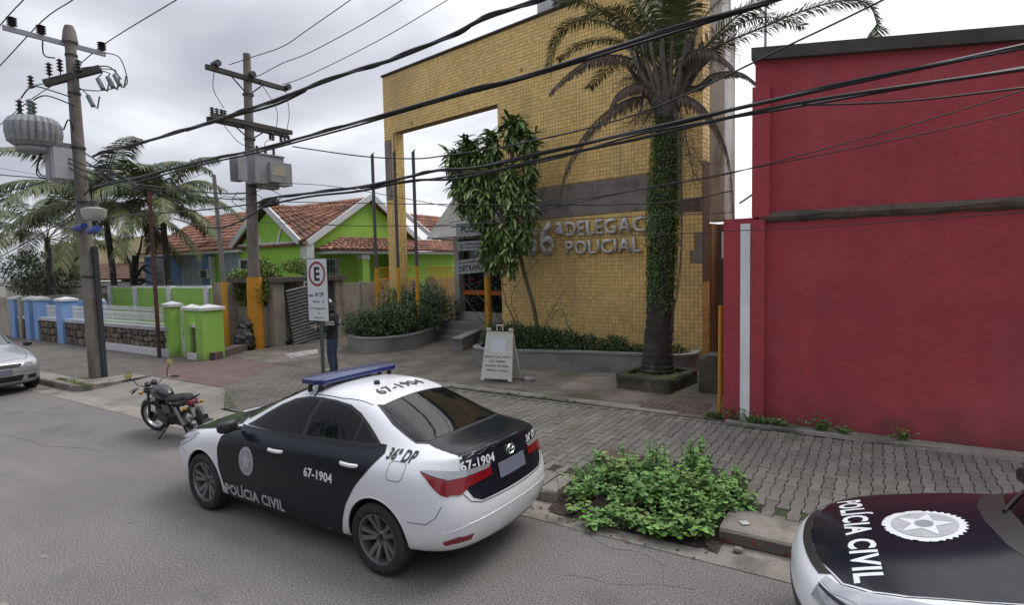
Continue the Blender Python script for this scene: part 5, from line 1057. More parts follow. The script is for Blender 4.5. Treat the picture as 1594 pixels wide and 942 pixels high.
def roof(parent, e0, e1, r0_, r1_, seed=0, w_=.24, c_=.36, name='roof_tile'):
    """barrel tiles between eave e0-e1 and ridge r0-r1"""
    rnd = random.Random(seed); e0, e1, r0_, r1_ = map(Vector, (e0, e1, r0_, r1_)); nx = max(2, int(((e1-e0).length+(r1_-r0_).length)/2/w_)); L2 = ((e0+e1)/2-(r0_+r1_)/2).length; ny = max(2, int(L2/c_)); nm = (e1-e0).cross(r0_-e0).normalized()
    if nm.z < 0: nm = -nm
    m = MB()
    for i in range(nx):
        for j in range(ny):
            def pt(u, v): return e0.lerp(e1, u).lerp(r0_.lerp(r1_, u), v)
            u0, u1 = i/nx, (i+1)/nx; v0, v1 = j/ny, min(1., (j+1.15)/ny); lift0, lift1 = .055+rnd.uniform(0, .02), .012; vs = []
            du = rnd.uniform(-.06, .06)/nx
            for v, lf in ((v0, lift0), (v1, lift1)):
                for k in range(5):
                    t = k/4; h = math.sin(math.pi*t)*.065; vs.append(pt(u0+du+(u1-u0)*(.04+.92*t), v)+nm*(lf+h))
            vs += [pt(u0+du, v0)+nm*0.0, pt(u1+du, v0)+nm*0.0]
            m.add(vs, [(k, k+1, 5+k+1, 5+k) for k in range(4)]+[(10, 0, 1, 2, 3, 4, 11)])
    m.add([e0, e1, r1_, r0_], [(0, 1, 2, 3)])
    return tag(m.build(name, clay, parent), kind='stuff')
hs = thing('green_house', 'bright green house with two white edged gables and a worn clay tile roof', 'house', (0, 0, 0))
X0, Y0, Y1, YR, ZE, ZR = -20.5, 15.98, 22.9, 19.5, 3.95, 6.05
m = MB(); m.prism([(Y0, 0), (Y1, 0), (Y1, ZE), (YR, ZR-.12), (Y0, ZE)], 0, 7.2, 0, Matrix(((0, 0, -1, X0), (1, 0, 0, 0), (0, 1, 0, 0), (0, 0, 0, 1)))); m.build('wall', green_w, hs, fix=True)
m = MB(); m.prism([(X0-.0, 2.5), (X0, ZE-.1), (-22.8, 5.35), (-25.1, ZE-.1), (-25.1, 0), (X0, 0)], -Y0+.0, -Y0+.25, 0, Matrix(((1, 0, 0, 0), (0, 0, -1, 0), (0, 1, 0, 0), (0, 0, 0, 1)))); m.build('gable_wall', green_w, hs, fix=True)
for nm_, e0, e1, a, c in (('r1', (-20.2, 15.6, 3.72), (-34.6, 15.6, 3.72), (-20.2, YR, ZR), (-34.6, YR, ZR)), ('r2', (-20.2, 23.3, 3.72), (-34.6, 23.3, 3.72), (-20.2, YR, ZR), (-34.6, YR, ZR))): roof(hs, e0, e1, a, c, seed=len(nm_)+int(e0[1]))
roof(hs, (-20.3, 15.45, 3.83), (-20.3, 18.9, 3.83+1.9), (-22.8, 15.45, 5.62), (-22.8, 18.9, 5.62), 5); roof(hs, (-25.3, 15.45, 3.83), (-25.3, 18.9, 3.83), (-22.8, 15.45, 5.62), (-22.8, 18.9, 5.62), 6)
def bar(m, a, c, w_, h_): 
    a, c = Vector(a), Vector(c); d = (c-a); L2 = d.length; d.normalize(); s_ = Vector((0, 0, 1)); q = d.cross(s_).normalized(); u = q.cross(d)
    m.add([a+q*x*w_/2+u*y*h_/2+d*z*L2 for z in (0, 1) for x, y in ((-1, -1), (1, -1), (1, 1), (-1, 1))], [(0, 1, 2, 3), (7, 6, 5, 4), (0, 4, 5, 1), (1, 5, 6, 2), (2, 6, 7, 3), (3, 7, 4, 0)])
for a, c in (((X0+.28, 15.75, 3.82), (X0+.28, YR, 6.12)), ((X0+.28, 23.2, 3.82), (X0+.28, YR, 6.12)), ((-20.35, 15.42, 3.86), (-22.8, 15.42, 5.68)), ((-25.3, 15.42, 3.86), (-22.8, 15.42, 5.68))): m = MB(); bar(m, a, c, .10, .26); m.build('barge_board', white_t, hs, fix=True)
m = MB(); bar(m, (-20.6, Y0-.3, 3.86), (-25.1, Y0-.3, 3.86), .12, .15); bar(m, (-22.2, Y0-.28, 3.9), (-21.8, Y0-.28, 4.75), .05, .12); bar(m, (-23.4, Y0-.28, 3.9), (-23.8, Y0-.28, 4.75), .05, .12); m.build('gable_beam', white_t, hs, fix=True)
m = MB(); m.box((-20.42, 15.86, 1.95), (.42, .36, 3.9)); m.box((-25.0, 15.86, 1.9), (.2, .24, 3.8)); m.box((-27.7, 15.86, 1.75), (.22, .2, 3.4)); m.build('corner_column', white_t, hs)
m = MB(); m.box((-31.05, Y0-.02, 1.8), (6.6, .1, 3.6)); m.box((-34.55, 17, 1.8), (.3, 2, 3.6)); m.build('blue_wall', blue_w, hs)
m = MB(); m.box((-29.7, Y0-.28, 3.64), (9.9, .5, .12)); m.build('eave_board', white_t, hs)
def win(parent, c, w_, h_, ax='x', pane=None, bars=True, col=None, grid=(4, 4)):
    f = MB(); sx = (w_, .1, h_) if ax == 'x' else (.1, w_, h_); fr_ = f
    def bx(u, z, a, b_, y=0, d=.06): 
        (f.box((c[0]+u, c[1]-y, c[2]+z), (a, d, b_)) if ax == 'x' else f.box((c[0]+y, c[1]+u, c[2]+z), (d, a, b_)))
    for s_ in (-1, 1): bx(s_*w_/2, 0, .07, h_+.07); bx(0, s_*h_/2, w_-.07, .07, .002)
    if bars:
        for i in range(1, grid[0]): bx(-w_/2+w_*i/grid[0], 0, .018, h_-.07, .03, .018)
        for i in range(1, grid[1]): bx(0, -h_/2+h_*i/grid[1], w_-.07, .018, .05, .016)
    o = f.build('window', col or white_t, parent); g2 = MB(); (g2.box((c[0], c[1]+.02, c[2]), (w_-.07, .02, h_-.07)) if ax == 'x' else g2.box((c[0]-.02, c[1], c[2]), (.02, w_-.07, h_-.07))); g2.build('pane', pane or bpy.data.materials['dull_glass'], o); return o
win(hs, (-29.6, Y0-.10, 2.35), 1.7, 2.5, 'x', P('curtain_pane', (.30, .32, .34), .4), grid=(7, 8)); win(hs, (-26.0, Y0-.06, 3.0), 1.6, 1.2, 'x', P('pale_blue_pane', (.25, .33, .40), .3), grid=(2, 3)); win(hs, (-22.35, Y0-.06, 2.72), .75, .62, 'x', None, grid=(5, 1)); win(hs, (-32.9, Y0-.10, 2.3), 1.0, 2.4, 'x', None, grid=(4, 7))
win(hs, (X0+.06, 17.0, 2.5), 1.0, 1.3, 'y', None, grid=(6, 4)); win(hs, (X0+.06, 19.1, 2.45), .55, .8, 'y', P('grey_pane', (.12, .12, .11), .5), bars=False, col=P('cream_frame', (.42, .42, .36), .7))
m = MB(); m.box((-28.0, Y0-.25, 2.6), (.7, .32, .45)); ac = m.build('air_conditioner', white_t); tag(ac, 'white air conditioner bracketed on the blue house wall', 'air conditioner'); m = MB(); m.box((-27.98, Y0-.42, 2.6), (.5, .02, .38)); m.build('fan_grille', black_plastic, ac)
m = MB(); m.box((-24.6, Y0-.25, 3.0), (.75, .32, .5)); ac = m.build('air_conditioner', white_t); tag(ac, 'white air conditioner on the green wall just behind the utility pole', 'air conditioner'); m = MB(); m.box((-24.55, Y0-.42, 3.0), (.5, .02, .40)); m.build('fan_grille', black_plastic, ac)
# porch
m = MB(); m.box((-19.3, 17.95, 1.65), (.32, .4, 3.3)); m.build('porch_column', green_w, hs); m = MB(); m.box((-19.3, 17.95, 3.22), (.36, .46, .2)); m.build('column_cap', white_t, hs)
m = MB(); m.box((-19.75, 20.6, 3.42), (1.5, 8.4, .12)); m.build('porch_slab', white_t, hs); roof(hs, (-18.9, 16.3, 3.50), (-18.9, 24.8, 3.50), (-20.45, 18.0, 4.12), (-20.45, 24.8, 4.12), 9); roof(hs, (-20.5, 16.3, 3.52), (-18.9, 16.3, 3.50), (-20.5, 18.0, 4.12), (-20.4, 18.0, 4.12), 10)
m = MB(); m.box((-19.65, 24.5, 1.7), (.3, 8, 3.4)); m.build('side_wall', green_w, hs)
hs2 = thing('green_annexe', 'low green annexe with a brown tiled roof seen through the square opening', 'house', (0, 0, 0)); m = MB(); m.box((-22.5, 32, 1.8), (5, 14, 3.6)); m.build('wall', green_w, hs2); roof(hs2, (-19.6, 24.6, 3.5), (-19.6, 40, 3.5), (-23, 24.6, 5.8), (-23, 40, 5.8), 12); m = MB(); bar(m, (-19.7, 24.5, 3.6), (-23, 24.5, 5.95), .1, .25); m.box((-19.75, 32, 3.45), (.1, 15, .14)); m.build('barge_board', white_t, hs2)
win(hs2, (-19.96, 27, 2.9), .9, .8, 'y', None, grid=(2, 2), col=green_w); win(hs2, (-19.96, 31.5, 2.8), .9, 1.0, 'y', None, grid=(2, 2), col=green_w)
# far yellow building and old wall, low tiled house
fb = thing('cream_building', 'long cream building in the distance at the left behind the palms', 'building', (0, 0, 0)); m = MB(); m.box((-66, 30, 3.0), (26, 8, 6.3)); m.build('wall', M('cream_wall', (.55, .44, .25), .85, stain=[((.35, .28, .18), .5, .5, .7, .5)]), fb)
m = MB(); m.box((-40.5, 22.8, 2.2), (12, 6, 4.4)); m.build('near_wing', bpy.data.materials['cream_wall'], fb)
lh = thing('low_tiled_house', 'low white house with a brown tiled roof beyond the old wall', 'house', (0, 0, 0)); m = MB(); m.box((-45, 19.3, 1.1), (22, 4, 2.2)); m.build('wall', white_t, lh); clay2 = clay; o = roof(lh, (-34, 17.0, 2.35), (-57, 17.0, 2.35), (-34, 20, 3.5), (-57, 20, 3.5), 13); o.data.materials[0] = M('brown_roof', (.13, .075, .05), .9, rnd='island', rv=.3)
m = MB(); m.box((-41, 14.2, 1.0), (17, .25, 2.0)); ow = m.build('wall', old_wall); tag(ow, 'old cream wall streaked with black stains behind the blue fence', 'wall'); m = MB(); m.box((-41, 14.2, 2.04), (17.1, .35, .08)); m.build('coping', M('dark_coping', (.08, .07, .06), .9), ow)
m = MB(); m.box((-29.5, 11.5, .85), (.25, 5.5, 2.0)); m.box((-33, 9.0, .9), (5.0, .25, 1.8)); tag(m.build('side_wall', old_wall), 'stained side wall joining the blue fence at the far left', 'wall')
m = MB(); vs = [(-35.5+.35*i, 16.6+.3*j, 2.62+.12*math.sin(i*1.7+j)) for i in range(7) for j in range(5)]; m.add(vs, [(i*5+j, (i+1)*5+j, (i+1)*5+j+1, i*5+j+1) for i in range(6) for j in range(4)]); tag(m.build('tarpaulin', P('blue_tarpaulin', (.03, .14, .55), .5)), 'bright blue tarpaulin over a low roof between pole and house', 'tarpaulin')
# ---------------------------------------------------------------- street fence: stone plinth, blue and green halves
stone_m = M('field_stone', (.15, .115, .085), .9, var=.3, vs=5, fine=.3, fs=40, bump=.6, bs=30, rnd='object', rv=.5, stain=[((.30, .25, .19), 6, .55, .7, .5)])
mortar = M('mortar', (.07, .06, .05), .95)
def stone_wall(parent, x0, x1, y, z0f, z1, seed):
    rnd = random.Random(seed); m = MB(); m.box(((x0+x1)/2, y+.16, (z1)/2), (abs(x1-x0), .28, z1)); m.build('mortar_core', mortar, parent)
    rows = 3; nx = int(abs(x1-x0)/.27); G = {}
    for i in range(nx+1):
        for j in range(rows+1):
            G[i, j] = (x0+(x1-x0)*i/nx+(rnd.uniform(-.08, .08) if 0 < i < nx else 0), lerp(z0f(x0+(x1-x0)*i/nx), z1, j/rows)+(rnd.uniform(-.05, .05) if 0 < j < rows else 0))
    for i in range(nx):
        for j in range(rows):
            c = [G[i, j], G[i+1, j], G[i+1, j+1], G[i, j+1]]; cx = sum(p[0] for p in c)/4; cz = sum(p[1] for p in c)/4; P8 = []
            for k in range(4):
                a, b_ = c[k], c[(k+1) % 4]
                for t in (.18, .82): q = (lerp(a[0], b_[0], t), lerp(a[1], b_[1], t)); P8.append((lerp(q[0], cx, .07+rnd.uniform(0, .05)), lerp(q[1], cz, .10+rnd.uniform(0, .06))))
            dp = rnd.uniform(.025, .06); vs = [(px, y+.03, pz) for px, pz in P8]+[(lerp(px, cx, .16), y-dp, lerp(pz, cz, .16)) for px, pz in P8]; n = 8
            m = MB(); m.add(vs, [(k, (k+1) % n, n+(k+1) % n, n+k) for k in range(n)]+[tuple(range(n, 2*n))]); m.build('stone', stone_m, parent, fix=True)
def picket(parent, x0, x1, y, z0, z1, name='railing'):
    m = MB(); n = int(abs(x1-x0)/.13)
    for i in range(n+1):
        x = lerp(x0, x1, i/n); m.tube([(x, y, z0), (x, y, z1)], .012, 5); m.lathe([(.001, z1+.06), (.02, z1), (.012, z1-.03)], 5, 0, Matrix.Translation((x, y, 0)))
        m.tube([(x, y, lerp(z0, z1, .5)), (x+.065, y, lerp(z0, z1, .72)), (x+.13, y, lerp(z0, z1, .5))], .01, 4)
        m.tube([(x, y, lerp(z0, z1, .5)), (x+.065, y, lerp(z0, z1, .3)), (x+.13, y, lerp(z0, z1, .5))], .01, 4)
    for z in (lerp(z0, z1, .1), lerp(z0, z1, .5), lerp(z0, z1, .88)): m.box(((x0+x1)/2, y, z), (abs(x1-x0), .03, .03))
    return m.build(name, white_t, parent)
def post(parent, x, y, w_, z1, mt, capm=None, z0=.1, d=None):
    d = d or w_; m = MB(); m.box((x, y, (z0+z1)/2), (w_, d, z1-z0)); o = m.build('post', mt, parent); m = MB(); q = w_/2+.05; p_ = d/2+.05
    m.add([(x-q, y-p_, z1), (x+q, y-p_, z1), (x+q, y+p_, z1), (x-q, y+p_, z1), (x-q, y-p_, z1+.08), (x+q, y-p_, z1+.08), (x+q, y+p_, z1+.08), (x-q, y+p_, z1+.08), (x, y, z1+.17)], [(0, 3, 2, 1), (0, 1, 5, 4), (1, 2, 6, 5), (2, 3, 7, 6), (3, 0, 4, 7), (4, 5, 8), (5, 6, 8), (6, 7, 8), (7, 4, 8)]); m.build('post_cap', white_t, o)
lime = M('lime_paint', (.28, .50, .09), .75, var=.08, fine=.08, bump=.15, stain=[((.12, .25, .05), 2.5, .55, .75, .5)])
base_dirt(lime, .1, .4, (.12, .14, .07), .6, 6.)
gf = thing('green_fence', 'green half of the stone based street fence with white wrought railing', 'fence', (0, 0, 0))
zf_ = lambda x: .32 if x > -22 else .32
stone_wall(gf, -22.9, -18.05, 8.86, lambda x: .36, .92, 1)
m = MB(); m.box((-20.4, 8.93, .22), (4.9, .36, .30)); m.build('white_base_band', white_t, gf); m = MB(); m.box((-20.4, 9.0, .975), (4.9, .42, .11)); m.build('coping', M('grey_coping', (.38, .38, .38), .8), gf); m = MB(); m.box((-20.4, 9.16, 1.06), (4.9, .1, .08)); m.build('green_curb', lime, gf)
picket(gf, -22.8, -18.1, 9.02, 1.04, 1.58)
post(gf, -17.95, 8.98, .36, 1.66, lime, d=.33); post(gf, -16.98, 9.05, .30, 1.58, lime, d=.36); post(gf, -16.30, 9.16, .38, 1.58, lime, d=.62)
m = MB(); m.box((-16.68, 9.1, .62), (.3, .3, .9)); m.build('low_stone_panel', stone_m, gf); m = MB(); m.box((-16.68, 9.1, 1.12), (.3, .36, .1)); m.box((-16.72, 8.86, .24), (.5, .06, .2)); m.build('panel_coping', white_t, gf)
gg = thing('garden_gate', 'small white metal gate between two green gate posts', 'gate', (-17.45, 9.1, 0)); m = MB()
for i in range(5): m.tube([(-.27+.135*i, 0, .3), (-.27+.135*i, 0, 1.6)], .012, 5)
for z in (.7, .95, 1.2, 1.45, 1.6): m.box((0, 0, z), (.58, .02, .03))
m.build('gate_bars', white_t, gg); m = MB(); m.box((0, .0, .5), (.58, .025, .42)); m.build('gate_sheet', white_t, gg)
bf = thing('blue_fence', 'blue half of the stone based street fence with square posts', 'fence', (0, 0, 0)); bl = M('sky_blue_paint', (.21, .35, .60), .75, var=.06, fine=.06, bump=.1)
stone_wall(bf, -28.1, -23.25, 8.86, lambda x: .12, .95, 2); stone_wall(bf, -29.9, -28.95, 8.86, lambda x: .12, .95, 3)
m = MB(); m.box((-25.6, 9.0, 1.01), (5.0, .42, .12)); m.box((-29.4, 9.0, 1.01), (.95, .42, .12)); m.build('coping', M('pale_coping', (.45, .48, .52), .8), bf)
for x, w_ in ((-30.25, .5), (-28.75, .45), (-27.95, .4), (-25.55, .5), (-23.1, .34)): post(bf, x, 8.98, w_, 1.72, bl)
picket(bf, -27.6, -25.9, 9.05, 1.08, 1.5); picket(bf, -25.2, -23.4, 9.05, 1.08, 1.5); m = MB(); m.box((-26.8, 9.6, 1.2), (5.8, .12, 1.0)); m.build('inner_wall', bl, bf)
# inner green wall with white posts
gw = thing('green_garden_wall', 'green garden wall with white pilasters behind the wrought railing', 'wall', (0, 0, 0)); m = MB(); m.box((-25.0, 12.0, 1.05), (8.6, .18, 2.1)); m.build('wall', lime, gw)
for x in (-29.0, -26.7, -23.9, -21.2): m = MB(); m.box((x, 11.95, 1.08), (.26, .26, 2.16)); m.build('pilaster', white_t, gw)
m = MB()
for i in range(70): x = -29.2+i*.12; m.add([(x, 11.9, 2.08), (x+.12, 11.9, 2.08), (x+.06, 12, 2.2)], [(0, 1, 2)])
tag(m.build('glass_shards', white_t, gw), kind='stuff')
# ---------------------------------------------------------------- garage wall with leaning shutters, yard wall, steel fence
gr = thing('garage_shelter', 'stained concrete shelter with a slab roof and a broken shutter', 'garage', (0, 0, 0))
m = MB(); m.box((-18.4, 11.90, .78), (2.9, .22, 1.36)); m.build('street_wall', gar_w, gr)
m = MB(); m.box((-17.0, 11.86, 1.2), (.35, .42, 2.2)); m.box((-17.0, 14.42, 1.2), (.35, .36, 2.2)); m.box((-19.2, 12.8, 1.2), (.2, 3.6, 2.2)); m.build('side_wall', gar_w, gr)
m = MB(); m.box((-18.1, 13.15, 2.37), (2.8, 3.1, .16)); m.build('roof_slab', M('dark_slab', (.10, .085, .07), .95, stain=[((.2, .18, .15), 3, .5, .7, .5)]), gr)
sh_m = M('shutter_steel', (.13, .125, .135), .5, metal=.4, var=.15, fine=.1, stain=[((.2, .2, .19), 2, .5, .7, .5), ((.07, .045, .03), 4, .6, .75, .6)])
def shutter(label, M4, w_, n, slat=.115):
    r0 = thing('roller_shutter', label, 'shutter'); r0.matrix_world = M4; me = None
    for i in range(n):
        m = MB(); vs = []
        for x in (-w_/2, w_/2): vs += [(x, 0, .004), (x, -.028, .03), (x, -.028, slat-.035), (x, 0, slat-.008)]
        if me is None: m.add(vs, [(0, 4, 5, 1), (1, 5, 6, 2), (2, 6, 7, 3), (0, 1, 2, 3), (7, 6, 5, 4), (3, 7, 4, 0)]); me = m.mesh('slat', sh_m)
        ob('slat', me, r0, (0, 0, i*slat))
    m = MB(); 
    for x in (-w_/2, w_/2): m.box((x, 0, n*slat/2), (.05, .06, n*slat))
    m.build('edge_rail', dark_metal, r0); return r0
shutter('grey slatted shutter leaning askew out of the opening', Matrix.Translation((-16.62, 12.72, .18)) @ Matrix.Rotation(R(90), 4, 'Z') @ Matrix.Rotation(R(-9), 4, 'Y') @ Matrix.Rotation(R(4), 4, 'X'), 1.15, 17)
shutter('grey slatted shutter standing upright behind the leaning one', Matrix.Translation((-16.95, 13.68, .16)) @ Matrix.Rotation(R(90), 4, 'Z'), 1.25, 18)
yw = thing('yard_wall', 'low stained precast wall running back beside the driveway', 'wall', (0, 0, 0))
for i in range(4): m = MB(); m.box((-17.0, 15.05+i*1.12, 1.12), (.16, 1.08, 2.06)); m.build('wall_panel', gar_w, yw); m = MB(); m.box((-16.96, 14.52+i*1.12, 1.15), (.2, .13, 2.12)); m.build('wall_post', gar_w, yw)
m = MB(); m.box((-17.0, 26, 1.12), (.16, 13, 2.1)); m.build('far_panel', gar_w, yw)
sf = thing('yellow_steel_fence', 'yellow steel paling fence with curved spikes behind the square column', 'fence', (0, 0, 0))
for i in range(46):
    y = 15.9+i*.125
    if 17.9 < y < 18.9: continue
    m = MB(); m.tube([(-16.5, y, .2), (-16.5, y, 2.45), (-16.47, y, 2.6), (-16.38, y, 2.72)], .02, 5); m.build('paling', yel, sf)
m = MB(); m.box((-16.5, 18.7, 2.25), (.04, 5.7, .06)); m.box((-16.5, 18.7, .6), (.04, 5.7, .06)); m.build('rail', yel, sf)
# ---------------------------------------------------------------- flag poles and other thin posts
tb = M('pole_metal', (.10, .095, .10), .6, metal=.3, stain=[((.16, .08, .05), 4, .55, .7, .6)])
for i, (x, y, zy, zt, lb) in enumerate(((-14.95, 14.5, 2.68, 6.67, 'left flag pole with a yellow foot rising out of the hedge'), (-13.85, 14.45, 2.70, 6.6, 'middle flag pole standing in front of the tiled column'), (-13.0, 14.45, 2.72, 6.52, 'right flag pole with a yellow foot nearest the entrance'))):
    t = thing('flag_pole', lb, 'pole', (x, y, 0), 0, 'three flag poles in the hedge planter'); m = MB(); m.tube([(0, 0, .4), (0, 0, zy)], .065, 12); m.build('painted_foot', yel, t, smooth=True); m = MB(); m.tube([(0, 0, zy), (.0, 0, zt)], .055, 12); m.tube([(0, 0, zt), (.09, 0, zt+.05)], .02, 6); m.build('shaft', tb, t, smooth=True)
t = thing('thin_pole', 'slim grey pole with an orange painted foot beside the large pole', 'pole', (-17.93, 10.65, 0)); m = MB(); m.tube([(0, 0, .1), (-.05, 0, 2.35)], .085, 12); m.build('painted_foot', yel, t, smooth=True); m = MB(); m.tube([(-.05, 0, 2.35), (-.27, 0, 5.83)], [.08, .06], 12); m.build('shaft', M('weathered_pole', (.22, .21, .19), .9, var=.3, stain=[((.1, .09, .08), 3, .5, .7, .6, (1, 1, .3))]), t, smooth=True)
m = MB(); m.tube(crom([(-.28, 0, 5.75), (-.4, 0, 5.98), (-.55, 0, 5.9), (-.46, 0, 5.78), (-.36, 0, 5.86)], 5), .012, 5); m.tube([(-.4, 0, 5.97), (-3.2, -.6, 5.45)], .008, 4); m.build('wire_scroll', dark_metal, t)
t = thing('rusty_post', 'thin rust red iron post in front of the green fence', 'post', (-18.16, 8.62, 0)); m = MB(); m.box((.02, 0, 2.6), (.085, .085, 5.0)); m.build('post', M('rusty_iron', (.075, .04, .035), .9, var=.3, stain=[((.16, .045, .03), 2, .45, .65, .7)]), t)
t = thing('pale_pole', 'pale round pole with a blue painted foot behind the leaning pole', 'pole', (-29.9, 11.4, 0)); m = MB(); m.tube([(0, 0, 0), (0, 0, 1.7)], .13, 10); m.build('painted_foot', bl, t, smooth=True); m = MB(); m.tube([(0, 0, 1.7), (-.1, 0, 5.3)], .12, 10); m.build('shaft', M('weathered_pole', (.22, .21, .19), .9), t, smooth=True)
t = thing('dark_post', 'short dark post standing beyond the garden wall by the tarpaulin', 'post', (-33.0, 14.6, 0)); m = MB(); m.tube([(0, 0, 0), (-.1, 0, 3.1)], .10, 8); m.build('post', bk, t, smooth=True)
# ---------------------------------------------------------------- rubbish bags, kerb stones by the wall
def bag(loc, s_, label, seed):
    b = bmesh.new(); bmesh.ops.create_icosphere(b, subdivisions=4, radius=1); rnd = random.Random(seed); ph = [rnd.uniform(0, 6) for _ in range(6)]
    for v in b.verts:
        x, y, z = v.co; r = 1+.10*math.sin(5*x+ph[0])*math.cos(6*z+ph[1])+.08*math.sin(9*y+7*z+ph[2])+.05*math.sin(17*x+13*z+ph[3]); v.co = Vector((x*r*s_, y*r*s_*.85, max(-.75, z*r)*s_*1.05+(.25*s_ if z > .85 else 0)))
    me = bpy.data.meshes.new('bag'); b.to_mesh(me); b.free(); me.materials.append(P('bin_bag', (.02, .019, .018), .35, stain=[((.10, .08, .06), 4, .5, .7, .6)])); me.shade_smooth(); o = ob('rubbish_bag', me, None, (loc[0], loc[1], loc[2]+.7*s_)); tag(o, label, 'bag', 'black rubbish bags by the orange pole foot')
bag((-17.15, 10.75, .15), .34, 'larger black rubbish bag on the ground left of the orange pole foot', 1); bag((-17.35, 10.95, .62), .27, 'smaller black rubbish bag resting on top of the larger one', 2); bag((-16.95, 12.15, .15), .18, 'small dark bag slumped at the foot of the shelter wall', 3)
m = MB(); m.prism([(-16.2, 9.0), (-15.9, 9.05), (-16.9, 10.75), (-17.3, 10.6)], .1, .36); tag(m.build('broken_kerb', M('red_stained_stone', (.11, .075, .07), .95, var=.3, bump=.8)), 'broken dark kerb stone running from the green post to the orange pole', 'kerb stone')
bag_ = None
b = bmesh.new(); bmesh.ops.create_icosphere(b, subdivisions=2, radius=.2)
for v in b.verts: v.co *= 1+random.uniform(-.2, .2)
me = bpy.data.meshes.new('rock'); b.to_mesh(me); b.free(); me.materials.append(gar_w); tag(ob('rock', me, None, (-17.9, 10.2, .35)), 'pale lump of rubble beside the orange foot of the slim pole', 'rock')
m = MB(); m.add([(-15.05, 10.7, .158), (-14.1, 10.25, .158), (-14.25, 11.3, .158), (-14.98, 11.85, .158)], [(0, 1, 2, 3)]); tag(m.build('pale_paint_mark', M('faded_paint', (.42, .41, .38), .85, stain=[((.16, .15, .13), 5, .45, .6, .8)])), kind='structure')
# ---------------------------------------------------------------- houses across the street, seen only in reflections
ob_ = thing('opposite_building', 'plain pale building across the street behind the viewer', 'building', (0, 0, 0)); m = MB(); m.box((-9, -14, 2.2), (34, 8, 4.4)); m.build('wall', M('opposite_wall', (.30, .27, .22), .9), ob_)
for i in range(8):
    m = MB(); m.box((-23+i*4.0, -9.96, 2.4), (1.5, .1, 1.3)); m.build('window', bpy.data.materials['dull_glass'], ob_)
for k, (x, s_) in enumerate(((-16, 2.6), (-9.5, 2.9), (-3, 2.5), (5, 2.8))): shrub('street_tree', ['round leafy street tree across the road, farthest along', 'round leafy street tree across the road opposite the parked car', 'round leafy street tree across the road nearest the viewer', 'round leafy street tree across the road to the right'][k], [(x, -6.3, 4.6, s_, 1.7, 1.9)], 3200, .22, [dark_leaf, hedge_b], .7, cat='tree', group='street trees across the road')
# ---------------------------------------------------------------- utility poles and wires
pole_c = M('pole_concrete', (.20, .18, .155), .92, var=.2, vs=2, fine=.2, bump=.4, bs=40, stain=[((.07, .06, .05), 1.5, .48, .68, .7, (2, 2, .35)), ((.30, .28, .25), 4, .56, .7, .4)])
wood_d = M('dark_arm', (.075, .07, .062), .9, var=.3, fine=.3, bump=.5)
porc = P('brown_porcelain', (.04, .035, .035), .3); porc_g = P('grey_porcelain', (.15, .19, .18), .35)
traf = M('transformer_paint', (.27, .28, .29), .55, var=.12, vs=2, stain=[((.14, .12, .10), 3, .52, .7, .5, (1, 1, .4))])
def insul(parent, p, s_=1., h=.24, mt=None, tilt=None):
    prof = [(.02, 0)]
    for k in range(4): z = h*(k+.5)/4; prof += [(.035*s_, z-.02*s_), (.075*s_, z), (.035*s_, z+.02*s_)]
    prof += [(.025*s_, h), (.001, h+.02)]; m = MB(); T = Matrix.Translation(p)
    if tilt: T = T @ tilt
    m.lathe(prof, 12, 0, T); return m.build('insulator', mt or porc, parent, smooth=True)
p1_ = thing('utility_pole', 'round weathered concrete pole carrying a ribbed round transformer', 'utility pole', (-16.13, 6.20, 0))
m = MB(); m.tube([(0, 0, .1), (-.07, 0, 2.5), (-.15, 0, 4.6), (-.22, 0, 8.25)], [.17, .158, .142, .112], 24); m.lathe([(.12, 8.2), (.165, 8.24), (.13, 8.5), (.09, 8.62), (.001, 8.64)], 20, 0, Matrix.Translation((-.22, 0, 0))); m.build('shaft', pole_c, p1_, smooth=True)
m = MB(); bar(m, (.155, .09, .1), (.085, .09, 3.35), .10, .16); m.build('pole_shade_bar', M('shade_bar_dark', (.035, .037, .043), .8, var=.2), p1_, fix=True)  # shaded right side of the pole, put in as a dark bar
m = MB()
for z in (2.6, 4.4, 5.7, 7.0, 7.9): m.lathe([(.165-.006*z, z), (.178-.006*z, z), (.178-.006*z, z+.05), (.165-.006*z, z+.05)], 20, 0, Matrix.Translation((-.03*z+.03, 0, 0)))
m.build('steel_band', dark_metal, p1_)
m = MB(); m.box((-.25, -.25, 8.18), (.06, 2.0, .11)); m.build('cross_arm', P('galvanised', (.27, .28, .30), .5, metal=.5), p1_)
for y in (-1.08, -.55, .68): insul(p1_, (-.25, y, 8.26), 1.35, .2)
m = MB(); 
for q in ((-.55, -.45, 7.22, -.10, -.02, 7.42), (-.1, .04, 7.46, .25, .42, 7.64)): bar(m, q[:3], q[3:], .13, .15)
m.build('lower_arm', wood_d, p1_, fix=True)
for q in ((-.45, -.38, 7.40), (-.28, -.22, 7.50), (-.6, -.70, 7.05), (.0, .05, 7.5)): insul(p1_, q, 1., .3)
m = MB()
for (x, y, z) in ((.35, .3, 7.35), (.5, .45, 7.40), (.62, .55, 7.45), (.15, .15, 6.95)):
    m.tube([(x, y, z), (x+.12, y+.05, z-.25)], .055, 8); m.tube([(x+.12, y+.05, z-.25), (x+.25, y+.08, z-.32), (x+.35, y+.1, z-.05)], .018, 5)
m.build('fuse_cutout', porc_g, p1_)
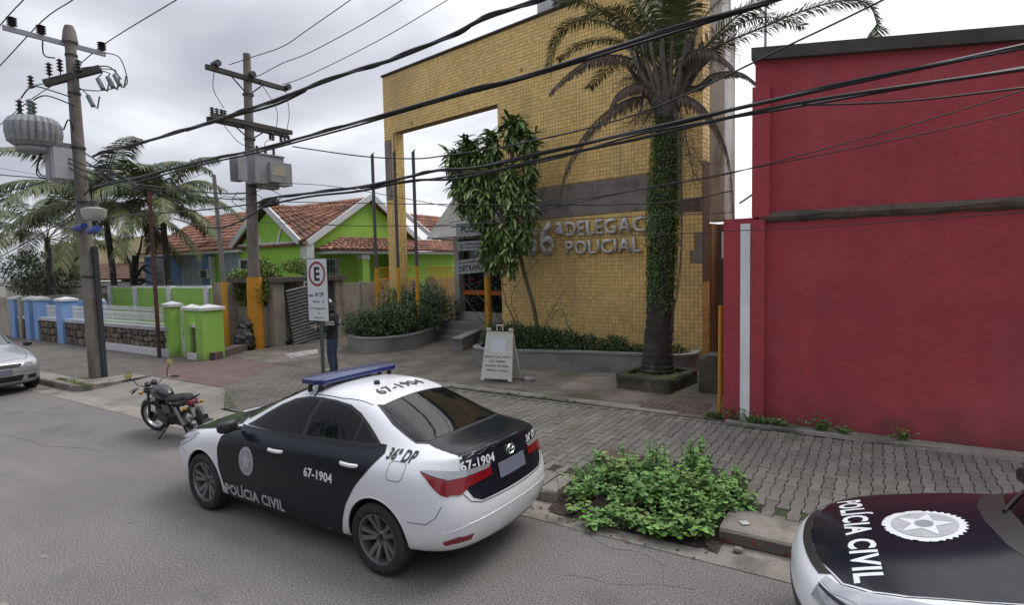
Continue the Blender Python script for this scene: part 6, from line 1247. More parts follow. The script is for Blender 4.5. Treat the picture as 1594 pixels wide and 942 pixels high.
for q in (((.25, .42, 7.64), (.4, .38, 7.5), (.35, .3, 7.38)), ((.25, .42, 7.6), (.5, .5, 7.5), (.5, .45, 7.42)), ((.25, .42, 7.64), (.55, .6, 7.6), (.62, .55, 7.47)), ((-.05, .0, 7.2), (.1, .1, 7.05), (.15, .15, 6.97)), ((-.55, -.45, 7.22), (-.6, -.6, 7.15), (-.6, -.70, 7.08)), ((-.45, -.38, 7.3), (-.45, -.38, 7.42)), ((-.28, -.22, 7.35), (-.28, -.22, 7.52)), ((.75, .62, 7.15), (.9, .7, 7.3), (.6, .7, 7.9), (.1, .6, 8.1)), ((.9, .5, 7.1), (.6, .2, 7.0), (.0, 0, 7.1))): m = MB(); m.tube(crom(q, 5), .013, 5, cap=False); m.build('fuse_bracket', dark_metal, p1_)
# ribbed round transformer
m = MB(); n = 72; vs = []; prof = [(.30, 5.62), (.40, 5.66), (.50, 5.74), (.54, 5.95), (.53, 6.15), (.46, 6.26), (.40, 6.30), (.001, 6.36)]
for r, z in prof:
    for j in range(n):
        a = 2*math.pi*j/n; rib = 1 if (j % 3) else (.90 if .45 < r else 1); vs.append((-.32+r*rib*math.cos(a), -.80+r*rib*math.sin(a), z))
m.add(vs, [(i*n+j, i*n+(j+1) % n, (i+1)*n+(j+1) % n, (i+1)*n+j) for i in range(len(prof)-1) for j in range(n)]+[tuple(range(n))[::-1]]); m.lathe([(.34, 5.52), (.36, 5.56), (.36, 5.62), (.001, 5.62)], 32, 0, Matrix.Translation((-.32, -.8, 0))); m.lathe([(.34, 5.52), (.001, 5.52)], 32, 0, Matrix.Translation((-.32, -.8, 0)))
m.box((-.28, -.25, 5.75), (.14, .5, .14)); m.build('transformer', traf, p1_)
for k, (dx, dy) in enumerate(((-.1, -.12), (.1, 0), (-.06, .12))): insul(p1_, (-.32+dx, -.88+dy, 6.34), 1.1, .36, porc_g if k else porc)
m = MB(); m.box((.02, -.48, 5.26), (.52, .36, .70)); m.build('switch_box', M('box_paint', (.36, .37, .38), .6, stain=[((.2, .2, .2), 3, .5, .7, .4)]), p1_)
m = MB(); m.box((.02, -.67, 5.26), (.04, .012, .66)); m.build('box_flange', traf, p1_)
m = MB()
for q in (((-.35, -.7, 5.52), (-.5, -.75, 5.1), (-.3, -.7, 4.95), (-.1, -.55, 5.0)), ((-.25, -.7, 5.52), (-.42, -.75, 5.2), (-.32, -.7, 5.0), (-.2, -.6, 5.05)), ((-.1, -.3, 6.1), (-.05, -.2, 6.35), (-.12, -.1, 6.1), (-.15, -.12, 5.6)), ((.25, -.4, 5.4), (.6, -.1, 5.2), (1.0, .1, 5.2)), ((.25, -.4, 5.3), (.6, -.1, 5.05), (1.0, .1, 5.0)), ((.25, -.4, 5.2), (.5, -.1, 4.9), (.8, .1, 4.9)), ((-.32, -1., 6.7), (-.2, -.8, 7.0), (-.1, -.4, 6.95), (-.15, 0, 6.9)), ((-.22, -.8, 6.7), (0, -.6, 6.8), (-.1, 0, 6.7)), ((-.25, -.5, 8.4), (-.5, -.45, 7.9), (-.3, -.3, 7.8)), ((-.3, .2, 7.7), (.2, .6, 7.75), (.6, .7, 7.4)), ((-.2, 0, 5.2), (.1, .1, 4.9), (.05, .1, 4.3)), ((.1, .0, 5.6), (.6, .2, 5.3), (1.4, .3, 5.1)), ((.0, 0, 4.6), (.5, .1, 4.9), (1.2, .2, 5.0))): m.tube(crom(q, 6), .016, 5, cap=False)
m.build('jumper_cable', black_plastic, p1_)
sc_ = P('scanner_blue', (.03, .06, .30), .4)
sl_ = thing('street_light', 'round street lamp head hanging by the leaning concrete pole', 'street lamp', (-15.45, 6.1, 3.98)); m = MB(); m.tube([(-.75, .1, .15), (-.3, 0, .3), (0, 0, .35)], .03, 6); m.lathe([(.09, .40), (.11, .30), (.13, .26)], 14); m.build('lamp_housing', black_plastic, sl_, smooth=True); m = MB(); m.lathe([(.13, .26), (.26, .22), (.24, .05), (.18, -.03), (.001, -.05)], 20); m.build('lamp_bowl', P('lamp_bowl', (.42, .42, .38), .4), sl_, smooth=True)
for q, lb in (((-16.0, 6.0, 3.78), 'left one of two blue cable closures strung by the leaning pole'), ((-15.3, 6.0, 3.68), 'right one of two blue cable closures strung by the leaning pole')):
    m = MB(); m.tube([(-.2, 0, 0), (.2, .02, .05)], .075, 10); o = m.build('cable_closure', sc_, None, smooth=True); o.location = q; tag(o, lb, 'cable closure', 'blue cable closures')
p2_ = thing('utility_pole', 'slim square topped pole with two timber arms and an orange foot', 'utility pole', (-17.27, 11.26, 0)); m = MB(); m.tube([(0, 0, .1), (.03, 0, 2.48)], [.265, .235], 20); m.build('painted_foot', M('orange_pole_paint', (.58, .25, .02), .7, var=.12, stain=[((.25, .16, .08), 5, .58, .75, .5)]), p2_, smooth=True)
m = MB(); m.tube([(.03, 0, 2.48), (.10, 0, 5.0), (.24, 0, 9.6)], [.19, .17, .115], 14); m.build('shaft', pole_c, p2_, smooth=True)
m = MB(); m.box((.12, -.02, 8.87), (.10, 2.55, .15)); m.box((.34, -.02, 8.80), (.10, 2.55, .14)); m.build('cross_arm', wood_d, p2_); m = MB(); m.box((.10, .08, 7.32), (.12, 2.8, .14)); m.box((.32, .08, 7.38), (.12, 2.8, .14)); m.build('cross_arm', wood_d, p2_)
for q in ((.2, -1.1, 8.95), (.2, .05, 8.92), (.2, 1.35, 8.85)): m = MB(); m.tube([Vector(q), Vector(q)+Vector((.28, 0, .02))], .10, 12); m.build('insulator', porc, p2_, smooth=True)
for k, y in enumerate((-1.25, -1.1, -.95, -.85, .7, .8, 1.1, 1.25, 1.4)): insul(p2_, (.25, y, 7.40 if k < 4 else 7.02), 1., .26, porc_g if k % 2 else porc)
m = MB()
for q in (((.2, -.55, 8.78), (.22, 0, 8.3)), ((.2, .55, 8.78), (.22, 0, 8.3)), ((.2, -.55, 7.28), (.2, 0, 6.9)), ((.2, .55, 7.28), (.2, 0, 6.9))): m.tube(q, .022, 5)
for z in (8.3, 6.9, 6.3, 5.4): m.lathe([(.15, z), (.175, z), (.175, z+.05), (.15, z+.05)], 16, 0, Matrix.Translation((.03+.022*z, 0, 0)))
m.build('arm_brace', dark_metal, p2_)
m = MB(); m.box((.50, .28, 5.92), (.50, 1.05, .92)); m.box((.50, .28, 6.40), (.56, 1.12, .04)); m.box((.50, .35, 5.40), (.35, .6, .12)); m.box((.80, .42, 5.85), (.14, .40, .62)); m.build('transformer', traf, p2_)
for y0 in (-.62, 1.0):
    for i in range(7): m = MB(); m.box((.32+.07*i, y0-.05, 5.85), (.02, .30, .74)); m.build('cooling_fin', traf, p2_)
m = MB(); m.box((.86, .55, 5.92), (.03, .42, .28)); m.box((.86, .50, 5.80), (.035, .5, .10)); m.build('number_plate', P('faded_yellow_plate', (.36, .33, .25), .7), p2_)
for y in (0.0, .3, .6): insul(p2_, (.5, y+.02, 6.42), .9, .26)
m = MB()
for q in (((.25, -1.1, 8.8), (.3, -1.2, 8.2), (.3, -.9, 7.7)), ((.4, .3, 8.8), (.5, .8, 8.0), (.3, .9, 7.4)), ((.3, 1.35, 8.75), (.35, 1.4, 8.0), (.3, 1.3, 7.4)), ((.3, 1.2, 7.0), (.5, .8, 6.8), (.5, .6, 6.68)), ((.3, .8, 7.0), (.45, .4, 6.9), (.5, .3, 6.68)), ((.25, -.9, 7.2), (.4, -.5, 6.7), (.5, 0, 6.6)), ((.4, .2, 5.35), (.3, -.4, 5.0), (.5, -.8, 5.0)), ((.5, .4, 5.35), (.6, .8, 5.1), (.3, .3, 4.9)), ((.3, 0, 5.2), (.6, .5, 4.8), (1.0, .4, 5.0)), ((.2, -.3, 4.9), (-.4, -.6, 5.1), (-.8, -.7, 4.9)), ((.2, -.2, 4.6), (.0, -.6, 4.9), (.5, -.7, 5.15))): m.tube(crom(q, 6), .011, 5, cap=False)
m.build('jumper_cable', black_plastic, p2_)
m = MB(); m.tube([(.25, .3, 4.85), (.75, .5, 4.92)], .12, 10); m.build('splice_box', black_plastic, p2_, smooth=True)
WIRES = [
 (0.028, [(-15.4, 6.14, 5.42), (-14.55, 6.14, 5.45), (-12.64, 6.14, 5.43), (-10.99, 6.14, 5.45), (-9.9, 6.14, 5.48), (-8.92, 6.14, 5.51), (-7.76, 6.14, 5.57), (-6.52, 6.14, 5.63), (-5.82, 6.14, 5.63), (-4.78, 6.14, 5.72), (-4.28, 6.14, 5.8), (-3.49, 6.14, 5.83), (-2.93, 6.14, 5.88)]),
 (0.022, [(-11.47, 6.2, 5.45), (-10.0, 6.2, 5.48), (-9.01, 6.2, 5.47), (-8.44, 6.2, 5.49), (-7.84, 6.2, 5.57)]),
 (0.028, [(-20.42, 8.0, 5.35), (-18.07, 8.0, 5.35), (-14.41, 8.0, 5.42), (-12.29, 8.0, 5.42), (-10.1, 8.0, 5.48), (-8.55, 8.0, 5.54), (-6.27, 8.0, 5.64), (-4.8, 8.0, 5.68), (-2.84, 8.0, 5.82), (-1.18, 8.0, 5.91), (-0.67, 8.0, 5.97)]),
 (0.02, [(-17.55, 8.06, 5.25), (-14.52, 8.06, 5.36), (-11.99, 8.06, 5.38), (-10.18, 8.06, 5.44), (-8.62, 8.06, 5.5), (-6.32, 8.06, 5.62), (-4.84, 8.06, 5.66), (-2.86, 8.06, 5.79), (-1.19, 8.06, 5.9)]),
 (0.026, [(-12.04, 8.0, 4.22), (-11.28, 8.0, 4.3), (-10.18, 8.0, 4.29), (-8.62, 8.0, 4.28), (-7.26, 8.0, 4.35), (-6.54, 8.0, 4.39), (-5.53, 8.0, 4.35), (-2.84, 8.0, 4.55), (-0.87, 8.0, 4.69), (1.25, 8.0, 4.82), (1.76, 8.0, 4.87)]),
 (0.022, [(-11.95, 8.0, 4.14), (-10.18, 8.0, 4.22), (-8.63, 8.0, 4.2), (-7.27, 8.0, 4.27), (-6.09, 8.0, 4.2), (-4.42, 8.0, 4.34), (-2.85, 8.0, 4.44), (-0.87, 8.0, 4.59), (1.26, 8.0, 4.58), (1.77, 8.0, 4.62)]),
 (0.015, [(-8.68, 8.05, 4.26), (-7.31, 8.05, 4.26), (-6.13, 8.05, 4.27), (-4.45, 8.05, 4.31), (-2.86, 8.05, 4.51), (-0.87, 8.05, 4.56), (1.27, 8.05, 4.61)]),
 (0.012, [(-10.64, 8.0, 5.33), (-8.59, 8.0, 4.88), (-7.25, 8.0, 4.67), (-6.54, 8.0, 4.63), (-5.01, 8.0, 4.63), (-2.84, 8.0, 4.8), (-0.87, 8.0, 5.34), (-0.0, 8.0, 5.6), (0.29, 8.0, 5.7)]),
 (0.012, [(-0.8, 8.0, 4.56), (0.19, 8.0, 4.43), (1.26, 8.0, 4.39), (1.54, 8.0, 4.39)]),
 (0.007, [(-6.63, 8.3, 3.47), (-5.49, 8.3, 3.6), (-3.47, 8.3, 3.72), (-2.03, 8.3, 3.82), (-1.32, 8.3, 3.92), (0.18, 8.3, 4.18), (1.31, 8.3, 4.43)]),
 (0.007, [(-6.63, 8.3, 3.38), (-4.6, 8.3, 3.58), (-2.86, 8.3, 3.77), (-1.49, 8.3, 3.89), (0.19, 8.3, 4.06), (1.32, 8.3, 4.21)]),
 (0.009, [(-11.47, 8.3, 4.24), (-6.62, 8.3, 3.81), (-2.96, 8.3, 3.54), (-1.67, 8.3, 3.62)]),
 (0.006, [(-12.78, 8.5, 3.85), (-9.21, 8.5, 3.57), (-6.79, 8.5, 3.43), (-4.72, 8.5, 3.23), (-3.03, 8.5, 3.09), (-1.7, 8.5, 3.08), (-0.46, 8.5, 3.08), (1.38, 8.5, 3.13)]),
 (0.006, [(-12.02, 8.5, 3.91), (-10.01, 8.5, 3.64), (-7.76, 8.5, 3.49), (-5.63, 8.5, 3.43), (-1.71, 8.5, 3.34)]),
 (0.012, [(-16.24, 10.16, 8.8), (-15.16, 10.16, 8.78), (-13.73, 10.16, 8.77), (-12.64, 10.16, 8.97), (-11.04, 10.16, 9.29), (-10.47, 10.16, 9.41)]),
 (0.012, [(-17.12, 11.3, 8.92), (-16.58, 11.3, 8.83), (-15.3, 11.3, 8.97), (-14.1, 11.3, 9.01), (-11.94, 11.3, 9.27), (-10.39, 11.3, 9.54), (-9.84, 11.3, 9.63)]),
 (0.012, [(-17.12, 12.6, 9.0), (-15.77, 12.6, 9.04), (-12.53, 12.6, 9.43), (-9.95, 12.6, 9.9), (-9.4, 12.6, 9.99)]),
 (0.013, [(-20.02, 5.14, 8.01), (-17.15, 5.14, 8.47), (-16.25, 5.14, 8.6), (-15.72, 5.14, 8.66), (-14.85, 5.14, 8.79)]),
 (0.013, [(-21.09, 5.65, 7.84), (-19.07, 5.65, 8.09), (-16.26, 5.65, 8.53), (-14.67, 5.65, 8.57), (-13.5, 5.65, 8.62)]),
 (0.013, [(-25.44, 6.88, 7.34), (-23.6, 6.88, 7.51), (-21.16, 6.88, 7.84), (-18.65, 6.88, 8.04), (-16.21, 6.88, 8.38), (-12.86, 6.88, 8.55), (-11.92, 6.88, 8.59)]),
 (0.018, [(-25.08, 6.5, 5.25), (-22.73, 6.5, 5.25), (-19.75, 6.5, 5.26), (-17.05, 6.5, 5.4)]),
 (0.014, [(-24.94, 6.5, 3.24), (-23.16, 6.5, 3.3), (-19.1, 6.5, 3.98), (-16.66, 6.5, 4.4)]),
 (0.016, [(-23.53, 6.3, 5.94), (-21.92, 6.3, 5.69), (-19.11, 6.3, 5.31), (-17.52, 6.3, 5.02)]),
 (0.02, [(-23.56, 9.0, 6.79), (-21.07, 9.0, 5.76), (-19.6, 9.0, 5.48), (-15.43, 9.0, 4.85), (-13.75, 9.0, 4.71)]),
 (0.016, [(-20.02, 9.0, 5.46), (-15.44, 9.0, 4.72), (-13.76, 9.0, 4.54)]),
 (0.018, [(-23.66, 9.0, 4.56), (-20.35, 9.0, 4.57), (-16.55, 9.0, 4.44), (-13.55, 9.0, 4.41)]),
 (0.022, [(-17.62, 9.0, 4.29), (-15.61, 9.0, 3.9), (-14.32, 9.0, 4.0), (-12.69, 9.0, 4.46)]),
 (0.008, [(-18.83, 9.0, 5.25), (-16.87, 9.0, 4.65), (-15.26, 9.0, 4.32), (-13.66, 9.0, 4.04)]),
 (0.009, [(-16.18, 11.0, 5.31), (-15.79, 11.0, 5.37), (-12.88, 11.0, 5.0), (-8.77, 11.0, 4.13)]),
 (0.02, [(-16.59, 6.4, 5.49), (-15.92, 6.4, 5.23), (-15.21, 6.4, 5.07), (-14.66, 6.4, 4.91), (-13.95, 6.4, 4.62)]),
 (0.02, [(-16.62, 6.4, 5.31), (-15.78, 6.4, 5.02), (-15.0, 6.4, 4.75), (-13.82, 6.4, 4.49)]),
 (0.012, [(-15.17, 6.4, 5.57), (-15.41, 6.4, 5.28), (-15.62, 6.4, 5.0), (-15.25, 6.4, 4.82)]),
 (0.012, [(-15.01, 6.4, 5.55), (-15.17, 6.4, 5.33), (-15.43, 6.4, 5.13), (-15.94, 6.4, 5.08)]),
 (0.007, [(-22.58, 6.5, 5.98), (-19.71, 6.5, 5.48), (-17.67, 6.5, 5.14), (-16.24, 6.5, 4.81)]),
 (0.01, [(-0.93, 6.3, 5.22), (-0.86, 6.3, 5.23)]),
]

CABLE_LABELS = ['thickest twisted cable bundle climbing from the leaning pole to the top edge', 'second strand wound round the thickest bundle between the two poles', 'long straight cable bundle crossing the upper yellow facade and palm crown', 'thinner cable slung just below the bundle over the palm crown', 'upper cable of the pair crossing the dracaena and the red building', 'lower cable of the pair crossing the dracaena and the red building', 'slack strand hanging between the paired cables by the dracaena', 'steep single wire rising from the dracaena to the top right', 'short cable branching off over the upper red wall', 'thin wire rising from the letters across the red wall, upper of two', 'thin wire rising from the letters across the red wall, lower of two', 'thin level wire passing just above the flag poles', 'thin sagging wire running along the ledge of the red building', 'thin wire crossing the middle of the three flag poles', 'high wire leaving the timber cross arm at its far left', 'high wire leaving the timber cross arm at the pole', 'high wire leaving the timber cross arm at its right end', 'wire on the leftmost insulator of the leaning pole', 'wire on the middle insulator of the leaning pole', 'wire on the right insulator of the leaning pole', 'cable entering at the left edge behind the grey switch box', 'cable entering at the left edge through the big palm', 'cable sagging at the left edge below the round transformer', 'upper of two level cables between the poles above the tiled roof', 'lower of two level cables between the poles above the tiled roof', 'cable running from the street lamp head to the timber arm pole', 'drooping cable looping across the orange tiled roof', 'thin wire from the rusty post down to the timber arm pole', 'thin wire from the square transformer to the tall opening', 'upper dark cable tangle beside the grey switch box', 'lower dark cable tangle beside the grey switch box', 'short tie dropping from the thickest bundle, the left one', 'short tie dropping from the thickest bundle, the right one', 'very thin wire at the far left edge above the palms', 'stub of cable at the top edge over the palm']
for i, (r, pts) in enumerate(WIRES):
    q = crom(pts, 6); m = MB(); m.tube(q, r, 6)
    if r > .025:
        tw = []
        for k, p in enumerate(q): a = k*.55; tw.append(p+Vector((0, math.cos(a), math.sin(a)))*r*1.1)
        m.tube(tw, r*.6, 5)
    o = m.build('overhead_cable', black_plastic, None, smooth=True)
    tag(o, CABLE_LABELS[i], 'cable', 'overhead cables and wires')
# ---------------------------------------------------------------- parking sign
sg = thing('parking_sign', 'tall white sign with a red ringed letter E on a grey post', 'sign', (-10.1, 8.07, 0)); m = MB(); m.tube([(0, .05, .1), (0, .05, 2.8)], .04, 10); m.build('post', M('sign_post', (.10, .11, .10), .6, metal=.3), sg, smooth=True)
def rrect(w_, h_, r_, n_=5):
    o = []
    for cx, cz, a0 in ((w_/2-r_, h_/2-r_, 0), (-w_/2+r_, h_/2-r_, 90), (-w_/2+r_, -h_/2+r_, 180), (w_/2-r_, -h_/2+r_, 270)):
        for k in range(n_+1): a = R(a0+90*k/n_); o.append((cx+r_*math.cos(a), cz+r_*math.sin(a)))
    return o
FX = lambda y: Matrix(((1, 0, 0, 0), (0, 0, -1, y), (0, 1, 0, 2.235), (0, 0, 0, 1)))
sw = P('sign_white', (.66, .67, .69), .45, stain=[((.45, .45, .44), 4, .55, .75, .4)]); sred = P('sign_red', (.30, .03, .035), .5)
m = MB(); m.prism(rrect(.675, 1.36, .04), -.006, .006, 0, FX(0)); m.build('sign_back', ink, sg, fix=True); m = MB(); m.prism(rrect(.645, 1.33, .035), .006, .008, 0, FX(0)); m.build('sign_face', sw, sg, fix=True)
m = MB(); n = 48; Z0 = .345; vs = [(r*math.cos(2*math.pi*j/n), r*math.sin(2*math.pi*j/n)+Z0, z) for r, z in ((.215, .0095), (.268, .0095)) for j in range(n)]; m.add(vs, [(j, n+j, n+(j+1) % n, (j+1) % n) for j in range(n)], 0, FX(0)); m.build('red_ring', sred, sg)
me = MB(); me.box((-.055, Z0, .0105), (.062, .30, .002), 0, 0, FX(0)); [me.box((.03, Z0+q, .0105), (.115, .062, .002), 0, 0, FX(0)) for q in (-.119, 0, .119)]; me.build('lettering', ink, sg)
T_ = lambda x, z: FX(-.0095) @ Matrix.Translation((x, z, 0))
for t, sz, x, z, b_ in (('36ª DP', .105, .05, -.10, .03), ('Viaturas', .075, -.05, -.25, .01), ('Fora regulamento', .065, 0, -.395, .01), ('Eduardo Reis', .055, .0, -.60, .01)): place_text(t, sz, ink, sg, T_(x, z), bold=b_)
m = MB(); m.box((-.25, -.125, .0100), (.05, .045, .002), 0, 0, FX(0)); m.box((-.18, -.125, .0100), (.05, .045, .002), 0, 0, FX(0)); m.box((-.215, -.115, .0100), (.09, .02, .0025), 0, 0, FX(0)); m.add([(.17, -.29, .0100), (.20, -.26, .0100), (.14, -.26, .0100)], [(0, 1, 2)], 0, FX(0)); m.box((.17, -.235, .0100), (.015, .06, .002), 0, 0, FX(0)); m.box((.02, -.50, .01), (.03, .03, .002), 0, 0, FX(0)); m.build('pictogram', ink, sg)
# ---------------------------------------------------------------- sandwich board
sb = thing('sandwich_board', 'white folding A-frame board with a pale notice and four printed lines', 'sign board', (-6.95, 10.35, .15), R(10)); bw = M('board_plastic', (.56, .56, .50), .55, var=.08, stain=[((.33, .32, .27), 3, .52, .7, .5)])
for s_ in (-1, 1):
    T = Matrix.Translation((0, s_*.27, 0)) @ Matrix.Rotation(s_*R(14.5), 4, 'X'); b = MB(); w0, w1, h = .37, .31, 1.10
    pl_ = [(-w0, .03), (-w0+.09, .03), (-w0+.09, .07), (w0-.09, .07), (w0-.09, .03), (w0, .03), (w1, h+.08), (w1-.09, h+.08), (w1-.09, h), (-w1+.09, h), (-w1+.09, h+.08), (-w1, h+.08)]
    TT = T @ Matrix(((1, 0, 0, 0), (0, 0, -1, 0), (0, 1, 0, 0), (0, 0, 0, 1)))
    b.prism(pl_, -.018, .018, 0, TT); pn = b.build('board_panel', bw, sb, fix=True)
    if s_ < 0:
        m = MB(); m.box((0, .80, .0195), (.34, .31, .002), 0, 0, TT); m.build('notice', P('pale_notice', (.60, .62, .66), .6), sb)
        for i, t in enumerate(('SERVIÇO CIVIL  POSTO', 'DAS  TURMAS', 'AGENDA DE TERRA', 'SERVIÇO ATUALIZ')): place_text(t, .062, ink, sb, TT @ Matrix.Translation((0, .545-.098*i, .0195)), bold=.02)
m = MB(); m.tube([(-.07, 0, 1.10), (-.07, 0, 1.21), (.07, 0, 1.21), (.07, 0, 1.10)], .018, 8); m.build('carry_handle', bw, sb, smooth=True)
b = bmesh.new(); bmesh.ops.create_icosphere(b, subdivisions=3, radius=1)
for v in b.verts: x, y, z = v.co; r = 1+.25*math.sin(6*x+2)*math.cos(7*y)+.15*math.sin(11*z+9*x); v.co = Vector((x*r*.16, y*r*.11, max(-.3, z*r)*.07))
me = bpy.data.meshes.new('rag'); b.to_mesh(me); b.free(); me.materials.append(M('pink_cloth', (.30, .24, .25), .9, bump=.5)); me.shade_smooth(); tag(ob('rag', me, None, (-6.35, 10.55, .17)), 'crumpled pinkish cloth on the ground at the foot of the folding board', 'cloth')
# ---------------------------------------------------------------- motorcycle
def motorcycle(loc, rz, lean):
    r0 = thing('motorcycle', 'black parked motorcycle on its side stand with a round mirror', 'motorcycle', loc, rz); r0.rotation_euler = (lean, 0, rz)
    bp = P('moto_black', (.014, .014, .018), .25, coat=.5); eng = P('engine_grey', (.07, .068, .066), .5, metal=.5); seatm = P('seat_vinyl', (.016, .016, .017), .6)
    tp = [(.235, -.03), (.26, -.048), (.29, -.042), (.305, 0), (.29, .042), (.26, .048), (.235, .03)]
    steer = R(14)
    for x, nm, st in ((.64, 'front_wheel', steer), (-.64, 'rear_wheel', 0)):
        e_ = bpy.data.objects.new(nm, None); COL.objects.link(e_); e_.parent = r0; e_.location = (x, 0, .305); e_.rotation_euler = (0, 0, st)
        T = Matrix.Rotation(R(-90), 4, 'X'); m = MB(); m.lathe(tp, 40, 0, T); m.build('tyre', tyre_m, e_, smooth=True)
        m = MB(); m.lathe([(.235, -.03), (.222, -.02), (.222, .02), (.235, .03)], 40, 0, T); m.lathe([(.05, -.05), (.05, .05), (.001, .05)], 16, 0, T)
        for k in range(28): a = 2*math.pi*k/28; s_ = 1 if k % 2 else -1; m.tube([(.045*math.cos(a+.6*s_), s_*.04, .045*math.sin(a+.6*s_)), (.225*math.cos(a), 0, .225*math.sin(a))], .0035, 4, cap=False)
        m.build('rim', grey_metal, e_, smooth=True); m = MB(); m.lathe([(.10 if x > 0 else .075, .03), (.10 if x > 0 else .075, .06), (.001, .062)], 20, 0, T); m.build('brake_hub', eng, e_, smooth=True)
    m = MB()
    for s_ in (-1, 1): m.tube([(.64, s_*.085, .305), (.42, s_*.085, .86)], [.028, .02], 10)
    m.tube([(.41, -.12, .86), (.41, .12, .86)], .02, 8); m.build('fork', eng, r0, smooth=True)
    m = MB(); vs = []
    for k in range(11):
        a = R(20+k*13); vs += [(.64+.335*math.cos(a), -.06, .305+.335*math.sin(a)), (.64+.345*math.cos(a), 0, .305+.345*math.sin(a)+.01), (.64+.335*math.cos(a), .06, .305+.335*math.sin(a))]
    m.add(vs, [(i*3+j, i*3+j+1, (i+1)*3+j+1, (i+1)*3+j) for i in range(10) for j in range(2)]); m.build('front_mudguard', bp, r0, smooth=True)
    m = MB(); m.tube(crom([(.40, 0, .84), (.1, 0, .62), (-.1, 0, .60), (-.5, 0, .66), (-.78, 0, .78)], 5), .028, 8); m.tube(crom([(.40, 0, .80), (.34, 0, .45), (.15, 0, .28), (-.25, 0, .27), (-.30, 0, .60)], 5), .025, 8)
    for s_ in (-1, 1): m.tube([(-.64, s_*.09, .305), (-.22, s_*.07, .30)], .022, 8)
    m.build('frame', black_plastic, r0, smooth=True)
    m = MB()
    for s_ in (-1, 1):
        m.tube([(-.60, s_*.12, .34), (-.46, s_*.12, .66)], .026, 8)
        for k in range(9): t = k/8; c = Vector((-.60, s_*.12, .34)).lerp(Vector((-.46, s_*.12, .66)), .15+.7*t); m.tube([c, c+Vector((.005, 0, .012))], .038, 8)
    m.build('shock_absorber', grey_metal, r0, smooth=True)
    def blob(nm, pts, rad, mt, sy_=1.):
        P2 = crom(pts, 5); rr2 = [x.x for x in crom([(q, 0, 0) for q in rad], 5)]; m = MB(); m.tube(P2, rr2, 14); 
        m.v = [(x, y*sy_, z) for x, y, z in m.v]; return m.build(nm, mt, r0, smooth=True)
    blob('fuel_tank', [(.36, 0, .80), (.27, 0, .83), (.08, 0, .835), (-.08, 0, .78), (-.13, 0, .74)], [.05, .12, .13, .10, .04], bp, 1.05)
    blob('seat', [(-.08, 0, .745), (-.2, 0, .75), (-.45, 0, .79), (-.70, 0, .83), (-.78, 0, .83)], [.04, .06, .065, .06, .03], seatm, 1.9)
    blob('tail_cowl', [(-.25, 0, .68), (-.5, 0, .72), (-.75, 0, .78), (-.88, 0, .83)], [.05, .075, .07, .03], bp, 1.4)
    m = MB(); m.tube([(-.84, 0, .76), (-.90, 0, .74)], [.07, .045], 12); m.v = [(x, y*1.5, z) for x, y, z in m.v]; m.build('tail_light', red_lens, r0, smooth=True)
    m = MB(); m.tube(crom([(-.78, -.09, .80), (-.95, -.09, .87), (-.97, 0, .88), (-.95, .09, .87), (-.78, .09, .80)], 4), .013, 6); m.build('grab_rail', black_plastic, r0, smooth=True)
    m = MB(); m.box((-.93, 0, .60), (.02, .19, .16)); m.build('number_plate', P('moto_plate', (.35, .32, .32), .6), r0); m = MB(); m.tube(crom([(-.85, 0, .72), (-.92, 0, .62), (-.98, 0, .42)], 4), [.05]*9, 6); m.build('rear_mudguard', black_plastic, r0, smooth=True)
    m = MB(); m.box((.12, 0, .42), (.34, .22, .24)); m.box((.0, 0, .36), (.4, .24, .16))
    for k in range(6): m.box((.22, 0, .53+.028*k), (.17, .19-.01*(k % 2)*2, .016))
    m.lathe([(.085, .0), (.085, .04), (.06, .05), (.001, .05)], 18, 0, Matrix.Translation((-.05, .12, .36)) @ Matrix.Rotation(R(-90), 4, 'X')); m.build('engine', eng, r0)
    m = MB(); m.tube(crom([(.25, -.08, .5), (.34, -.1, .38), (.2, -.13, .25), (-.2, -.15, .27), (-.4, -.16, .30), (-.8, -.17, .40)], 5), [.02]*15+[.035]*3+[.045]*8, 10); m.build('exhaust', P('exhaust_dark', (.05, .05, .05), .4, metal=.7), r0, smooth=True)
    m = MB(); m.box((-.18, .13, .60), (.26, .03, .16)); m.build('side_cover', bp, r0)
    m = MB(); m.tube([(-.08, .12, .28), (.03, .36, .02)], .014, 6); m.box((.035, .375, .012), (.07, .05, .012)); m.build('side_stand', black_plastic, r0)
    m = MB(); m.tube(crom([(.26, .36, .98), (.34, .22, 1.03), (.40, .08, .92), (.40, -.08, .92), (.34, -.22, 1.03), (.26, -.36, .98)], 5), .012, 8); m.build('handlebar', grey_metal, r0, smooth=True)
    m = MB()
    for s_ in (-1, 1): m.tube([(.28, s_*.29, 1.01), (.24, s_*.40, .965)], .019, 8); m.tube([(.30, s_*.3, 1.01), (.38, s_*.38, .97)], .008, 5)
    m.build('grip', black_plastic, r0, smooth=True)
    m = MB(); T = Matrix.Translation((.50, 0, .84)) @ Matrix.Rotation(R(90), 4, 'Y'); m.lathe([(.001, -.12), (.06, -.10), (.095, -.03), (.10, .05)], 20, 0, T); h_ = m.build('headlight', bp, r0, smooth=True); m = MB(); m.lathe([(.098, .05), (.07, .07), (.001, .078)], 20, 0, T); m.build('lens', clear_lens, h_, smooth=True)
    m = MB(); m.lathe([(.05, 0), (.05, .05), (.001, .052)], 14, 0, Matrix.Translation((.44, .055, .95)) @ Matrix.Rotation(R(-35), 4, 'Y')); m.lathe([(.05, 0), (.05, .05), (.001, .052)], 14, 0, Matrix.Translation((.44, -.055, .95)) @ Matrix.Rotation(R(-35), 4, 'Y')); m.build('gauge', black_plastic, r0, smooth=True)
    amber = P('amber_lens', (.55, .24, .04), .3)
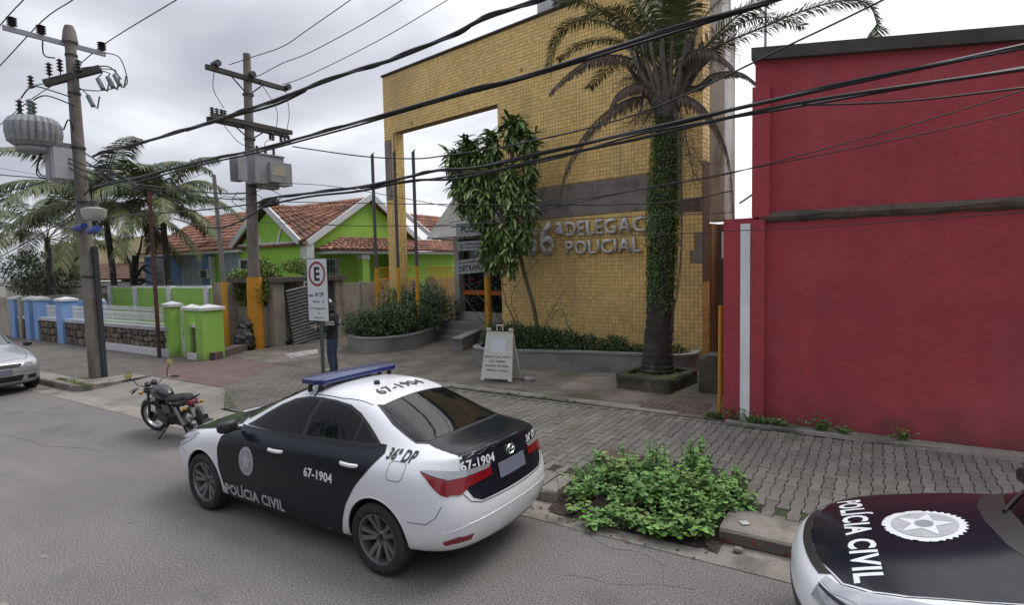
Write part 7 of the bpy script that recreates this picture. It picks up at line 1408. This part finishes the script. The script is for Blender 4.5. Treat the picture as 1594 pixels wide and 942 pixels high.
    for x, y, z in ((.50, .17, .84), (.50, -.17, .84), (-.86, .15, .70), (-.86, -.15, .70)): m = MB(); m.tube([(x, y*.45, z), (x, y, z)], .01, 5); bmm = m.build('indicator', black_plastic, r0); m = MB(); m.tube([(x-.03, y, z), (x+.03, y, z)], [.022, .032], 10); m.build('lens', amber, bmm, smooth=True)
    for s_ in (-1, 1):
        m = MB(); m.tube(crom([(.31, s_*.25, 1.02), (.33, s_*.28, 1.13), (.32, s_*.34, 1.22)], 4), .008, 6); T = Matrix.Translation((.32, s_*.35, 1.27)) @ Matrix.Rotation(R(-100), 4, 'Y'); m.lathe([(.001, -.015), (.055, -.012), (.062, .008)], 20, 0, T); mr = m.build('mirror', black_plastic, r0, smooth=True); m = MB(); m.lathe([(.058, .006), (.001, .009)], 20, 0, T); m.build('mirror_glass', P('mirror_glass', (.55, .45, .22), .25), mr)
    return r0
motorcycle((-9.66, 4.80, 0), R(180), R(-12)).scale = (.92, .92, .90)
# ---------------------------------------------------------------- person
def person(loc, rz):
    r0 = thing('person', 'person in a dark hooded jacket with white sleeve stripes and blue jeans looking down', 'person', loc, rz)
    J = [(0, 0, .86, .15, .12), (0, 0, 1.0, .145, .115), (.0, 0, 1.18, .165, .13), (-.02, 0, 1.34, .18, .12), (.0, 0, 1.43, .08, .08), (.04, 0, 1.49, .065, .065), (.07, 0, 1.56, .095, .085), (.075, 0, 1.64, .09, .08)]
    V = []; Ed = []; Rr = []
    def ad(p, r, link=None): V.append(p); Rr.append(r); k = len(V)-1; (Ed.append((link, k)) if link is not None else None); return k
    k = None; idx = []
    for x, y, z, rx, ry in J: k = ad((x, y, z), (ry, rx), k); idx.append(k)
    for s_ in (-1, 1):
        a = ad((0, s_*.10, .80), (.095, .095), idx[0]); a = ad((.03, s_*.11, .46), (.072, .072), a); a = ad((-.01, s_*.12, .12), (.055, .055), a); a = ad((-.0, s_*.12, .05), (.05, .05), a); a = ad((.15, s_*.13, .035), (.038, .045), a)
        b_ = ad((-.02, s_*.20, 1.35), (.075, .08), idx[3]); b_ = ad((-.03, s_*.25, 1.12), (.062, .062), b_); b_ = ad((.06, s_*.25, 1.03), (.055, .055), b_); b_ = ad((.25, s_*.14, 1.08), (.042, .042), b_); b_ = ad((.30, s_*.11, 1.10), (.03, .04), b_)
        hx, hy, hz = .335, s_*.085, 1.115
        h0 = b_
        h0 = ad((hx-.01, hy, hz), (.017, .036), h0)
        for f in range(4): q = ad((hx+.03, hy+(f-1.5)*.019, hz+.004), (.009, .009), h0); q = ad((hx+.055-.004*abs(f-1.5), hy+(f-1.5)*.021-s_*.004, hz+.012), (.0085, .0085), q); ad((hx+.064, hy+(f-1.5)*.021-s_*.012, hz+.028), (.008, .008), q)
        q = ad((hx-.005, hy-s_*.035, hz+.012), (.010, .010), h0); ad((hx+.025, hy-s_*.045, hz+.030), (.009, .009), q)
    me = bpy.data.meshes.new('body'); me.from_pydata(V, Ed, []); o = bpy.data.objects.new('body', me); COL.objects.link(o); sk_ = o.modifiers.new('s', 'SKIN'); me.skin_vertices[0].data[0].use_root = True
    for i, r in enumerate(Rr): me.skin_vertices[0].data[i].radius = r
    sb_ = o.modifiers.new('b', 'SUBSURF'); sb_.levels = 2; sb_.render_levels = 2; bpy.context.view_layer.update(); m2 = bpy.data.meshes.new_from_object(o.evaluated_get(bpy.context.evaluated_depsgraph_get())); bpy.data.objects.remove(o); m2.name = 'body'; m2.materials.clear()
    for mt in (M('jacket_black', (.018, .018, .022), .85, fine=.2), M('denim', (.045, .065, .11), .9, fine=.25, fs=60), P('skin', (.30, .17, .11), .6), P('shoe', (.05, .045, .04), .7), P('stripe_white', (.55, .56, .58), .7)): m2.materials.append(mt)
    for f in m2.polygons:
        c = f.center; mi = 0
        if c.z < .07: mi = 3
        elif c.z < .84: mi = 1
        elif c.x > .27 and c.z < 1.2: mi = 2
        elif c.z > 1.50 and c.x > .06: mi = 2
        elif abs(c.y) > .19 and (1.185 < c.z < 1.205 or 1.235 < c.z < 1.255): mi = 4
        f.material_index = mi
    m2.shade_smooth(); body = ob('body', m2, r0)
    for s_ in (-1, 1):
        m = MB(); 
        for z in (1.17, 1.225): m.tube([(-.03, s_*.236, z), (-.03, s_*.236-.004, z+.022)], .085, 14)
        m.build('sleeve_stripe', m2.materials[4], r0, smooth=True)
    # hood, cap and simple face
    m = MB(); T = Matrix.Translation((.05, 0, 1.60)) @ Matrix.Rotation(R(18), 4, 'Y'); m.lathe([(.001, .125), (.06, .115), (.10, .075), (.118, .0), (.112, -.08), (.13, -.13)], 18, 0, T)
    m.v = [v for v in m.v]; m.f2 = None
    keep = [i for i, f in enumerate(m.f) if sum(m.v[j][0] for j in f)/len(f) < .115]; m.f = [m.f[i] for i in keep]; m.m = [m.m[i] for i in keep]; m.build('hood', m2.materials[0], r0, smooth=True)
    m = MB(); T = Matrix.Translation((.075, 0, 1.655)) @ Matrix.Rotation(R(22), 4, 'Y'); m.lathe([(.108, .0), (.104, .05), (.07, .092), (.001, .105)], 20, 0, T); m.build('cap', P('pale_cap', (.42, .43, .45), .8), r0, smooth=True)
    m = MB(); m.tube([(.145, 0, 1.60), (.175, 0, 1.575)], [.012, .016], 6); m.build('nose', m2.materials[2], r0, smooth=True)
    for s_ in (-1, 1): m = MB(); m.tube([(.148, s_*.032, 1.612), (.156, s_*.032, 1.610)], .011, 8); m.build('eye', ink, r0)
    m = MB(); m.box((.155, 0, 1.548), (.01, .045, .008)); m.build('mouth', P('lip', (.2, .08, .07), .6), r0)
    return r0
person((-11.05, 9.2, .15), R(214)).scale = (1.16, 1.2, 1.03)
ph = MB(); ph.box((0, 0, 0), (.075, .14, .01)); o = ph.build('phone', ink); o.matrix_world = Matrix.Translation((-11.05, 9.2, .15)) @ Matrix.Rotation(R(214), 4, 'Z') @ Matrix.Translation((.395, .0, 1.175)) @ Matrix.Rotation(R(-25), 4, 'Y'); tag(o, 'dark mobile phone held in the hands of the hooded person', 'phone')
# ---------------------------------------------------------------- silver car at the left edge
def silver_car(loc):
    r0 = thing('silver_car', 'silver hatchback parked at the kerb at the left edge, front towards the viewer', 'car', loc, 0); k = []
    for ring in sedan_rings():
        rr2 = []
        for (x, y, z) in ring:
            z2 = z*(1.0 if z < .9 else 1.02) ; x2 = x*.93-.0
            if x < -1.0 and z > 1.0: z2 = z+(.25*(min(1, (-x-1.0)/.8)))*(1 if z < 1.3 else .3)
            rr2.append((x2, y*.97, z2))
        k.append(rr2)
    b = cage_car(k); me = finish_body(b, P('silver_paint', (.42, .43, .45), .3, metal=.5, coat=.6), None, [(1.27, .32), (-1.27, .32)], well, 2, .34); sk = Skin(me); ob('body', me, r0); tm, rm = make_wheel((tyre_m, P('silver_alloy', (.4, .4, .42), .35, metal=.8), black_plastic), r=.305, spokes=7, double=False); add_wheels(r0, tm, rm, [(1.27, .76, .305), (-1.27, .76, .305), (1.27, -.76, .305), (-1.27, -.76, .305)])
    m = MB(); m.box((0, 0, .27), (3.6, 1.2, .16)); m.build('underbody', well, r0)
    sk.patch('windscreen', [(.13,-.38),(.03,-.44),(.17,-.49),(.77,-.60),(.95,-.45),(1.0,-.2),(1.0,.2),(.95,.45),(.77,.60),(.17,.49),(.03,.44),(.13,.38),(.18,.2),(.18,-.2)], 'T', P('windscreen_glass', (.06, .075, .08), .05, spec=.9), r0, off=.004)
    for md in 'LR':
        sk.patch('side_window', [(.58,1.05),(.26,1.26),(-.13,1.37),(-.6,1.375),(-.95,1.28),(-1.15,1.12),(-.5,1.075)], md, tinted, r0, off=.005)
        sk.patch('headlight', [(2.02,.60),(1.9,.57),(1.72,.62),(1.50,.78),(1.62,.80),(1.85,.735),(2.0,.70)], md, clear_lens, r0, off=.006, grid=.04)
        s_ = 1 if md == 'L' else -1; hb = bmesh.new(); bmesh.ops.create_icosphere(hb, subdivisions=2, radius=1)
        for v in hb.verts: x, y, z = v.co; v.co = Vector((.72+.07*x, s_*(.92+.10*y), 1.02+.07*z))
        mm = bpy.data.meshes.new('mirror'); hb.to_mesh(mm); hb.free(); mm.materials.append(black_plastic); mm.shade_smooth(); ob('mirror', mm, r0)
    for s_ in (-1, 1):
        sk.patch('headlight_front', [(s_*.44,.70),(s_*.62,.72),(s_*.74,.73),(s_*.74,.62),(s_*.60,.57),(s_*.46,.60)], 'F', clear_lens, r0, off=.006, grid=.05)
        sk.patch('fog_lamp_recess', [(s_*.50,.42),(s_*.66,.43),(s_*.68,.35),(s_*.5,.33)], 'F', black_plastic, r0, off=.005)
    sk.patch('grille', [(-.40,.70),(.40,.70),(.34,.62),(-.34,.62)], 'F', black_plastic, r0, off=.005); sk.patch('lower_grille', [(-.42,.44),(.42,.44),(.38,.31),(-.38,.31)], 'F', black_plastic, r0, off=.005)
    sk.line('hood_edge', [(.9,-.72),(1.3,-.68),(1.63,-.62),(1.86,-.52),(1.98,0),(1.86,.52),(1.63,.62),(1.3,.68),(.9,.72)], 'T', seam, r0, wd=.008); sk.line('bumper_seam', [(-.72,.50),(0,.52),(.72,.50)], 'F', seam, r0, wd=.008); sk.patch('number_plate', rect(-.2, .47, .2, .59), 'F', plate_grey, r0, off=.012, grid=.1)
silver_car((-18.35, 4.42, 0))
# ---------------------------------------------------------------- pieces of one kind that were shaped together become parts of their own
def explode(o):
    b = bmesh.new(); b.from_mesh(o.data); b.verts.ensure_lookup_table(); seen = set(); isl = []
    for v in b.verts:
        if v.index in seen: continue
        st_ = [v]; grp = []; seen.add(v.index)
        while st_:
            q = st_.pop(); grp.append(q.index)
            for e_ in q.link_edges:
                w_ = e_.other_vert(q)
                if w_.index not in seen: seen.add(w_.index); st_.append(w_)
        isl.append(set(grp))
    b.free()
    if len(isl) < 2: return
    me = o.data; polys = [(tuple(p.vertices), p.material_index, p.use_smooth) for p in me.polygons]; nm = o.name.split('.')[0]
    for k, g_ in enumerate(isl):
        ids = sorted(g_); mp_ = {v: i for i, v in enumerate(ids)}; ps_ = [p for p in polys if p[0][0] in g_]
        m2 = bpy.data.meshes.new(nm); m2.from_pydata([me.vertices[v].co[:] for v in ids], [], [tuple(mp_[v] for v in p[0]) for p in ps_])
        for mt in me.materials: m2.materials.append(mt)
        for p, q in zip(m2.polygons, ps_): p.material_index = q[1]; p.use_smooth = q[2]
        if k == 0: o.data = m2
        else:
            c = o.copy(); c.data = m2; COL.objects.link(c); c.parent = o.parent
EXPL = ('gate_sheet', 'flower', 'stem', 'pictogram', 'side_wall', 'jumper_cable', 'corner_column', 'cross_arm', 'pilaster', 'eave_board', 'upper_wall_part', 'hanger', 'inner_wall', 'arm_brace', 'steel_band', 'lower_arm', 'edge_rail', 'awning_frame', 'rail', 'gauge', 'grip', 'fork', 'stem_part', 'flower_part', 'bars', 'gate_bars', 'blue_wall', 'panel_coping', 'coping', 'gable_beam', 'entrance_steps', 'mortar_part')
for o in [o for o in bpy.data.objects if o.type == 'MESH' and o.parent and o.name.split('.')[0] in EXPL and o.get('kind') != 'stuff' and len(o.data.vertices) < 30000]: explode(o)
